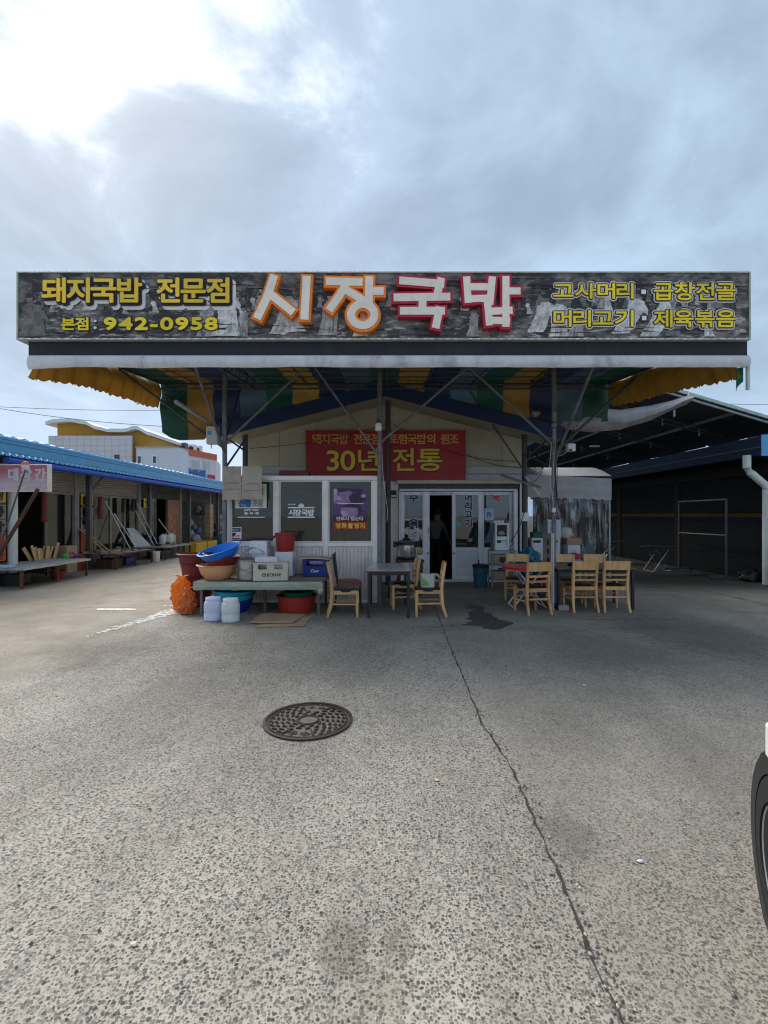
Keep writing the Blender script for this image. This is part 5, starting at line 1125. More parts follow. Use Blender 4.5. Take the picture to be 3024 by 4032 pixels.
for z_ in (.2, .3, .4, .5): MB().box((2.774, 8.22, z_), (2.777, 8.32, z_ + .07)).build('print', white_print, lb)
for z_ in (.8, .95, 1.1): MB().box((2.774, 8.15, z_), (2.777, 8.25, z_ + .09)).build('print', rusty, lb)
tag(MB().box((2.93, 8.12, 0), (3.10, 8.24, .085)).build('concrete_block', mat('concrete_block', (.36, .35, .32), .9, 0, .1, 8, bump=.3), bevel=.006), 'grey concrete block on the ground beside the leaning board', 'block')
tag(MB().lathe([(0, 0), (.09, 0), (.11, .06), (.10, .06), (.08, .01), (0, .01)], (2.98, 8.42, .001), 20).build('black_bowl', black, smooth=True), 'black bowl on the ground behind the concrete block', 'bowl')
blue_chair = mat('blue_stack_plastic', (.015, .04, .22), .4)
sc_ = thing('plastic_chair', 'blue plastic stool with a red seat edge beside the leaning board', 'stool', (2.74, 8.78, 0))
MB().lathe([(0, .44), (.15, .44), (.16, .46), (.15, .50), (0, .50)], (2.72, 8.8, 0), 20).build('seat', blue_chair, sc_, smooth=True); MB().lathe([(.162, .455), (.168, .46), (.168, .48), (.162, .485)], (2.72, 8.8, 0), 20, caps=False).build('seat_edge', redp, sc_)
for a in range(4): MB().tube([(2.72 + .17 * math.cos(a * 1.57 + .7), 8.8 + .17 * math.sin(a * 1.57 + .7), 0), (2.72 + .11 * math.cos(a * 1.57 + .7), 8.8 + .11 * math.sin(a * 1.57 + .7), .44)], .02, 6).build('leg', blue_chair, sc_)

# ------------------------------------------------------------------ vinyl tent
TY = 12.5; tx = lambda px: (px - X0) / F * TY; tzz = lambda py: CAMH - (py - Y0) / F * TY
tent = thing('vinyl_tent', 'tent with a white valance and clear vinyl curtains beside the restaurant', 'tent', (4.8, TY + 1, 0))
TX0, TX1 = tx(2078), tx(2406)
tent_m = mat('white_tent_fabric', (.45, .45, .46), .7, 0, .08, 2, grime=.3, gcol=(.28, .27, .26), trans=.15)
MB().grid(lambda u, v: (TX0 + (TX1 - TX0) * u, TY - .02 + .03 * mnoise.noise(Vector((u * 5, v * 4, 1))), (tzz(1868) + (tzz(1885) - tzz(1868)) * u) + (tzz(1955 + 12 * u) - .03 * abs(math.sin(u * 9 * math.pi)) * (1 if v > .9 else 0) - (tzz(1868) + (tzz(1885) - tzz(1868)) * u)) * v), 54, 10, (0, .012, 0)).build('valance', tent_m, tent, smooth=True)
MB().grid(lambda u, v: (TX1 - .0, TY + 3.0 * u, tzz(1885) + (tzz(1966) - tzz(1885)) * v), 6, 2, (.012, 0, 0)).build('valance', tent_m, tent)
MB().grid(lambda u, v: (TX0 + (TX1 - TX0) * u, TY + 3 * v, tzz(1878) + .02 + .35 * math.sin(v * math.pi)), 4, 8, (0, 0, .012)).build('roof', tent_m, tent)
t = NT('clear_vinyl')
fo = t.noise(3, 2, .5, (3.2, 1, .35), dist=.8); bn_ = t.bump(fo, .6, .15)
trn = t.n('ShaderNodeBsdfTransparent'); t.put((.62, .66, .68), trn.inputs['Color'])
gls = t.n('ShaderNodeBsdfGlossy'); gls.inputs['Roughness'].default_value = .16; t.l(bn_, gls.inputs['Normal']); t.put((.8, .84, .9), gls.inputs['Color'])
dif = t.n('ShaderNodeBsdfDiffuse'); t.put((.35, .37, .40), dif.inputs['Color']); t.l(bn_, dif.inputs['Normal'])
mx = t.n('ShaderNodeMixShader'); mx.inputs[0].default_value = .45; t.l(gls.outputs[0], mx.inputs[1]); t.l(dif.outputs[0], mx.inputs[2])
mx2 = t.n('ShaderNodeMixShader'); t.l(t.map(fo, .45, .80, .14, .40), mx2.inputs[0]); t.l(trn.outputs[0], mx2.inputs[1]); t.l(mx.outputs[0], mx2.inputs[2])
vinyl = t.done(mx2.outputs[0])
MB().grid(lambda u, v: (TX0 + (TX1 - .02 - TX0) * u, TY + .03 + .05 * math.sin(u * 38 + 3 * mnoise.noise(Vector((u * 4, v * 2, 0)))) * (.3 + .7 * (1 - v)) + .07 * mnoise.noise(Vector((u * 7 + v * 2, v * 3, 5))), .10 + (tzz(1950) - .10) * v), 110, 24).build('front_curtain', vinyl, tent, smooth=True, fix=False)
MB().grid(lambda u, v: (TX1 - .03 + .04 * math.sin(u * 22), TY + .05 + 2.9 * u, .10 + (tzz(1950) - .10) * v), 40, 8).build('side_curtain', vinyl, tent, smooth=True, fix=False)
for x in (TX0, TX1):
    for y in (TY + .08, TY + 3): MB().tube([(x, y, 0), (x, y, tzz(1885))], .02, 8).build('pole', white_plastic, tent, smooth=True)
MB().box((TX0 + .3, TY + .3, 0), (TX1 - .3, TY + .9, .75)).build('inner_counter', mat('grey_green_counter', (.16, .20, .17), .7), tent)
tag(MB().lump((TX1 - .5, TY + .22, .62), (.09, .06, .35), 3, .35, 2.3, 4).build('plastic_bag', bagm, smooth=True), 'twisted white plastic bag hanging behind the clear vinyl curtain', 'bag')

# ------------------------------------------------------------------ covered alley on the far side: big roof, silver tarpaulin, shuttered row
roof_dark = mat('grey_metal_roof', (.045, .045, .048), .6, .1, .2, 1.5)
def zbig(x): return 3.90 + .298 * (9.1 - x)
br = thing('alley_roof', 'large dark shed roof spanning the covered alley beside the restaurant', 'roof', (7, 20, 3.6))
for k in range(13):
    y0 = 11.5 + k * 1.6; y1 = y0 + 1.59
    MB().poly([(4.0, y0, zbig(4.0)), (9.80 + random.uniform(-.02, .12), y0, zbig(9.80)), (9.80 + random.uniform(-.02, .12), y1, zbig(9.80)), (4.0, y1, zbig(4.0))], (0, 0, .05)).build('roof_sheet', roof_dark, br)
MB().bar([(4.0, 11.46, zbig(4.0) + .03), (9.85, 11.46, zbig(9.85) + .03)], .06, .07).build('edge_trim', mat('pale_teal_trim', (.45, .58, .56), .4), br)
MB().bar([(4.0, 11.53, zbig(4.0) - .06), (9.85, 11.53, zbig(9.85) - .06)], .05, .05).build('edge_angle', galv, br)
for y in (13.2, 15.6, 18.6, 22, 26):
    for dz_ in (-.08, -.32): MB().tube([(4.0, y, zbig(4.0) + dz_), (9.7, y, zbig(9.7) + dz_ * (.4 if dz_ < -.2 else 1))], .022, 6).build('truss_chord', dark_steel, br)
    for x in (4.6, 5.6, 6.6, 7.6, 8.6): MB().tube([(x, y, zbig(x) - .08), (x, y, zbig(x) - .28)], .014, 5).build('truss_strut', galv, br)
for x in (4.8, 6.0, 7.2, 8.4): MB().bar([(x, 11.6, zbig(x) - .05), (x, 32, zbig(x) - .05)], .06, .08).build('purlin', dark_steel, br)
MB().box((7.05, 16.5, 3.95), (7.35, 16.6, 4.0)).build('strip_lamp', white_plastic, br)
# silver tarpaulin sheet
sil = mat('silver_tarpaulin', (.34, .33, .34), .42, .15, .15, 3, bump=.25, bs=9, grime=.3, gcol=(.2, .17, .16), trans=.25)
def silf(u, v):
    tops = [(2080, 1598), (2180, 1602), (2330, 1606), (2440, 1612), (2560, 1598), (2640, 1578), (2712, 1556)]
    bots = [(2080, 1660), (2180, 1682), (2330, 1700), (2440, 1694), (2560, 1655), (2640, 1618), (2706, 1592)]
    f_ = u * 6; i = min(5, int(f_)); k = f_ - i
    a = (tops[i][0] + (tops[i + 1][0] - tops[i][0]) * k, tops[i][1] + (tops[i + 1][1] - tops[i][1]) * k); b = (bots[i][0] + (bots[i + 1][0] - bots[i][0]) * k, bots[i][1] + (bots[i + 1][1] - bots[i][1]) * k)
    Yb = 11.05 + .15 * u; p = at(a[0], a[1], Yb + .12); q = at(b[0], b[1], Yb - .10)
    r_ = p.lerp(q, v); r_.y -= .22 * math.sin(v * math.pi) + .05 * mnoise.noise(Vector((u * 9, v * 3, 0))); r_.z += .02 * mnoise.noise(Vector((u * 5, v * 7, 2))); return r_
tag(MB().grid(silf, 60, 12, (0, .008, 0)).build('silver_tarpaulin', sil, smooth=True), 'sagging silver grey tarpaulin strung between the canopy and the alley roof', 'tarpaulin')
for a, b in (((2712, 1545), (2712, 1578)), ((2655, 1615), (2655, 1640))): tag(MB().tube([at(*a, 11.3), at(*b, 11.3)], .018, 8).build('tie_pipe', white_plastic, br, smooth=True))
# shuttered row
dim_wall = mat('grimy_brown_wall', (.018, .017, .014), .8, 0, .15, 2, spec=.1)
rr_ = thing('shuttered_row', 'row of dark shuttered shops with a blue eave along the covered alley', 'building', (9.6, 20, 0))
RX = 9.1
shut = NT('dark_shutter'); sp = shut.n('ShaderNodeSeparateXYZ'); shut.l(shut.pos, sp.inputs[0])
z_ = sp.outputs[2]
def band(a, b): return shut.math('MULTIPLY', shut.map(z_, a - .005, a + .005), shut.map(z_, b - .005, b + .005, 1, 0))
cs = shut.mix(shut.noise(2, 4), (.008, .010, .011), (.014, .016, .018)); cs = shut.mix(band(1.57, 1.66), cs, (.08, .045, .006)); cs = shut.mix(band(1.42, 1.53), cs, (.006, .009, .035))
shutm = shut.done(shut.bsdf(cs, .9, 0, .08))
for k in range(5):
    y0, y1 = 11.3 + 3.7 * k, 11.3 + 3.7 * (k + 1)
    mb = MB(); n_ = 38
    for i in range(n_):
        za, zb = 2.6 * i / n_, 2.6 * (i + 1) / n_; zm = (za + zb) / 2
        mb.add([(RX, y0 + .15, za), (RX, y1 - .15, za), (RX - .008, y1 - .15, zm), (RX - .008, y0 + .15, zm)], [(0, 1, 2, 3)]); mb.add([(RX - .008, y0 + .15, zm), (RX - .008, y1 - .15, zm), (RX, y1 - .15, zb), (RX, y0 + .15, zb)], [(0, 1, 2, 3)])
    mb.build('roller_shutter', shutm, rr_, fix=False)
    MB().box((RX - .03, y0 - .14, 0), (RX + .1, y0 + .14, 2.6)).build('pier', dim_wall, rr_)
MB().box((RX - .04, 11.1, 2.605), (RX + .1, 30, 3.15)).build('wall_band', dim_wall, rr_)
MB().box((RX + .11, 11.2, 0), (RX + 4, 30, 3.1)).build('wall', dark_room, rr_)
MB().poly([(8.6, 11.0, 2.98), (8.6, 11.0, 3.42), (8.75, 11.0, 3.46), (13.2, 11.0, 3.6), (13.2, 11.0, 3.2), (9.06, 11.0, 2.98)], (0, 20, 0)).build('eave', mat('shaded_blue_eave', (.006, .016, .045), .6, 0, .2, 2, spec=.2), rr_)  # darker copy of the blue eave paint, alley shade put into its colour
MB().poly([(8.58, 10.985, 2.96), (8.58, 10.985, 3.44), (13.2, 10.985, 3.62), (13.2, 10.985, 2.96)], (0, .012, 0)).build('end_fascia', blue_roof, rr_)
MB().box((8.585, 11.0, 3.16), (8.597, 30.9, 3.19)).build('eave_groove', mat('dark_seam', (.1, .1, .1), .7), rr_)
MB().box((4.2, 31, 0), (9.2, 31.1, 3.25)).build('end_wall', dark_room, rr_)
dpm = mat('white_pvc_pipe', (.62, .66, .62), .4, 0, .05, 3, grime=.3, gcol=(.35, .35, .30))
tag(MB().tube([(8.42, 11.22, 3.0), (8.42, 11.22, 2.72), (8.50, 11.22, 2.60), (8.83, 11.22, 2.32), (8.88, 11.22, 2.2), (8.88, 11.22, 0)], .085, 14).build('downpipe', dpm, smooth=True), 'white plastic downpipe with a double bend at the corner of the shuttered row', 'pipe')
# pipe rack on feet
rack_steel = mat('dull_rack_steel', (.075, .078, .08), .55, .3, .2, 5)
pr = thing('pipe_rack', 'galvanised pipe frame on wheeled feet in front of the dark shutters', 'rack', (8.57, 13, 0))
for y in (12.1, 14.05):
    MB().tube([(8.57, y, .06), (8.57, y, 2.02)], .028, 10).build('upright', rack_steel, pr, smooth=True); MB().bar([(8.15, y, .06), (8.95, y, .06)], .06, .05).build('foot', rack_steel, pr)
    for x in (8.18, 8.92): MB().lathe([(0, -.012), (.035, -.012), (.035, .012), (0, .012)], (x, y, .036), 12, Matrix.Rotation(R(90), 3, 'X')).build('caster', black, pr)
MB().tube([(8.57, 12.1, 2.0), (8.57, 14.05, 2.0)], .028, 10).build('top_bar', rack_steel, pr, smooth=True); MB().tube([(8.57, 12.1, 1.1), (8.57, 14.05, 1.1)], .022, 8).build('mid_bar', rack_steel, pr, smooth=True)
tag(MB().bar([(7.2, 12.9, .08), (8.35, 12.75, .08)], .10, .07).build('steel_channel', rack_steel, bevel=.006), 'steel channel lying on the ground before the pipe rack', 'channel')
def folding_table(label, x, y, rz):
    ft = thing('folding_table', label, 'table', (x, y, 0), R(rz), 'folding tables in the dark alley')
    MB().lathe([(0, .69), (.45, .69), (.46, .705), (.45, .715), (0, .715)], (0, 0, 0), 24).build('tabletop', mat('dark_table_top', (.03, .03, .04), .4), ft, local=True)
    for yy in (-.2, .2):
        for q in (-1, 1): MB().tube([(q * .30, yy, .015), (-q * .24, yy, .688)], .014, 8).build('leg', mat('bright_chrome', (.5, .5, .5), .3, .8), ft, local=True)
    for q in (-1, 1): MB().tube([(q * .30, -.22, .015), (q * .30, .22, .015)], .013, 8).build('foot_bar', galv, ft, local=True)
folding_table('round folding table with crossed chrome legs nearer the pipe rack', 7.85, 13.9, 12); folding_table('round folding table with crossed legs deep in the dark alley', 7.6, 16.4, -10)
tag(MB().lump((8.95, 11.75, .12), (.28, .2, .16), 3, .4, 2, 8).build('rubbish_sack', black, smooth=True), 'black rubbish heap at the foot of the downpipe', 'sack')

# ------------------------------------------------------------------ opposite row of hardware stalls under a blue roof
lr = thing('hardware_row', 'row of hardware stalls under a light blue metal roof along the alley', 'building', (-9.3, 20, 0))
LX = -9.3; EX = -8.45; L0, L1 = 10.3, 34.0
MB().poly([(EX, L0, 3.02), (EX, L0, 3.34), (EX - .05, L0, 3.36), (EX - .05, L0, 3.02)], (0, L1 - L0, 0)).build('eave_fascia', blue_roof, lr)
MB().poly([(EX + .02, L0 - .01, 3.30), (EX + .02, L0 - .01, 3.36), (EX - .06, L0 - .01, 3.38), (EX - .06, L0 - .01, 3.30)], (0, L1 - L0, 0)).build('eave_trim', blue_roof, lr)
MB().grid(lambda u, v: (EX - .06 - 4.2 * u, L0 + (L1 - L0) * v, 3.37 + .62 * u + .012 * math.cos(v * 400)), 2, 130, (0, 0, .03)).build('roof', blue_roof, lr)
MB().box((EX - .01, L0 + .02, 3.205), (EX + .006, L1, 3.222)).build('fascia_groove', mat('blue_shadow_groove', (.03, .12, .24), .5), lr)
mb = MB()
for i in range(118):
    y = L0 + .2 * i; mb.poly([(EX + .045, y, 2.93), (EX + .045, y + .15, 2.93), (EX - .02, y + .15, 3.015), (EX - .02, y, 3.015)], (0, 0, .012))
sg_ = mb.build('corrugated_edge', blue_roof, lr); sg_['kind'] = 'stuff'
MB().tube([(EX - .02, L0 + .5, 2.84), (EX - .03, 20, 2.82), (EX - .02, L1, 2.83)], .085, 12).build('rolled_awning', mat('blue_awning_roll', (.012, .07, .42), .5, 0, .2, 3, bump=.2), lr, smooth=True)
MB().box((LX - .1, L0, 2.92), (EX - .06, L1, 2.98)).build('soffit', dark_room, lr)
MB().box((LX - 4, L0, 0), (LX - 1.8, L1, 3.3)).build('back_wall', dark_room, lr)
MB().box((LX - 1.8, L0 - .05, 0), (LX + .2, L0, 2.9)).build('end_wall', grey_wall, lr)
posts = [10.75, 14.5, 18.2, 21.9, 25.6, 29.3]
shm = mat('beige_roller_shutter', (.30, .28, .25), .5, .2, .1, 1.5, grime=.3)
for k, y in enumerate(posts):
    MB().box((-8.95, y - .07, 0), (-8.82, y + .07, 2.92)).build('post', dark_steel, lr)
    if k: MB().bar([(-8.88, y + .05, 2.3), (-8.62, y + .35, 2.85)], .05, .05).build('knee_brace', dark_steel, lr)
    MB().box((LX - .1, y - .10, 0), (LX + .06, y + .10, 2.9)).build('pier', mat('stall_pier', (.26, .25, .25), .7, 0, .2), lr)
    if k > 3: continue
    y1 = posts[k + 1]
    mb = MB(); n_ = 9
    for i in range(n_):
        za, zb = 2.28 + .62 * i / n_, 2.28 + .62 * (i + 1) / n_; zm = (za + zb) / 2
        mb.add([(LX + .02, y + .11, za), (LX + .02, y1 - .11, za), (LX + .045, y1 - .11, zm), (LX + .045, y + .11, zm)], [(0, 1, 2, 3)]); mb.add([(LX + .045, y + .11, zm), (LX + .045, y1 - .11, zm), (LX + .02, y1 - .11, zb), (LX + .02, y + .11, zb)], [(0, 1, 2, 3)])
    mb.build('roller_shutter', shm if k < 2 else dark_steel, lr, fix=False)
    MB().box((LX - 1.8, y + .1, .01), (LX - .1, y + .14, 2.9)).build('party_wall', dark_room, lr)
stall_frame = mat('grimy_stall_frame', (.20, .19, .18), .5, .1, .2, 3, grime=.4)
def shopfront(y0, y1, n, lo=.45):
    for i in range(n):
        a = y0 + (y1 - y0) * i / n; b = y0 + (y1 - y0) * (i + 1) / n
        mb = MB(); x = LX
        for q in ((a, a + .05, .02, 2.27), (b - .05, b, .02, 2.27), (a + .05, b - .05, 2.21, 2.269), (a + .05, b - .05, lo - .06, lo)): mb.box((x - .03, q[0], q[2]), (x + .02, q[1], q[3]))
        wd = mb.build('shop_window', stall_frame, lr); MB().box((x - .012, a + .05, lo), (x - .006, b - .05, 2.21)).build('pane', dim_pane, wd)
        MB().box((x - .02, a + .051, .02), (x + .0, b - .051, lo - .061)).build('kick_panel', stall_frame, wd)
shopfront(10.85, 11.95, 1); shopfront(13.2, 14.4, 1); shopfront(14.6, 18.1, 4); shopfront(18.3, 19.6, 1)
MB().box((LX - .05, 20.6, 0), (LX + .05, 21.8, 2.28)).build('brick_pier', mat('brown_brick', (.28, .15, .10), .9, 0, .4, 9, bump=.3), lr)
for i in range(6):
    for j in range(3): MB().box((LX + .051, 20.62 + .39 * j + .19 * (i % 2) * (1 if j < 2 else 0), .42 + .2 * i), (LX + .062, 20.62 + .39 * j + .36, .42 + .2 * i + .18)).build('brick', [mat('brown_brick', (.28,) * 3), mat('orange_brick', (.40, .16, .09), .9)][(i + j) % 2], lr)
tag(MB().box((LX - .9, 19.75, 2.12), (LX - .8, 20.35, 2.16)).build('strip_lamp', white_plastic, lr))
# vertical banners lettered in squares
def banner(y, w_, full=True, label=''):
    x = LX + .055; bt = thing('stall_banner', label, 'banner', (x, y, .8), 0, 'lettered banners of the hardware stalls')
    def sq(z0, z1, m, s_, tm, edge_=None, bold=.012):
        MB().box((x, y - w_ / 2, z0), (x + .01, y + w_ / 2, z1)).build('panel', m, bt)
        lettering('lettering', s_, (x + .01, y + w_ * .40, z0 + .05), (x + .01, y - w_ * .40, z1 - .05), [tm] if not edge_ else [edge_, tm], bt, ((0, 0),) if not edge_ else ((.03, 0), (0, .004)), .003, bold, n=(1, 0, 0), ux=(0, -1, 0) if False else (0, 1, 0))
    ys = mat('banner_yellow', (.62, .43, .02), .5, 0, .08); kh = mat('banner_khaki', (.30, .28, .22), .6, 0, .1); orr = mat('banner_orange', (.55, .14, .03), .55, 0, .1)
    def sq2(z0, z1, m, s_, tm, bold):
        MB().box((x, y - w_ / 2, z0), (x + .01, y + w_ / 2, z1)).build('panel', m, bt)
        lettering('lettering', s_, (x + .01, y - w_ * .40, z0 + .05), (x + .01, y + w_ * .40, z1 - .05), [tm], bt, ((0, 0),), .003, bold, n=(1, 0, 0), ux=(0, 1, 0))
    sq2(1.92, 2.26, ys, '신광', ink, .010)
    if full:
        sq2(1.52, 1.86, kh, '종', ink, .026); sq2(1.15, 1.50, kh, '합', ink, .026); sq2(.82, 1.13, orr, '철', red_print, .022); sq2(.50, .80, orr, '물', red_print, .022)
banner(11.45, .62, True, 'yellow, khaki and orange lettered banner at the near stall door')
banner(14.98, .62, True, 'yellow, khaki and orange lettered banner beside the leaning poles')
banner(18.75, .5, False, 'small yellow lettered banner in the third stall window')
# smith's sign
pk = thing('smithy_sign', 'faded pink and white sign board hung below the blue eave', 'sign', (-8.35, 10.7, 2.15))
pt = NT('faded_pink_board'); pzz = pt.n('ShaderNodeSeparateXYZ'); pt.l(pt.pos, pzz.inputs[0])
pkm = pt.done(pt.bsdf(pt.mix(pt.map(pzz.outputs[2], 2.25, 2.62), (.52, .42, .48), (.42, .10, .15)), .45))
KY = 10.7; kx = lambda px: (px - X0) / F * KY; kz = lambda py: CAMH - (py - Y0) / F * KY
MB().box((kx(188) - 1.9, KY, kz(1934)), (kx(188), KY + .12, kz(1830))).build('panel', pkm, pk); frame_rect('frame', kx(188) - 1.91, kx(188) + .01, kz(1936), kz(1828), KY - .012, .02, .14, alu, pk)
lettering('lettering', '대장간', (kx(34), KY, kz(1893)), (kx(180), KY, kz(1845)), [mat('silver_print', (.50, .50, .56), .4)], pk, ((0, 0),), .004, .012, gap=.25)
for i in range(9): MB().box((kx(40 + i * 14), KY - .004, kz(1921)), (kx(40 + i * 14 + 9), KY - .001, kz(1912))).build('print', mat('pale_orange_print', (.58, .40, .34), .6), pk)
wl_ = thing('warning_lamp', 'round white lamp with an orange hood on a leaning pole', 'lamp', at(100, 1850, 10.3))
MB().lathe([(0, 0), (.05, .005), (.075, .05), (.075, .10), (0, .10)], at(100, 1848, 10.3), 16).build('lens', mat('pale_lens', (.6, .7, .75), .2), wl_, smooth=True); MB().lathe([(0, .17), (.05, .16), (.085, .10), (.085, .095), (0, .095)], at(100, 1848, 10.3), 16).build('hood', orange_print, wl_, smooth=True)
MB().tube([gp(-60, 2330) , at(100, 1850, 10.3)], .018, 6).build('pole', dark_steel, wl_)
tag(MB().tube([at(-70, 2300, 10.2), at(150, 1925, 10.5)], .04, 8).build('leaning_pole', rusty, smooth=True), 'thick rusty brown pole leaning across the first stall', 'pole')
tag(MB().tube([(-8.75, 11.35, 0), (-8.75, 11.35, 2.85)], .10, 14).build('white_pipe', dpm, smooth=True), 'white plastic pipe standing at the first stall of the hardware row', 'pipe')
# low display platforms
tool_h = [mat('hung_red', (.16, .02, .025), .8), mat('hung_black', (.02, .02, .02), .8), mat('hung_brown', (.12, .07, .04), .8), mat('hung_blue', (.02, .035, .12), .8)]
plank_m = mat('grey_platform_board', (.30, .28, .26), .85, 0, .2, 3, stretch=(2, .3, 1), grime=.3)
def platform(label, y0, y1, z, edge_m, x0=-9.05, x1=-7.88, n=6):
    p = thing('display_platform', label, 'platform', ((x0 + x1) / 2, (y0 + y1) / 2, 0), 0, 'low platforms before the hardware stalls')
    for i in range(n): MB().box((x0 + (x1 - x0) * i / n, y0, z - .03), (x0 + (x1 - x0) * (i + 1) / n - .008, y1, z - .004 * (i % 2))).build('plank', plank_m, p)
    MB().grid(lambda u, v: (x1 + .012, y0 + (y1 - y0) * u, z + .006 - (.045 + .012 * mnoise.noise(Vector((u * 9, y0, 0)))) * v), 30, 2, (.008, 0, 0)).build('edge_cloth', edge_m, p)
    MB().grid(lambda u, v: (x0 + (x1 - x0) * u, y0 - .012, z + .006 - .04 * v), 10, 2, (0, -.006, 0)).build('edge_cloth', edge_m, p)
    for x in (x0 + .05, x1 - .06):
        for y in (y0 + .05, (y0 + y1) / 2, y1 - .05): MB().bar([(x, y, 0), (x, y, z - .032)], .05, .05).build('leg', rusty, p)
    return p
platform('low platform with a white frayed edge, first before the hardware stalls', 10.5, 12.9, .44, mat('frayed_white_cloth', (.50, .47, .42), .9, 0, .2, 6))
platform('dark low platform spread with tools before the second hardware stall', 14.2, 16.5, .46, rusty); platform('pale low platform before the third hardware stall, beyond the white pail', 17.4, 19.7, .46, plank_m)
MB().grid(lambda u, v: (-9.04 + 1.18 * u, 10.47 + 2.45 * v, .447 + .008 * mnoise.noise(Vector((u * 5, v * 9, 0)))), 12, 20, (0, 0, .006)).build('ground_cloth', mat('checked_grey_cloth', (.30, .29, .28), .9, 0, .35, 14, grime=.3), next(o for o in scene.objects if o.name == 'display_platform'))
random.seed(4)
for k, (x_, y_, sx2, sy2, h_, m_, lab) in enumerate(((-8.6, 11.2, .5, .4, .26, black, 'black crate pushed under the white edged platform'), (-8.5, 14.9, .5, .6, .28, rusty, 'rusty box under the dark tool platform'), (-8.55, 15.8, .45, .5, .24, cobalt, 'blue box under the dark tool platform'), (-8.5, 18.2, .5, .7, .3, black, 'black box under the pale platform'), (-8.95, 13.55, .35, .45, .75, card, 'tall brown carton between the first stall window and the post'), (-8.95, 13.95, .3, .3, .5, maroon, 'dark red box next to the tall brown carton'), (-9.0, 19.95, .4, .35, .85, black, 'dark stacked box in the third stall doorway'))):
    tag(MB().box((x_ - sx2 / 2, y_ - sy2 / 2, .004), (x_ + sx2 / 2, y_ + sy2 / 2, h_)).build('stored_box', m_, bevel=.012), lab, 'box', 'boxes stored at the hardware stalls')
for k in range(10):
    y_ = random.choice((11.0, 12.3, 12.7, 13.0, 14.9, 15.6, 16.9, 17.6, 20.1, 20.4)) + random.uniform(-.1, .1); l_ = random.uniform(.4, .9)
    tag(MB().grid(lambda u, v: (-9.15 + .06 * math.sin(u * 6.28), y_ + .10 * math.cos(u * 6.28) * (.6 + .5 * v), 2.2 - l_ * v + .02 * math.sin(u * 20)), 14, 5).build('hanging_goods', tool_h[k % 4], smooth=True, fix=False), ['dark red', 'black', 'brown', 'dark blue'][k % 4] + ' bundle hanging under the hardware stall shutters', 'goods', 'goods hanging at the stalls')
tool_m = [mat('tool_black', (.03, .03, .03), .5), mat('tool_wood', (.36, .22, .10), .7), mat('tool_steel', (.3, .3, .3), .4, .7), mat('tool_brown', (.14, .08, .05), .7)]
names = ['hammer_handle', 'tool_tray', 'saw_blade', 'tool_box']
for i in range(22):
    y = 14.35 + 2.0 * random.random(); x = random.uniform(-8.95, -8.0); k = random.randint(0, 3); l_ = random.uniform(.12, .38); rz = random.uniform(-1, 1)
    o = MB().cbox((x, y, .462 + .02 + .002 * i), (random.uniform(.05, .16), l_, random.uniform(.02, .07)), Matrix.Rotation(rz, 3, 'Z')).build('hand_tool', tool_m[k], bevel=.006)
    tag(o, ['black', 'wooden', 'steel', 'brown'][k] + ' hand tool among the wares spread on the dark platform', 'tool', 'hand tools on the dark platform')
for i in range(9):
    y = 17.5 + 2.0 * random.random(); x = random.uniform(-8.9, -8.05); k = random.randint(0, 3)
    tag(MB().cbox((x, y, .462 + .04 + .002 * i), (random.uniform(.08, .2), random.uniform(.1, .3), random.uniform(.05, .09)), Matrix.Rotation(random.uniform(-1, 1), 3, 'Z')).build('hand_tool', tool_m[k], bevel=.006), ['black', 'wooden', 'steel', 'brown'][k] + ' hand tool on the pale platform of the third stall', 'tool', 'hand tools on the pale platform')
for i in range(9):
    a = -.5 + i * .11 + random.uniform(-.12, .12); b0 = Vector((-8.98 + random.uniform(-.05, .12), 12.25 + .085 * i + random.uniform(-.03, .03), .45))
    tag(MB().bar([b0, b0 + Vector((.06 * math.sin(a * 3), .35 * math.sin(a), random.uniform(.28, .46)))], random.uniform(.07, .13), .018, up=(1, 0, 0)).build('wooden_paddle', mat('pale_wood', (.50, .36, .17), .7, 0, .2, 8), bevel=.004), ['first', 'second', 'third', 'fourth', 'fifth', 'sixth', 'seventh', 'eighth', 'ninth'][i] + ' pale wooden paddle of the fan behind the white edged platform', 'paddle', 'wooden paddles on the first platform')
for i, (cc, nm) in enumerate((((.03, .45, .10), 'green'), ((.5, .05, .03), 'red'), ((.04, .05, .35), 'blue'))): tag(MB().lump((-8.7, 13.15 + .16 * i, .12 + .36), (.10, .09, .10), 2, .2, 2, i).build('toy_ball', mat('ball_' + nm, cc, .4), smooth=True), nm + ' plastic ball beside the wooden paddles', 'ball')
tag(MB().box((-8.62, 10.62, .446), (-8.25, 10.80, .50)).build('wet_wipe_pack', mat('pale_blue_pack', (.30, .50, .75), .35), bevel=.012), 'pale blue plastic pack lying on the white edged platform', 'pack')
tag(MB().lathe(basin_prof(.17, .22, base=.8), (-8.2, 12.1, .001), 24, caps=False).build('maroon_pail', maroon, smooth=True), 'maroon pail under the white edged platform', 'pail')
for i in range(2): tag(MB().bar([(-8.7 + .1 * i, 15.0 + .1 * i, .48), (-9.2, 14.55 + .16 * i, 1.18)], .10, .03).build('leaning_plank', mat('pale_wood', (.5, .36, .17), .7), bevel=.003), ['pale plank leaning at the second stall banner', 'pale plank leaning beside the first leaning plank'][i], 'plank', 'planks leaning at the second stall')
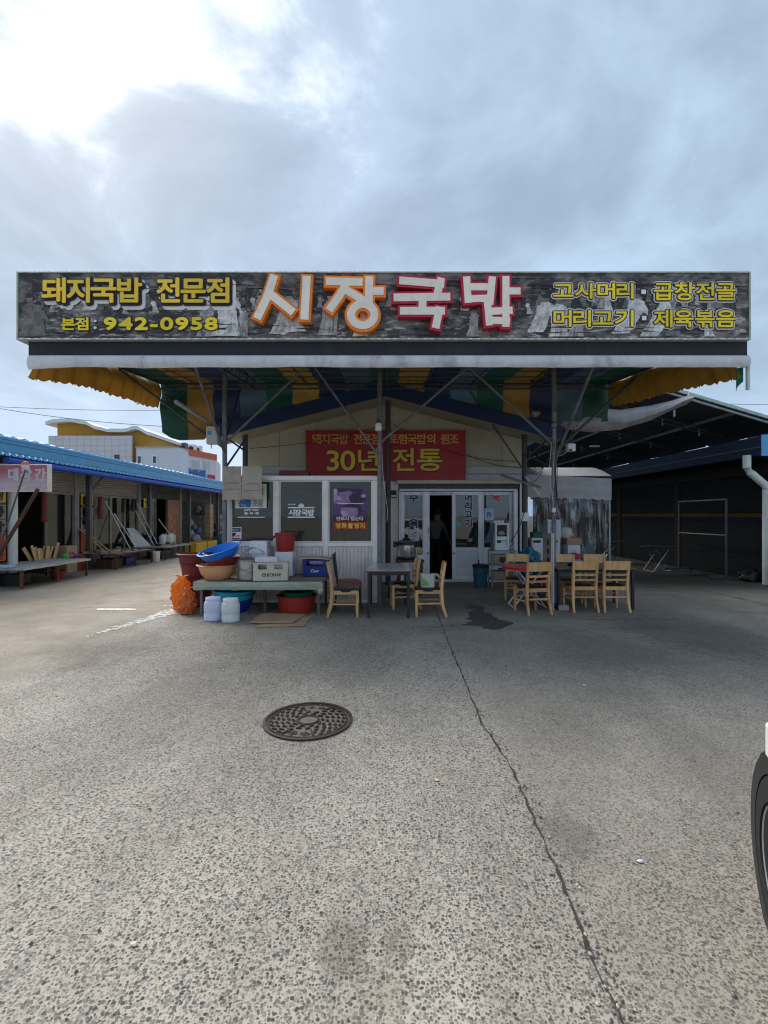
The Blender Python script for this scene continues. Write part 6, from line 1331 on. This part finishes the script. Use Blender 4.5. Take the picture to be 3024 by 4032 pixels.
for i, (ya, yb, h) in enumerate(((16.3, 15.9, 1.6), (16.7, 16.4, 1.2), (18.0, 17.6, 1.5), (18.3, 17.9, 1.6), (19.9, 19.6, 1.0))):
    tag(MB().tube([(-8.6, ya, .47), (-9.2, yb, .47 + h)], .015, 8).build('aluminium_pole', mat('bright_aluminium', (.62, .64, .66), .3, .7), smooth=True), ['tall aluminium pole leaning on the second stall glass', 'short aluminium pole leaning next to the tall one', 'aluminium pole leaning at the post of the third stall', 'aluminium pole leaning just past the third stall post', 'short aluminium pole in the third stall doorway'][i], 'pole', 'aluminium poles leaning on the stalls')
wp_ = gp(612, 2210)
tag(MB().lathe([(0, 0), (.13, 0), (.155, .33), (.165, .335), (.165, .35), (.15, .35), (.12, .02), (0, .02)], wp_, 24).build('white_pail', white_plastic, smooth=True), 'white plastic pail on the ground between two platforms', 'pail')
for i in range(4): tag(MB().lathe([(0, 0), (.12, 0), (.13, .02), (.13, .30), (.06, .36), (.06, .40), (0, .40)], (-8.75 - .05 * (i % 2), 19.0 + .33 * i, .47), 16).build('water_canister', [white_plastic, mat('clear_green_plastic', (.4, .5, .42), .3)][i % 2], smooth=True), ['white canister on the pale platform', 'greenish canister on the pale platform', 'second white canister on the pale platform', 'second greenish canister on the pale platform'][i], 'canister', 'canisters at the third stall')
tag(MB().poly([(-8.9, 17.2, .47), (-8.6, 17.8, .47), (-9.2, 17.7, 1.15), (-9.2, 17.2, 1.15)], (-.02, 0, 0)).build('tilted_sheet', grey_wall), 'pale grey sheet leaning at the third stall', 'sheet')
# stuffed fourth and fifth stalls
for i in range(26):
    y = random.uniform(22.2, 27.5); z = random.uniform(.3, 2.0); x = random.uniform(-9.9, -9.0); cc = random.choice([(.5, .5, .5), (.08, .1, .2), (.4, .28, .12), (.1, .22, .16), (.06, .06, .06), (.3, .3, .33)])
    s_ = random.uniform(.12, .3)
    tag(MB().lump((x, y, z), (s_ * .8, s_, s_), 2, .35, 2, i).build('stall_goods', mat('goods_%d' % (int(cc[0] * 100) % 97), cc, .6, trans=.1), smooth=True), {.5: 'grey white', .08: 'navy', .4: 'tan', .1: 'dark green', .06: 'black', .3: 'grey'}[cc[0]] + ' bundle of goods heaped in the crowded fourth stall', 'goods', 'goods in the crowded stall')
for i in range(7): tag(MB().box((-9.0, 24.1, .5 + .24 * i), (-8.72, 24.55, .5 + .24 * i + .225)).build('carton_box', card, bevel=.006), ['lowest', 'second lowest', 'third lowest', 'middle', 'third highest', 'second highest', 'topmost'][i] + ' brown carton of the tall stack at the crowded stall', 'carton', 'carton stack at the crowded stall')
ycr = mat('yellow_crate_plastic', (.58, .36, .03), .5, 0, .12, 5)
for i, (y, lab) in enumerate(((21.6, 'yellow plastic crate in front of the crowded stall'), (23.0, 'yellow plastic crate beyond the first yellow crate'))):
    cr = thing('yellow_crate', lab, 'crate', (-8.45, y, 0), 0, 'yellow crates at the crowded stall')
    for (a, b) in (((-.25, -.6, 0), (.25, .6, .03)), ((.235, -.6, .03), (.25, .6, .40)), ((-.25, -.6, .03), (-.235, .6, .40)), ((-.234, -.6, .03), (.234, -.585, .40)), ((-.234, .585, .03), (.234, .6, .40))): MB().box(a, b).build('crate_wall', ycr, cr, local=True)
    for k in range(6): MB().box((.2505, -.55 + .2 * k, .08), (.26, -.45 + .2 * k, .36)).build('rib', ycr, cr, local=True)
tag(MB().lump((-8.4, 25.2, .3), (.4, .6, .35), 3, .2, 2, 3).build('tarpaulin_heap', mat('teal_tarp', (.02, .14, .18), .6), smooth=True), 'teal tarpaulin covered heap at the far end of the stalls', 'heap')

# ------------------------------------------------------------------ buildings beyond the row
b1 = thing('yellow_building', 'ochre building with a white wave shaped roof edge beyond the blue roof', 'building', at(400, 2030, 60))
BY = 60.0; bxx = lambda px, Y=BY: (px - X0) / F * Y; bzz = lambda py, Y=BY: CAMH - (py - Y0) / F * Y
och = mat('ochre_wall', (.46, .25, .035), .7, 0, .05, .3); pale = mat('pale_panel_wall', (.58, .58, .62), .6, 0, .04, .2); pale2 = mat('pale_blue_wall', (.60, .65, .74), .6, 0, .04, .2)
def wave(px):
    P = [(196, 1664), (225, 1655), (290, 1652), (340, 1660), (400, 1683), (440, 1692), (500, 1692), (545, 1681), (606, 1706)]
    for (a, ya), (b, yb) in zip(P, P[1:]):
        if a <= px <= b: k = (px - a) / (b - a); k = k * k * (3 - 2 * k); return ya + (yb - ya) * k
    return P[-1][1]
top = [(bxx(p), BY, bzz(wave(p)) - .2) for p in range(226, 600, 12)]
MB().poly([(bxx(226), BY, 0), *reversed([]), *top, (bxx(590), BY, 0)][::-1], (0, 12, 0)).build('wall', och, b1)
ws = MB(); pts = [Vector((bxx(p), BY - .8, bzz(wave(p)))) for p in range(196, 607, 10)]
for a, b in zip(pts, pts[1:]): ws.poly([a, b, b + Vector((0, 0, -.42)), a + Vector((0, 0, -.42))], (0, 13.5, 0))
ws.build('wave_roof', mat('roof_edge_white', (.62, .68, .70), .5), b1)
MB().box((bxx(218), BY - 1.2, 0), (bxx(537), BY - .9, bzz(1722))).build('panel_wall', pale, b1)
for i in range(12): MB().box((bxx(218 + 27 * i), BY - 1.215, 0), (bxx(218 + 27 * i) + .04, BY - 1.2, bzz(1722))).build('panel_joint', mat('panel_joint', (.4, .4, .44), .7), b1)
for i in range(5): MB().box((bxx(218), BY - 1.213, bzz(1738 + 22 * i)), (bxx(537), BY - 1.2, bzz(1738 + 22 * i) + .04)).build('panel_joint', mat('panel_joint', (.4,) * 3), b1)
w_ = MB().box((bxx(472), BY - 1.25, bzz(1812)), (bxx(492), BY - 1.2, bzz(1795))).build('window', dark_steel, b1)
b2 = thing('pale_block', 'pale blue white flat roofed block beside the ochre building', 'building', at(620, 2030, 56))
MB().box((bxx(537, 56), 56, 0), (bxx(700, 56), 59, bzz(1763, 56))).build('wall', pale2, b2); MB().box((bxx(535, 56), 55.9, bzz(1763, 56)), (bxx(701, 56), 59.1, bzz(1759, 56))).build('parapet', mat('parapet_grey', (.45, .48, .52), .6), b2)
for a, b in ((541, 559), (601, 619)):
    w_ = MB().box((bxx(a, 56), 55.9, bzz(1827, 56)), (bxx(b, 56), 56.0, bzz(1794, 56))).build('window', alu, b2); MB().box((bxx(a + 3, 56), 55.87, bzz(1824, 56)), (bxx(b - 3, 56), 55.899, bzz(1797, 56))).build('pane', mat('dark_window_pane', (.05, .10, .16), .15), w_)
b3 = thing('orange_trim_building', 'white building with an orange roof edge and blue lettering behind the stalls', 'building', at(780, 2030, 66))
B3 = [Vector((bxx(700, 66), 66, 0)), Vector((bxx(850, 74), 74, 0))]
def b3p(u, z, out=0.0): p = B3[0].lerp(B3[1], u); return Vector((p.x + out * .7, p.y - out * .7, z))
zt = bzz(1782, 66); 
MB().poly([b3p(0, 0), b3p(1, 0), b3p(1, zt), b3p(0, zt)], (-2, 8, 0)).build('wall', mat('white_render', (.62, .62, .66), .7, 0, .05, .3), b3)
MB().poly([b3p(-.01, zt - .1, .15), b3p(1.02, zt - .1, .15), b3p(1.02, zt + .75, .15), b3p(-.01, zt + .75, .15)], (-.3, .6, 0)).build('roof_edge', mat('orange_roof_edge', (.62, .13, .06), .5), b3)
for k, (u0, u1) in enumerate(((.12, .22), (.35, .56), (.66, .84))):
    w_ = MB().poly([b3p(u0, zt - 1.8, .1), b3p(u1, zt - 1.8, .1), b3p(u1, zt - .5, .1), b3p(u0, zt - .5, .1)], (-.02, .05, 0)).build('window', alu, b3); MB().poly([b3p(u0 + .015, zt - 1.7, .14), b3p(u1 - .015, zt - 1.7, .14), b3p(u1 - .015, zt - .6, .14), b3p(u0 + .015, zt - .6, .14)], (-.01, .01, 0)).build('pane', mat('pale_window_pane', (.35, .45, .50), .2), w_)
dv = (B3[1] - B3[0]).normalized()
lettering('lettering', '산마켓', b3p(.16, zt - 3.4, .2), b3p(.68, zt - 2.0, .2), [blue_print], b3, ((0, 0),), .05, .10, n=(dv.y, -dv.x, 0), ux=dv, gap=.2)
MB().poly([b3p(.76, zt - 3.4, .2), b3p(.96, zt - 3.4, .2), b3p(.96, zt - 2.5, .2), b3p(.76, zt - 2.5, .2)], (-.02, .05, 0)).build('red_sign', red_print, b3)
for u, m_ in ((.22, mat('brown_unit', (.20, .12, .11), .6)), (.44, white_plastic), (.60, white_plastic)):
    p = b3p(u, zt + .75, -1.2); ac = MB().box((p.x - .5, p.y - .4, p.z - .3), (p.x + .5, p.y + .4, p.z + .95)).build('roof_unit', m_, b3); 
    MB().lathe([(0, 0), (.36, 0), (.36, .02), (0, .02)], (p.x, p.y - .402, p.z + .35), 18, Matrix.Rotation(R(90), 3, 'X')).build('fan_grille', dark_steel, ac)
# overhead wires
for i, (a, b, s_, lab) in enumerate(((at(-300, 1555, 40), at(900, 1690, 40), .6, 'dark overhead wire sloping over the ochre building'), (at(-200, 1592, 45), at(860, 1612, 52), .3, 'thin upper overhead wire crossing the sky above the blue roof'), (at(2600, 1580, 50), at(3300, 1590, 50), .2, 'thin overhead wire in the sky above the alley roof'))):
    tag(MB().tube(sagline(a, b, s_, 24), .022, 5).build('overhead_wire', cable_m, smooth=True), lab, 'wire', 'overhead wires')

# ------------------------------------------------------------------ cars
car_white = mat('white_car_paint', (.72, .73, .75), .22, 0, .02, 2); tyre_m = mat('tyre_rubber', (.014, .014, .015), .8, 0, .2, 30, bump=.2, bs=60); car_glass = mat('dark_car_glass', (.012, .014, .016), .08)
def make_car(label, loc, rz):
    """local +Y is the nose; the wheels touch z = 0"""
    car = thing('parked_car', label, 'car', loc, rz, 'white parked cars')
    S = [(-2.20, .62, .42, .78, None), (-2.12, .78, .30, .92, None), (-1.75, .86, .22, 1.02, (.60, 1.10)), (-1.25, .88, .20, 1.00, (.64, 1.42)), (-.2, .89, .20, .97, (.66, 1.47)), (.55, .89, .20, .95, (.63, 1.40)), (1.25, .88, .21, .93, (.60, .96)), (1.75, .85, .24, .84, None), (2.08, .76, .28, .72, None), (2.22, .55, .36, .60, None)]
    rings = []
    for y, wd, zl, zb, gh in S:
        q = [(wd * .80, zl), (wd * .97, zl + .08), (wd, zl + (zb - zl) * .45), (wd * .98, zb - .10), (wd * .92, zb)]
        q += [(gh[0] + .05, zb + (gh[1] - zb) * .55), (gh[0], gh[1] - .04), (gh[0] * .8, gh[1])] if gh else [(wd * .7, zb + .015), (wd * .5, zb + .03), (wd * .3, zb + .035)]
        rings.append([(x, y, z) for x, z in q] + [(-x, y, z) for x, z in reversed(q)])
    k = len(rings[0]); fs = []
    for i in range(len(rings) - 1):
        for j in range(k): fs.append((i * k + j, i * k + (j + 1) % k, (i + 1) * k + (j + 1) % k, (i + 1) * k + j))
    fs += [tuple(range(k)), tuple((len(rings) - 1) * k + j for j in range(k))[::-1]]
    body = MB().add([p for r_ in rings for p in r_], fs).build('body', car_white, car, local=True, smooth=True)
    sbm = body.modifiers.new('smooth', 'SUBSURF'); sbm.levels = 2; sbm.render_levels = 2
    for s_ in (-1, 1):
        MB().poly([(s_ * .80, -1.6, 1.06), (s_ * .82, 1.0, 1.0), (s_ * .69, .52, 1.36), (s_ * .705, -1.15, 1.38)], (s_ * .012, 0, 0)).build('side_window', car_glass, car, local=True)
        MB().lump((s_ * .60, 1.98, .62), (.17, .10, .06), 3, .05, 2).build('headlight', mat('headlight_lens', (.5, .52, .55), .1), car, local=True, smooth=True)
        MB().lump((s_ * .70, -2.06, .74), (.14, .08, .11), 3, .05, 2).build('tail_light', mat('red_lens', (.35, .01, .015), .2), car, local=True, smooth=True)
        MB().cbox((s_ * .98, .78, 1.0), (.18, .10, .14)).build('wing_mirror', car_white, car, local=True, bevel=.03)
        for y in (-1.35, 1.38):
            ROT = Matrix.Rotation(R(90) * s_, 3, 'Y')
            MB().lathe([(.36, -.10), (.375, -.02), (.375, .012), (.30, .014)], (s_ * .885, y, .33), 28, ROT, caps=False).build('wheel_arch', black, car, local=True, smooth=True)
            MB().lathe([(0, -.20), (.375, -.20), (.375, .008), (0, .008)], (s_ * .885, y, .34), 28, ROT).build('wheel_well', mat('wheel_well', (.008,) * 3, .9), car, local=True)
            wh = MB().lathe([(.20, -.17), (.30, -.18), (.32, -.155), (.322, -.02), (.30, .012), (.21, .018), (.205, .0)], (s_ * .885, y, .322), 32, ROT).build('wheel', tyre_m, car, local=True, smooth=True)
            MB().lathe([(0, .012), (.05, .012), (.19, .002), (.204, .012), (.204, -.05), (0, -.05)], (s_ * .885, y, .322), 24, ROT).build('rim', galv, wh, local=True, smooth=True)
    MB().poly([(-.62, -1.98, 1.0), (.62, -1.98, 1.0), (.56, -1.42, 1.36), (-.56, -1.42, 1.36)], (0, -.012, .012)).build('rear_window', car_glass, car, local=True)
    MB().poly([(-.66, 1.25, .97), (.66, 1.25, .97), (.58, .60, 1.37), (-.58, .60, 1.37)], (0, .012, .012)).build('windscreen', car_glass, car, local=True)
    MB().box((-.60, 1.9, .22), (.60, 2.20, .34)).build('front_bumper', black, car, local=True, bevel=.05); MB().box((-.78, -2.24, .24), (.78, -1.95, .42)).build('rear_bumper', car_white, car, local=True, bevel=.03)
    MB().box((-.26, -2.262, .52), (.26, -2.20, .63)).build('number_plate', white_plastic, car, local=True)
    return car
car1 = make_car('white parked car at the near edge of the lot, its dark front wheel showing', (1.655, .12, 0), R(-25))
car2 = copy_tree(car1); car2.location = (10.88, 10.1, 0); car2.rotation_euler = (0, 0, R(-90)); car2['label'] = 'white parked car with a red tail light beside the downpipe'

# ------------------------------------------------------------------ person inside the doorway
def person():
    pr_ = thing('person', 'person in a grey sweater and black trousers standing inside the doorway', 'person', (1.32, 12.75, .02))
    J = {'pel': (0, 0, .93, .125), 'wst': (.01, .0, 1.06, .12), 'chs': (.03, -.03, 1.28, .145), 'nck': (.04, -.05, 1.45, .058), 'hd0': (.045, -.07, 1.54, .072), 'hd1': (.05, -.085, 1.62, .092), 'hd2': (.05, -.085, 1.70, .07),
         'hl': (-.09, 0, .86, .095), 'kl': (-.10, .03, .48, .062), 'al': (-.11, -.02, .09, .045), 'tl': (-.12, .10, .035, .04), 'hr': (.09, 0, .86, .095), 'kr': (.12, -.06, .47, .062), 'ar': (.14, -.16, .09, .045), 'tr': (.15, -.05, .035, .04),
         'sl': (-.16, -.02, 1.38, .07), 'el': (-.22, .02, 1.12, .047), 'wl': (-.21, .12, .90, .034), 'sr': (.20, -.03, 1.37, .07), 'er': (.33, .02, 1.14, .047), 'wr': (.43, .10, .93, .033)}
    E = [('pel', 'wst'), ('wst', 'chs'), ('chs', 'nck'), ('nck', 'hd0'), ('hd0', 'hd1'), ('hd1', 'hd2'), ('pel', 'hl'), ('hl', 'kl'), ('kl', 'al'), ('al', 'tl'), ('pel', 'hr'), ('hr', 'kr'), ('kr', 'ar'), ('ar', 'tr'), ('chs', 'sl'), ('sl', 'el'), ('el', 'wl'), ('chs', 'sr'), ('sr', 'er'), ('er', 'wr')]
    for side, dirv in (('l', Vector((.02, .03, -1))), ('r', Vector((.45, .1, -.9)))):
        dirv.normalize(); wq = Vector(J['w' + side][:3]); sd = dirv.cross(Vector((0, 1, 0))).normalized(); fw = Vector((0, 1, 0))
        pm = wq + dirv * .07; J['p' + side] = (*pm, .026); E.append(('w' + side, 'p' + side))
        for f_, (o_, ln) in enumerate(((-.027, .075), (-.009, .085), (.009, .08), (.027, .065))):
            b = pm + sd * o_ + dirv * .02; e = b + dirv * ln * .5 + fw * .008; e2 = e + dirv * ln * .45 + fw * .025
            for q, (v_, r_) in enumerate(((b, .0105), (e, .0095), (e2, .008))): J['f%s%d%d' % (side, f_, q)] = (*v_, r_)
            E += [('p' + side, 'f%s%d0' % (side, f_)), ('f%s%d0' % (side, f_), 'f%s%d1' % (side, f_)), ('f%s%d1' % (side, f_), 'f%s%d2' % (side, f_))]
        th0 = wq + dirv * .04 + fw * .02; th1 = th0 + dirv * .03 + fw * .03; J['t0' + side] = (*th0, .012); J['t1' + side] = (*th1, .009); E += [('p' + side, 't0' + side), ('t0' + side, 't1' + side)]
    ks = list(J); me = bpy.data.meshes.new('body'); me.from_pydata([J[k][:3] for k in ks], [(ks.index(a), ks.index(b)) for a, b in E], [])
    o = bpy.data.objects.new('body', me); C.objects.link(o)
    m = o.modifiers.new('skin', 'SKIN')
    for i, k in enumerate(ks): me.skin_vertices[0].data[i].radius = (J[k][3],) * 2; me.skin_vertices[0].data[i].use_root = (k == 'pel')
    o.modifiers.new('sub', 'SUBSURF').levels = 2; o.modifiers['sub'].render_levels = 2
    dg = bpy.context.evaluated_depsgraph_get(); dg.update(); nm = bpy.data.meshes.new_from_object(o.evaluated_get(dg)); bpy.data.objects.remove(o)
    sw = mat('grey_sweater', (.16, .15, .15), .9, 0, .15, 20, bump=.3, bs=90); tro = mat('black_trousers', (.014, .014, .016), .8); skin = mat('skin', (.36, .22, .16), .6); shoe = mat('dark_shoes', (.02, .018, .016), .6)
    for q in (sw, tro, skin, shoe): nm.materials.append(q)
    for p in nm.polygons:
        c_ = p.center; p.use_smooth = True
        hand = (c_ - Vector(J['wr'][:3])).length < .23 and c_.z < .925 and c_.x > .38 or (c_ - Vector(J['wl'][:3])).length < .23 and c_.z < .90 and c_.x < -.15
        p.material_index = 2 if hand or c_.z > 1.47 else (3 if c_.z < .07 else (1 if c_.z < .97 and abs(c_.x) < .20 else 0))
    nm.name = 'body'; b = bpy.data.objects.new('body', nm); C.objects.link(b); b.parent = pr_
    MB().lump((.05, -.075, 1.665), (.108, .118, .112), 3, .08, 4, 2, 1, -.55).build('hair', mat('black_hair', (.010, .009, .008), .5, 0, .3, 60, bump=.4, bs=120), pr_, local=True, smooth=True)
    for s_ in (-1, 1): MB().lump((.05 + s_ * .10, -.085, 1.60), (.014, .024, .034), 2, .1, 3).build('ear', skin, pr_, local=True, smooth=True)
    MB().lump((.05, .02, 1.605), (.016, .024, .022), 2, .1, 3).build('nose', skin, pr_, local=True, smooth=True)
    for s_ in (-1, 1): MB().lump((.05 + s_ * .034, .003, 1.632), (.014, .008, .009), 2, .05, 3).build('eye', ink, pr_, local=True, smooth=True)
    MB().lump((.05, .004, 1.565), (.026, .008, .008), 2, .05, 3).build('mouth', mat('lips', (.3, .12, .1), .5), pr_, local=True, smooth=True)
    pr_.rotation_euler = (0, 0, R(12))
person()
# things seen through the door: a dim counter and shelf
ct = tag(MB().box((2.0, 14.2, .02), (3.2, 14.8, .95)).build('counter', mat('dim_counter', (.10, .08, .06), .7), bevel=.01), 'dim wooden counter inside the restaurant behind the glass doors', 'counter')
# loose grit and litter on the pavement
random.seed(33); mb = MB()
def pebble(c_, r_):
    vs = [Vector((r_ * random.uniform(.7, 1.3) * x, r_ * random.uniform(.7, 1.3) * y, r_ * random.uniform(.4, .9) * max(z, -.2))) + c_ for x, y, z in ((1, 0, 0), (0, 1, 0), (-1, 0, 0), (0, -1, 0), (0, 0, 1), (0, 0, -1))]
    mb.add(vs, [(0, 1, 4), (1, 2, 4), (2, 3, 4), (3, 0, 4), (1, 0, 5), (2, 1, 5), (3, 2, 5), (0, 3, 5)])
for i in range(900):
    mb.slot(random.choice((0, 0, 1, 2)))
    if i < 420: q = cp[0].lerp(cp[-1], 0); k = random.randrange(len(cp) - 1); q = cp[k].lerp(cp[k + 1], random.random()) + Vector((random.gauss(.01, .035), random.gauss(0, .03), 0)); pebble(q + Vector((0, 0, .004)), random.uniform(.003, .009))
    else: y_ = random.uniform(1.3, 9); pebble(Vector((random.uniform(-.8, .8) * y_, y_, .002)), random.uniform(.004, .010))
tag(mb.build('gravel', [mat('grit_grey', (.12, .12, .125), .9, obj=0), mat('grit_pale', (.45, .42, .36), .9, obj=0), mat('grit_brown', (.16, .11, .07), .9, obj=0)], fix=False), kind='stuff')
for k, (px_, py_) in enumerate(((528, 3722), (2520, 3395), (1720, 3075), (880, 2640), (2300, 2700))):
    p = gp(px_, py_); tag(MB().lump(p + Vector((0, 0, .006)), (.014, .010, .006), 2, .4, 2, k).build('paper_scrap', [mat('cream_scrap', (.75, .55, .38), .8), white_card][k % 2], smooth=True), ['small cream scrap on the pebbled concrete nearest the bottom edge', 'small white scrap on the grey pavement past the joint', 'cream scrap close to the long pavement joint', 'white scrap on the concrete before the white jars', 'cream scrap on the grey pavement before the chairs'][k], 'scrap')
bpy.context.view_layer.update()
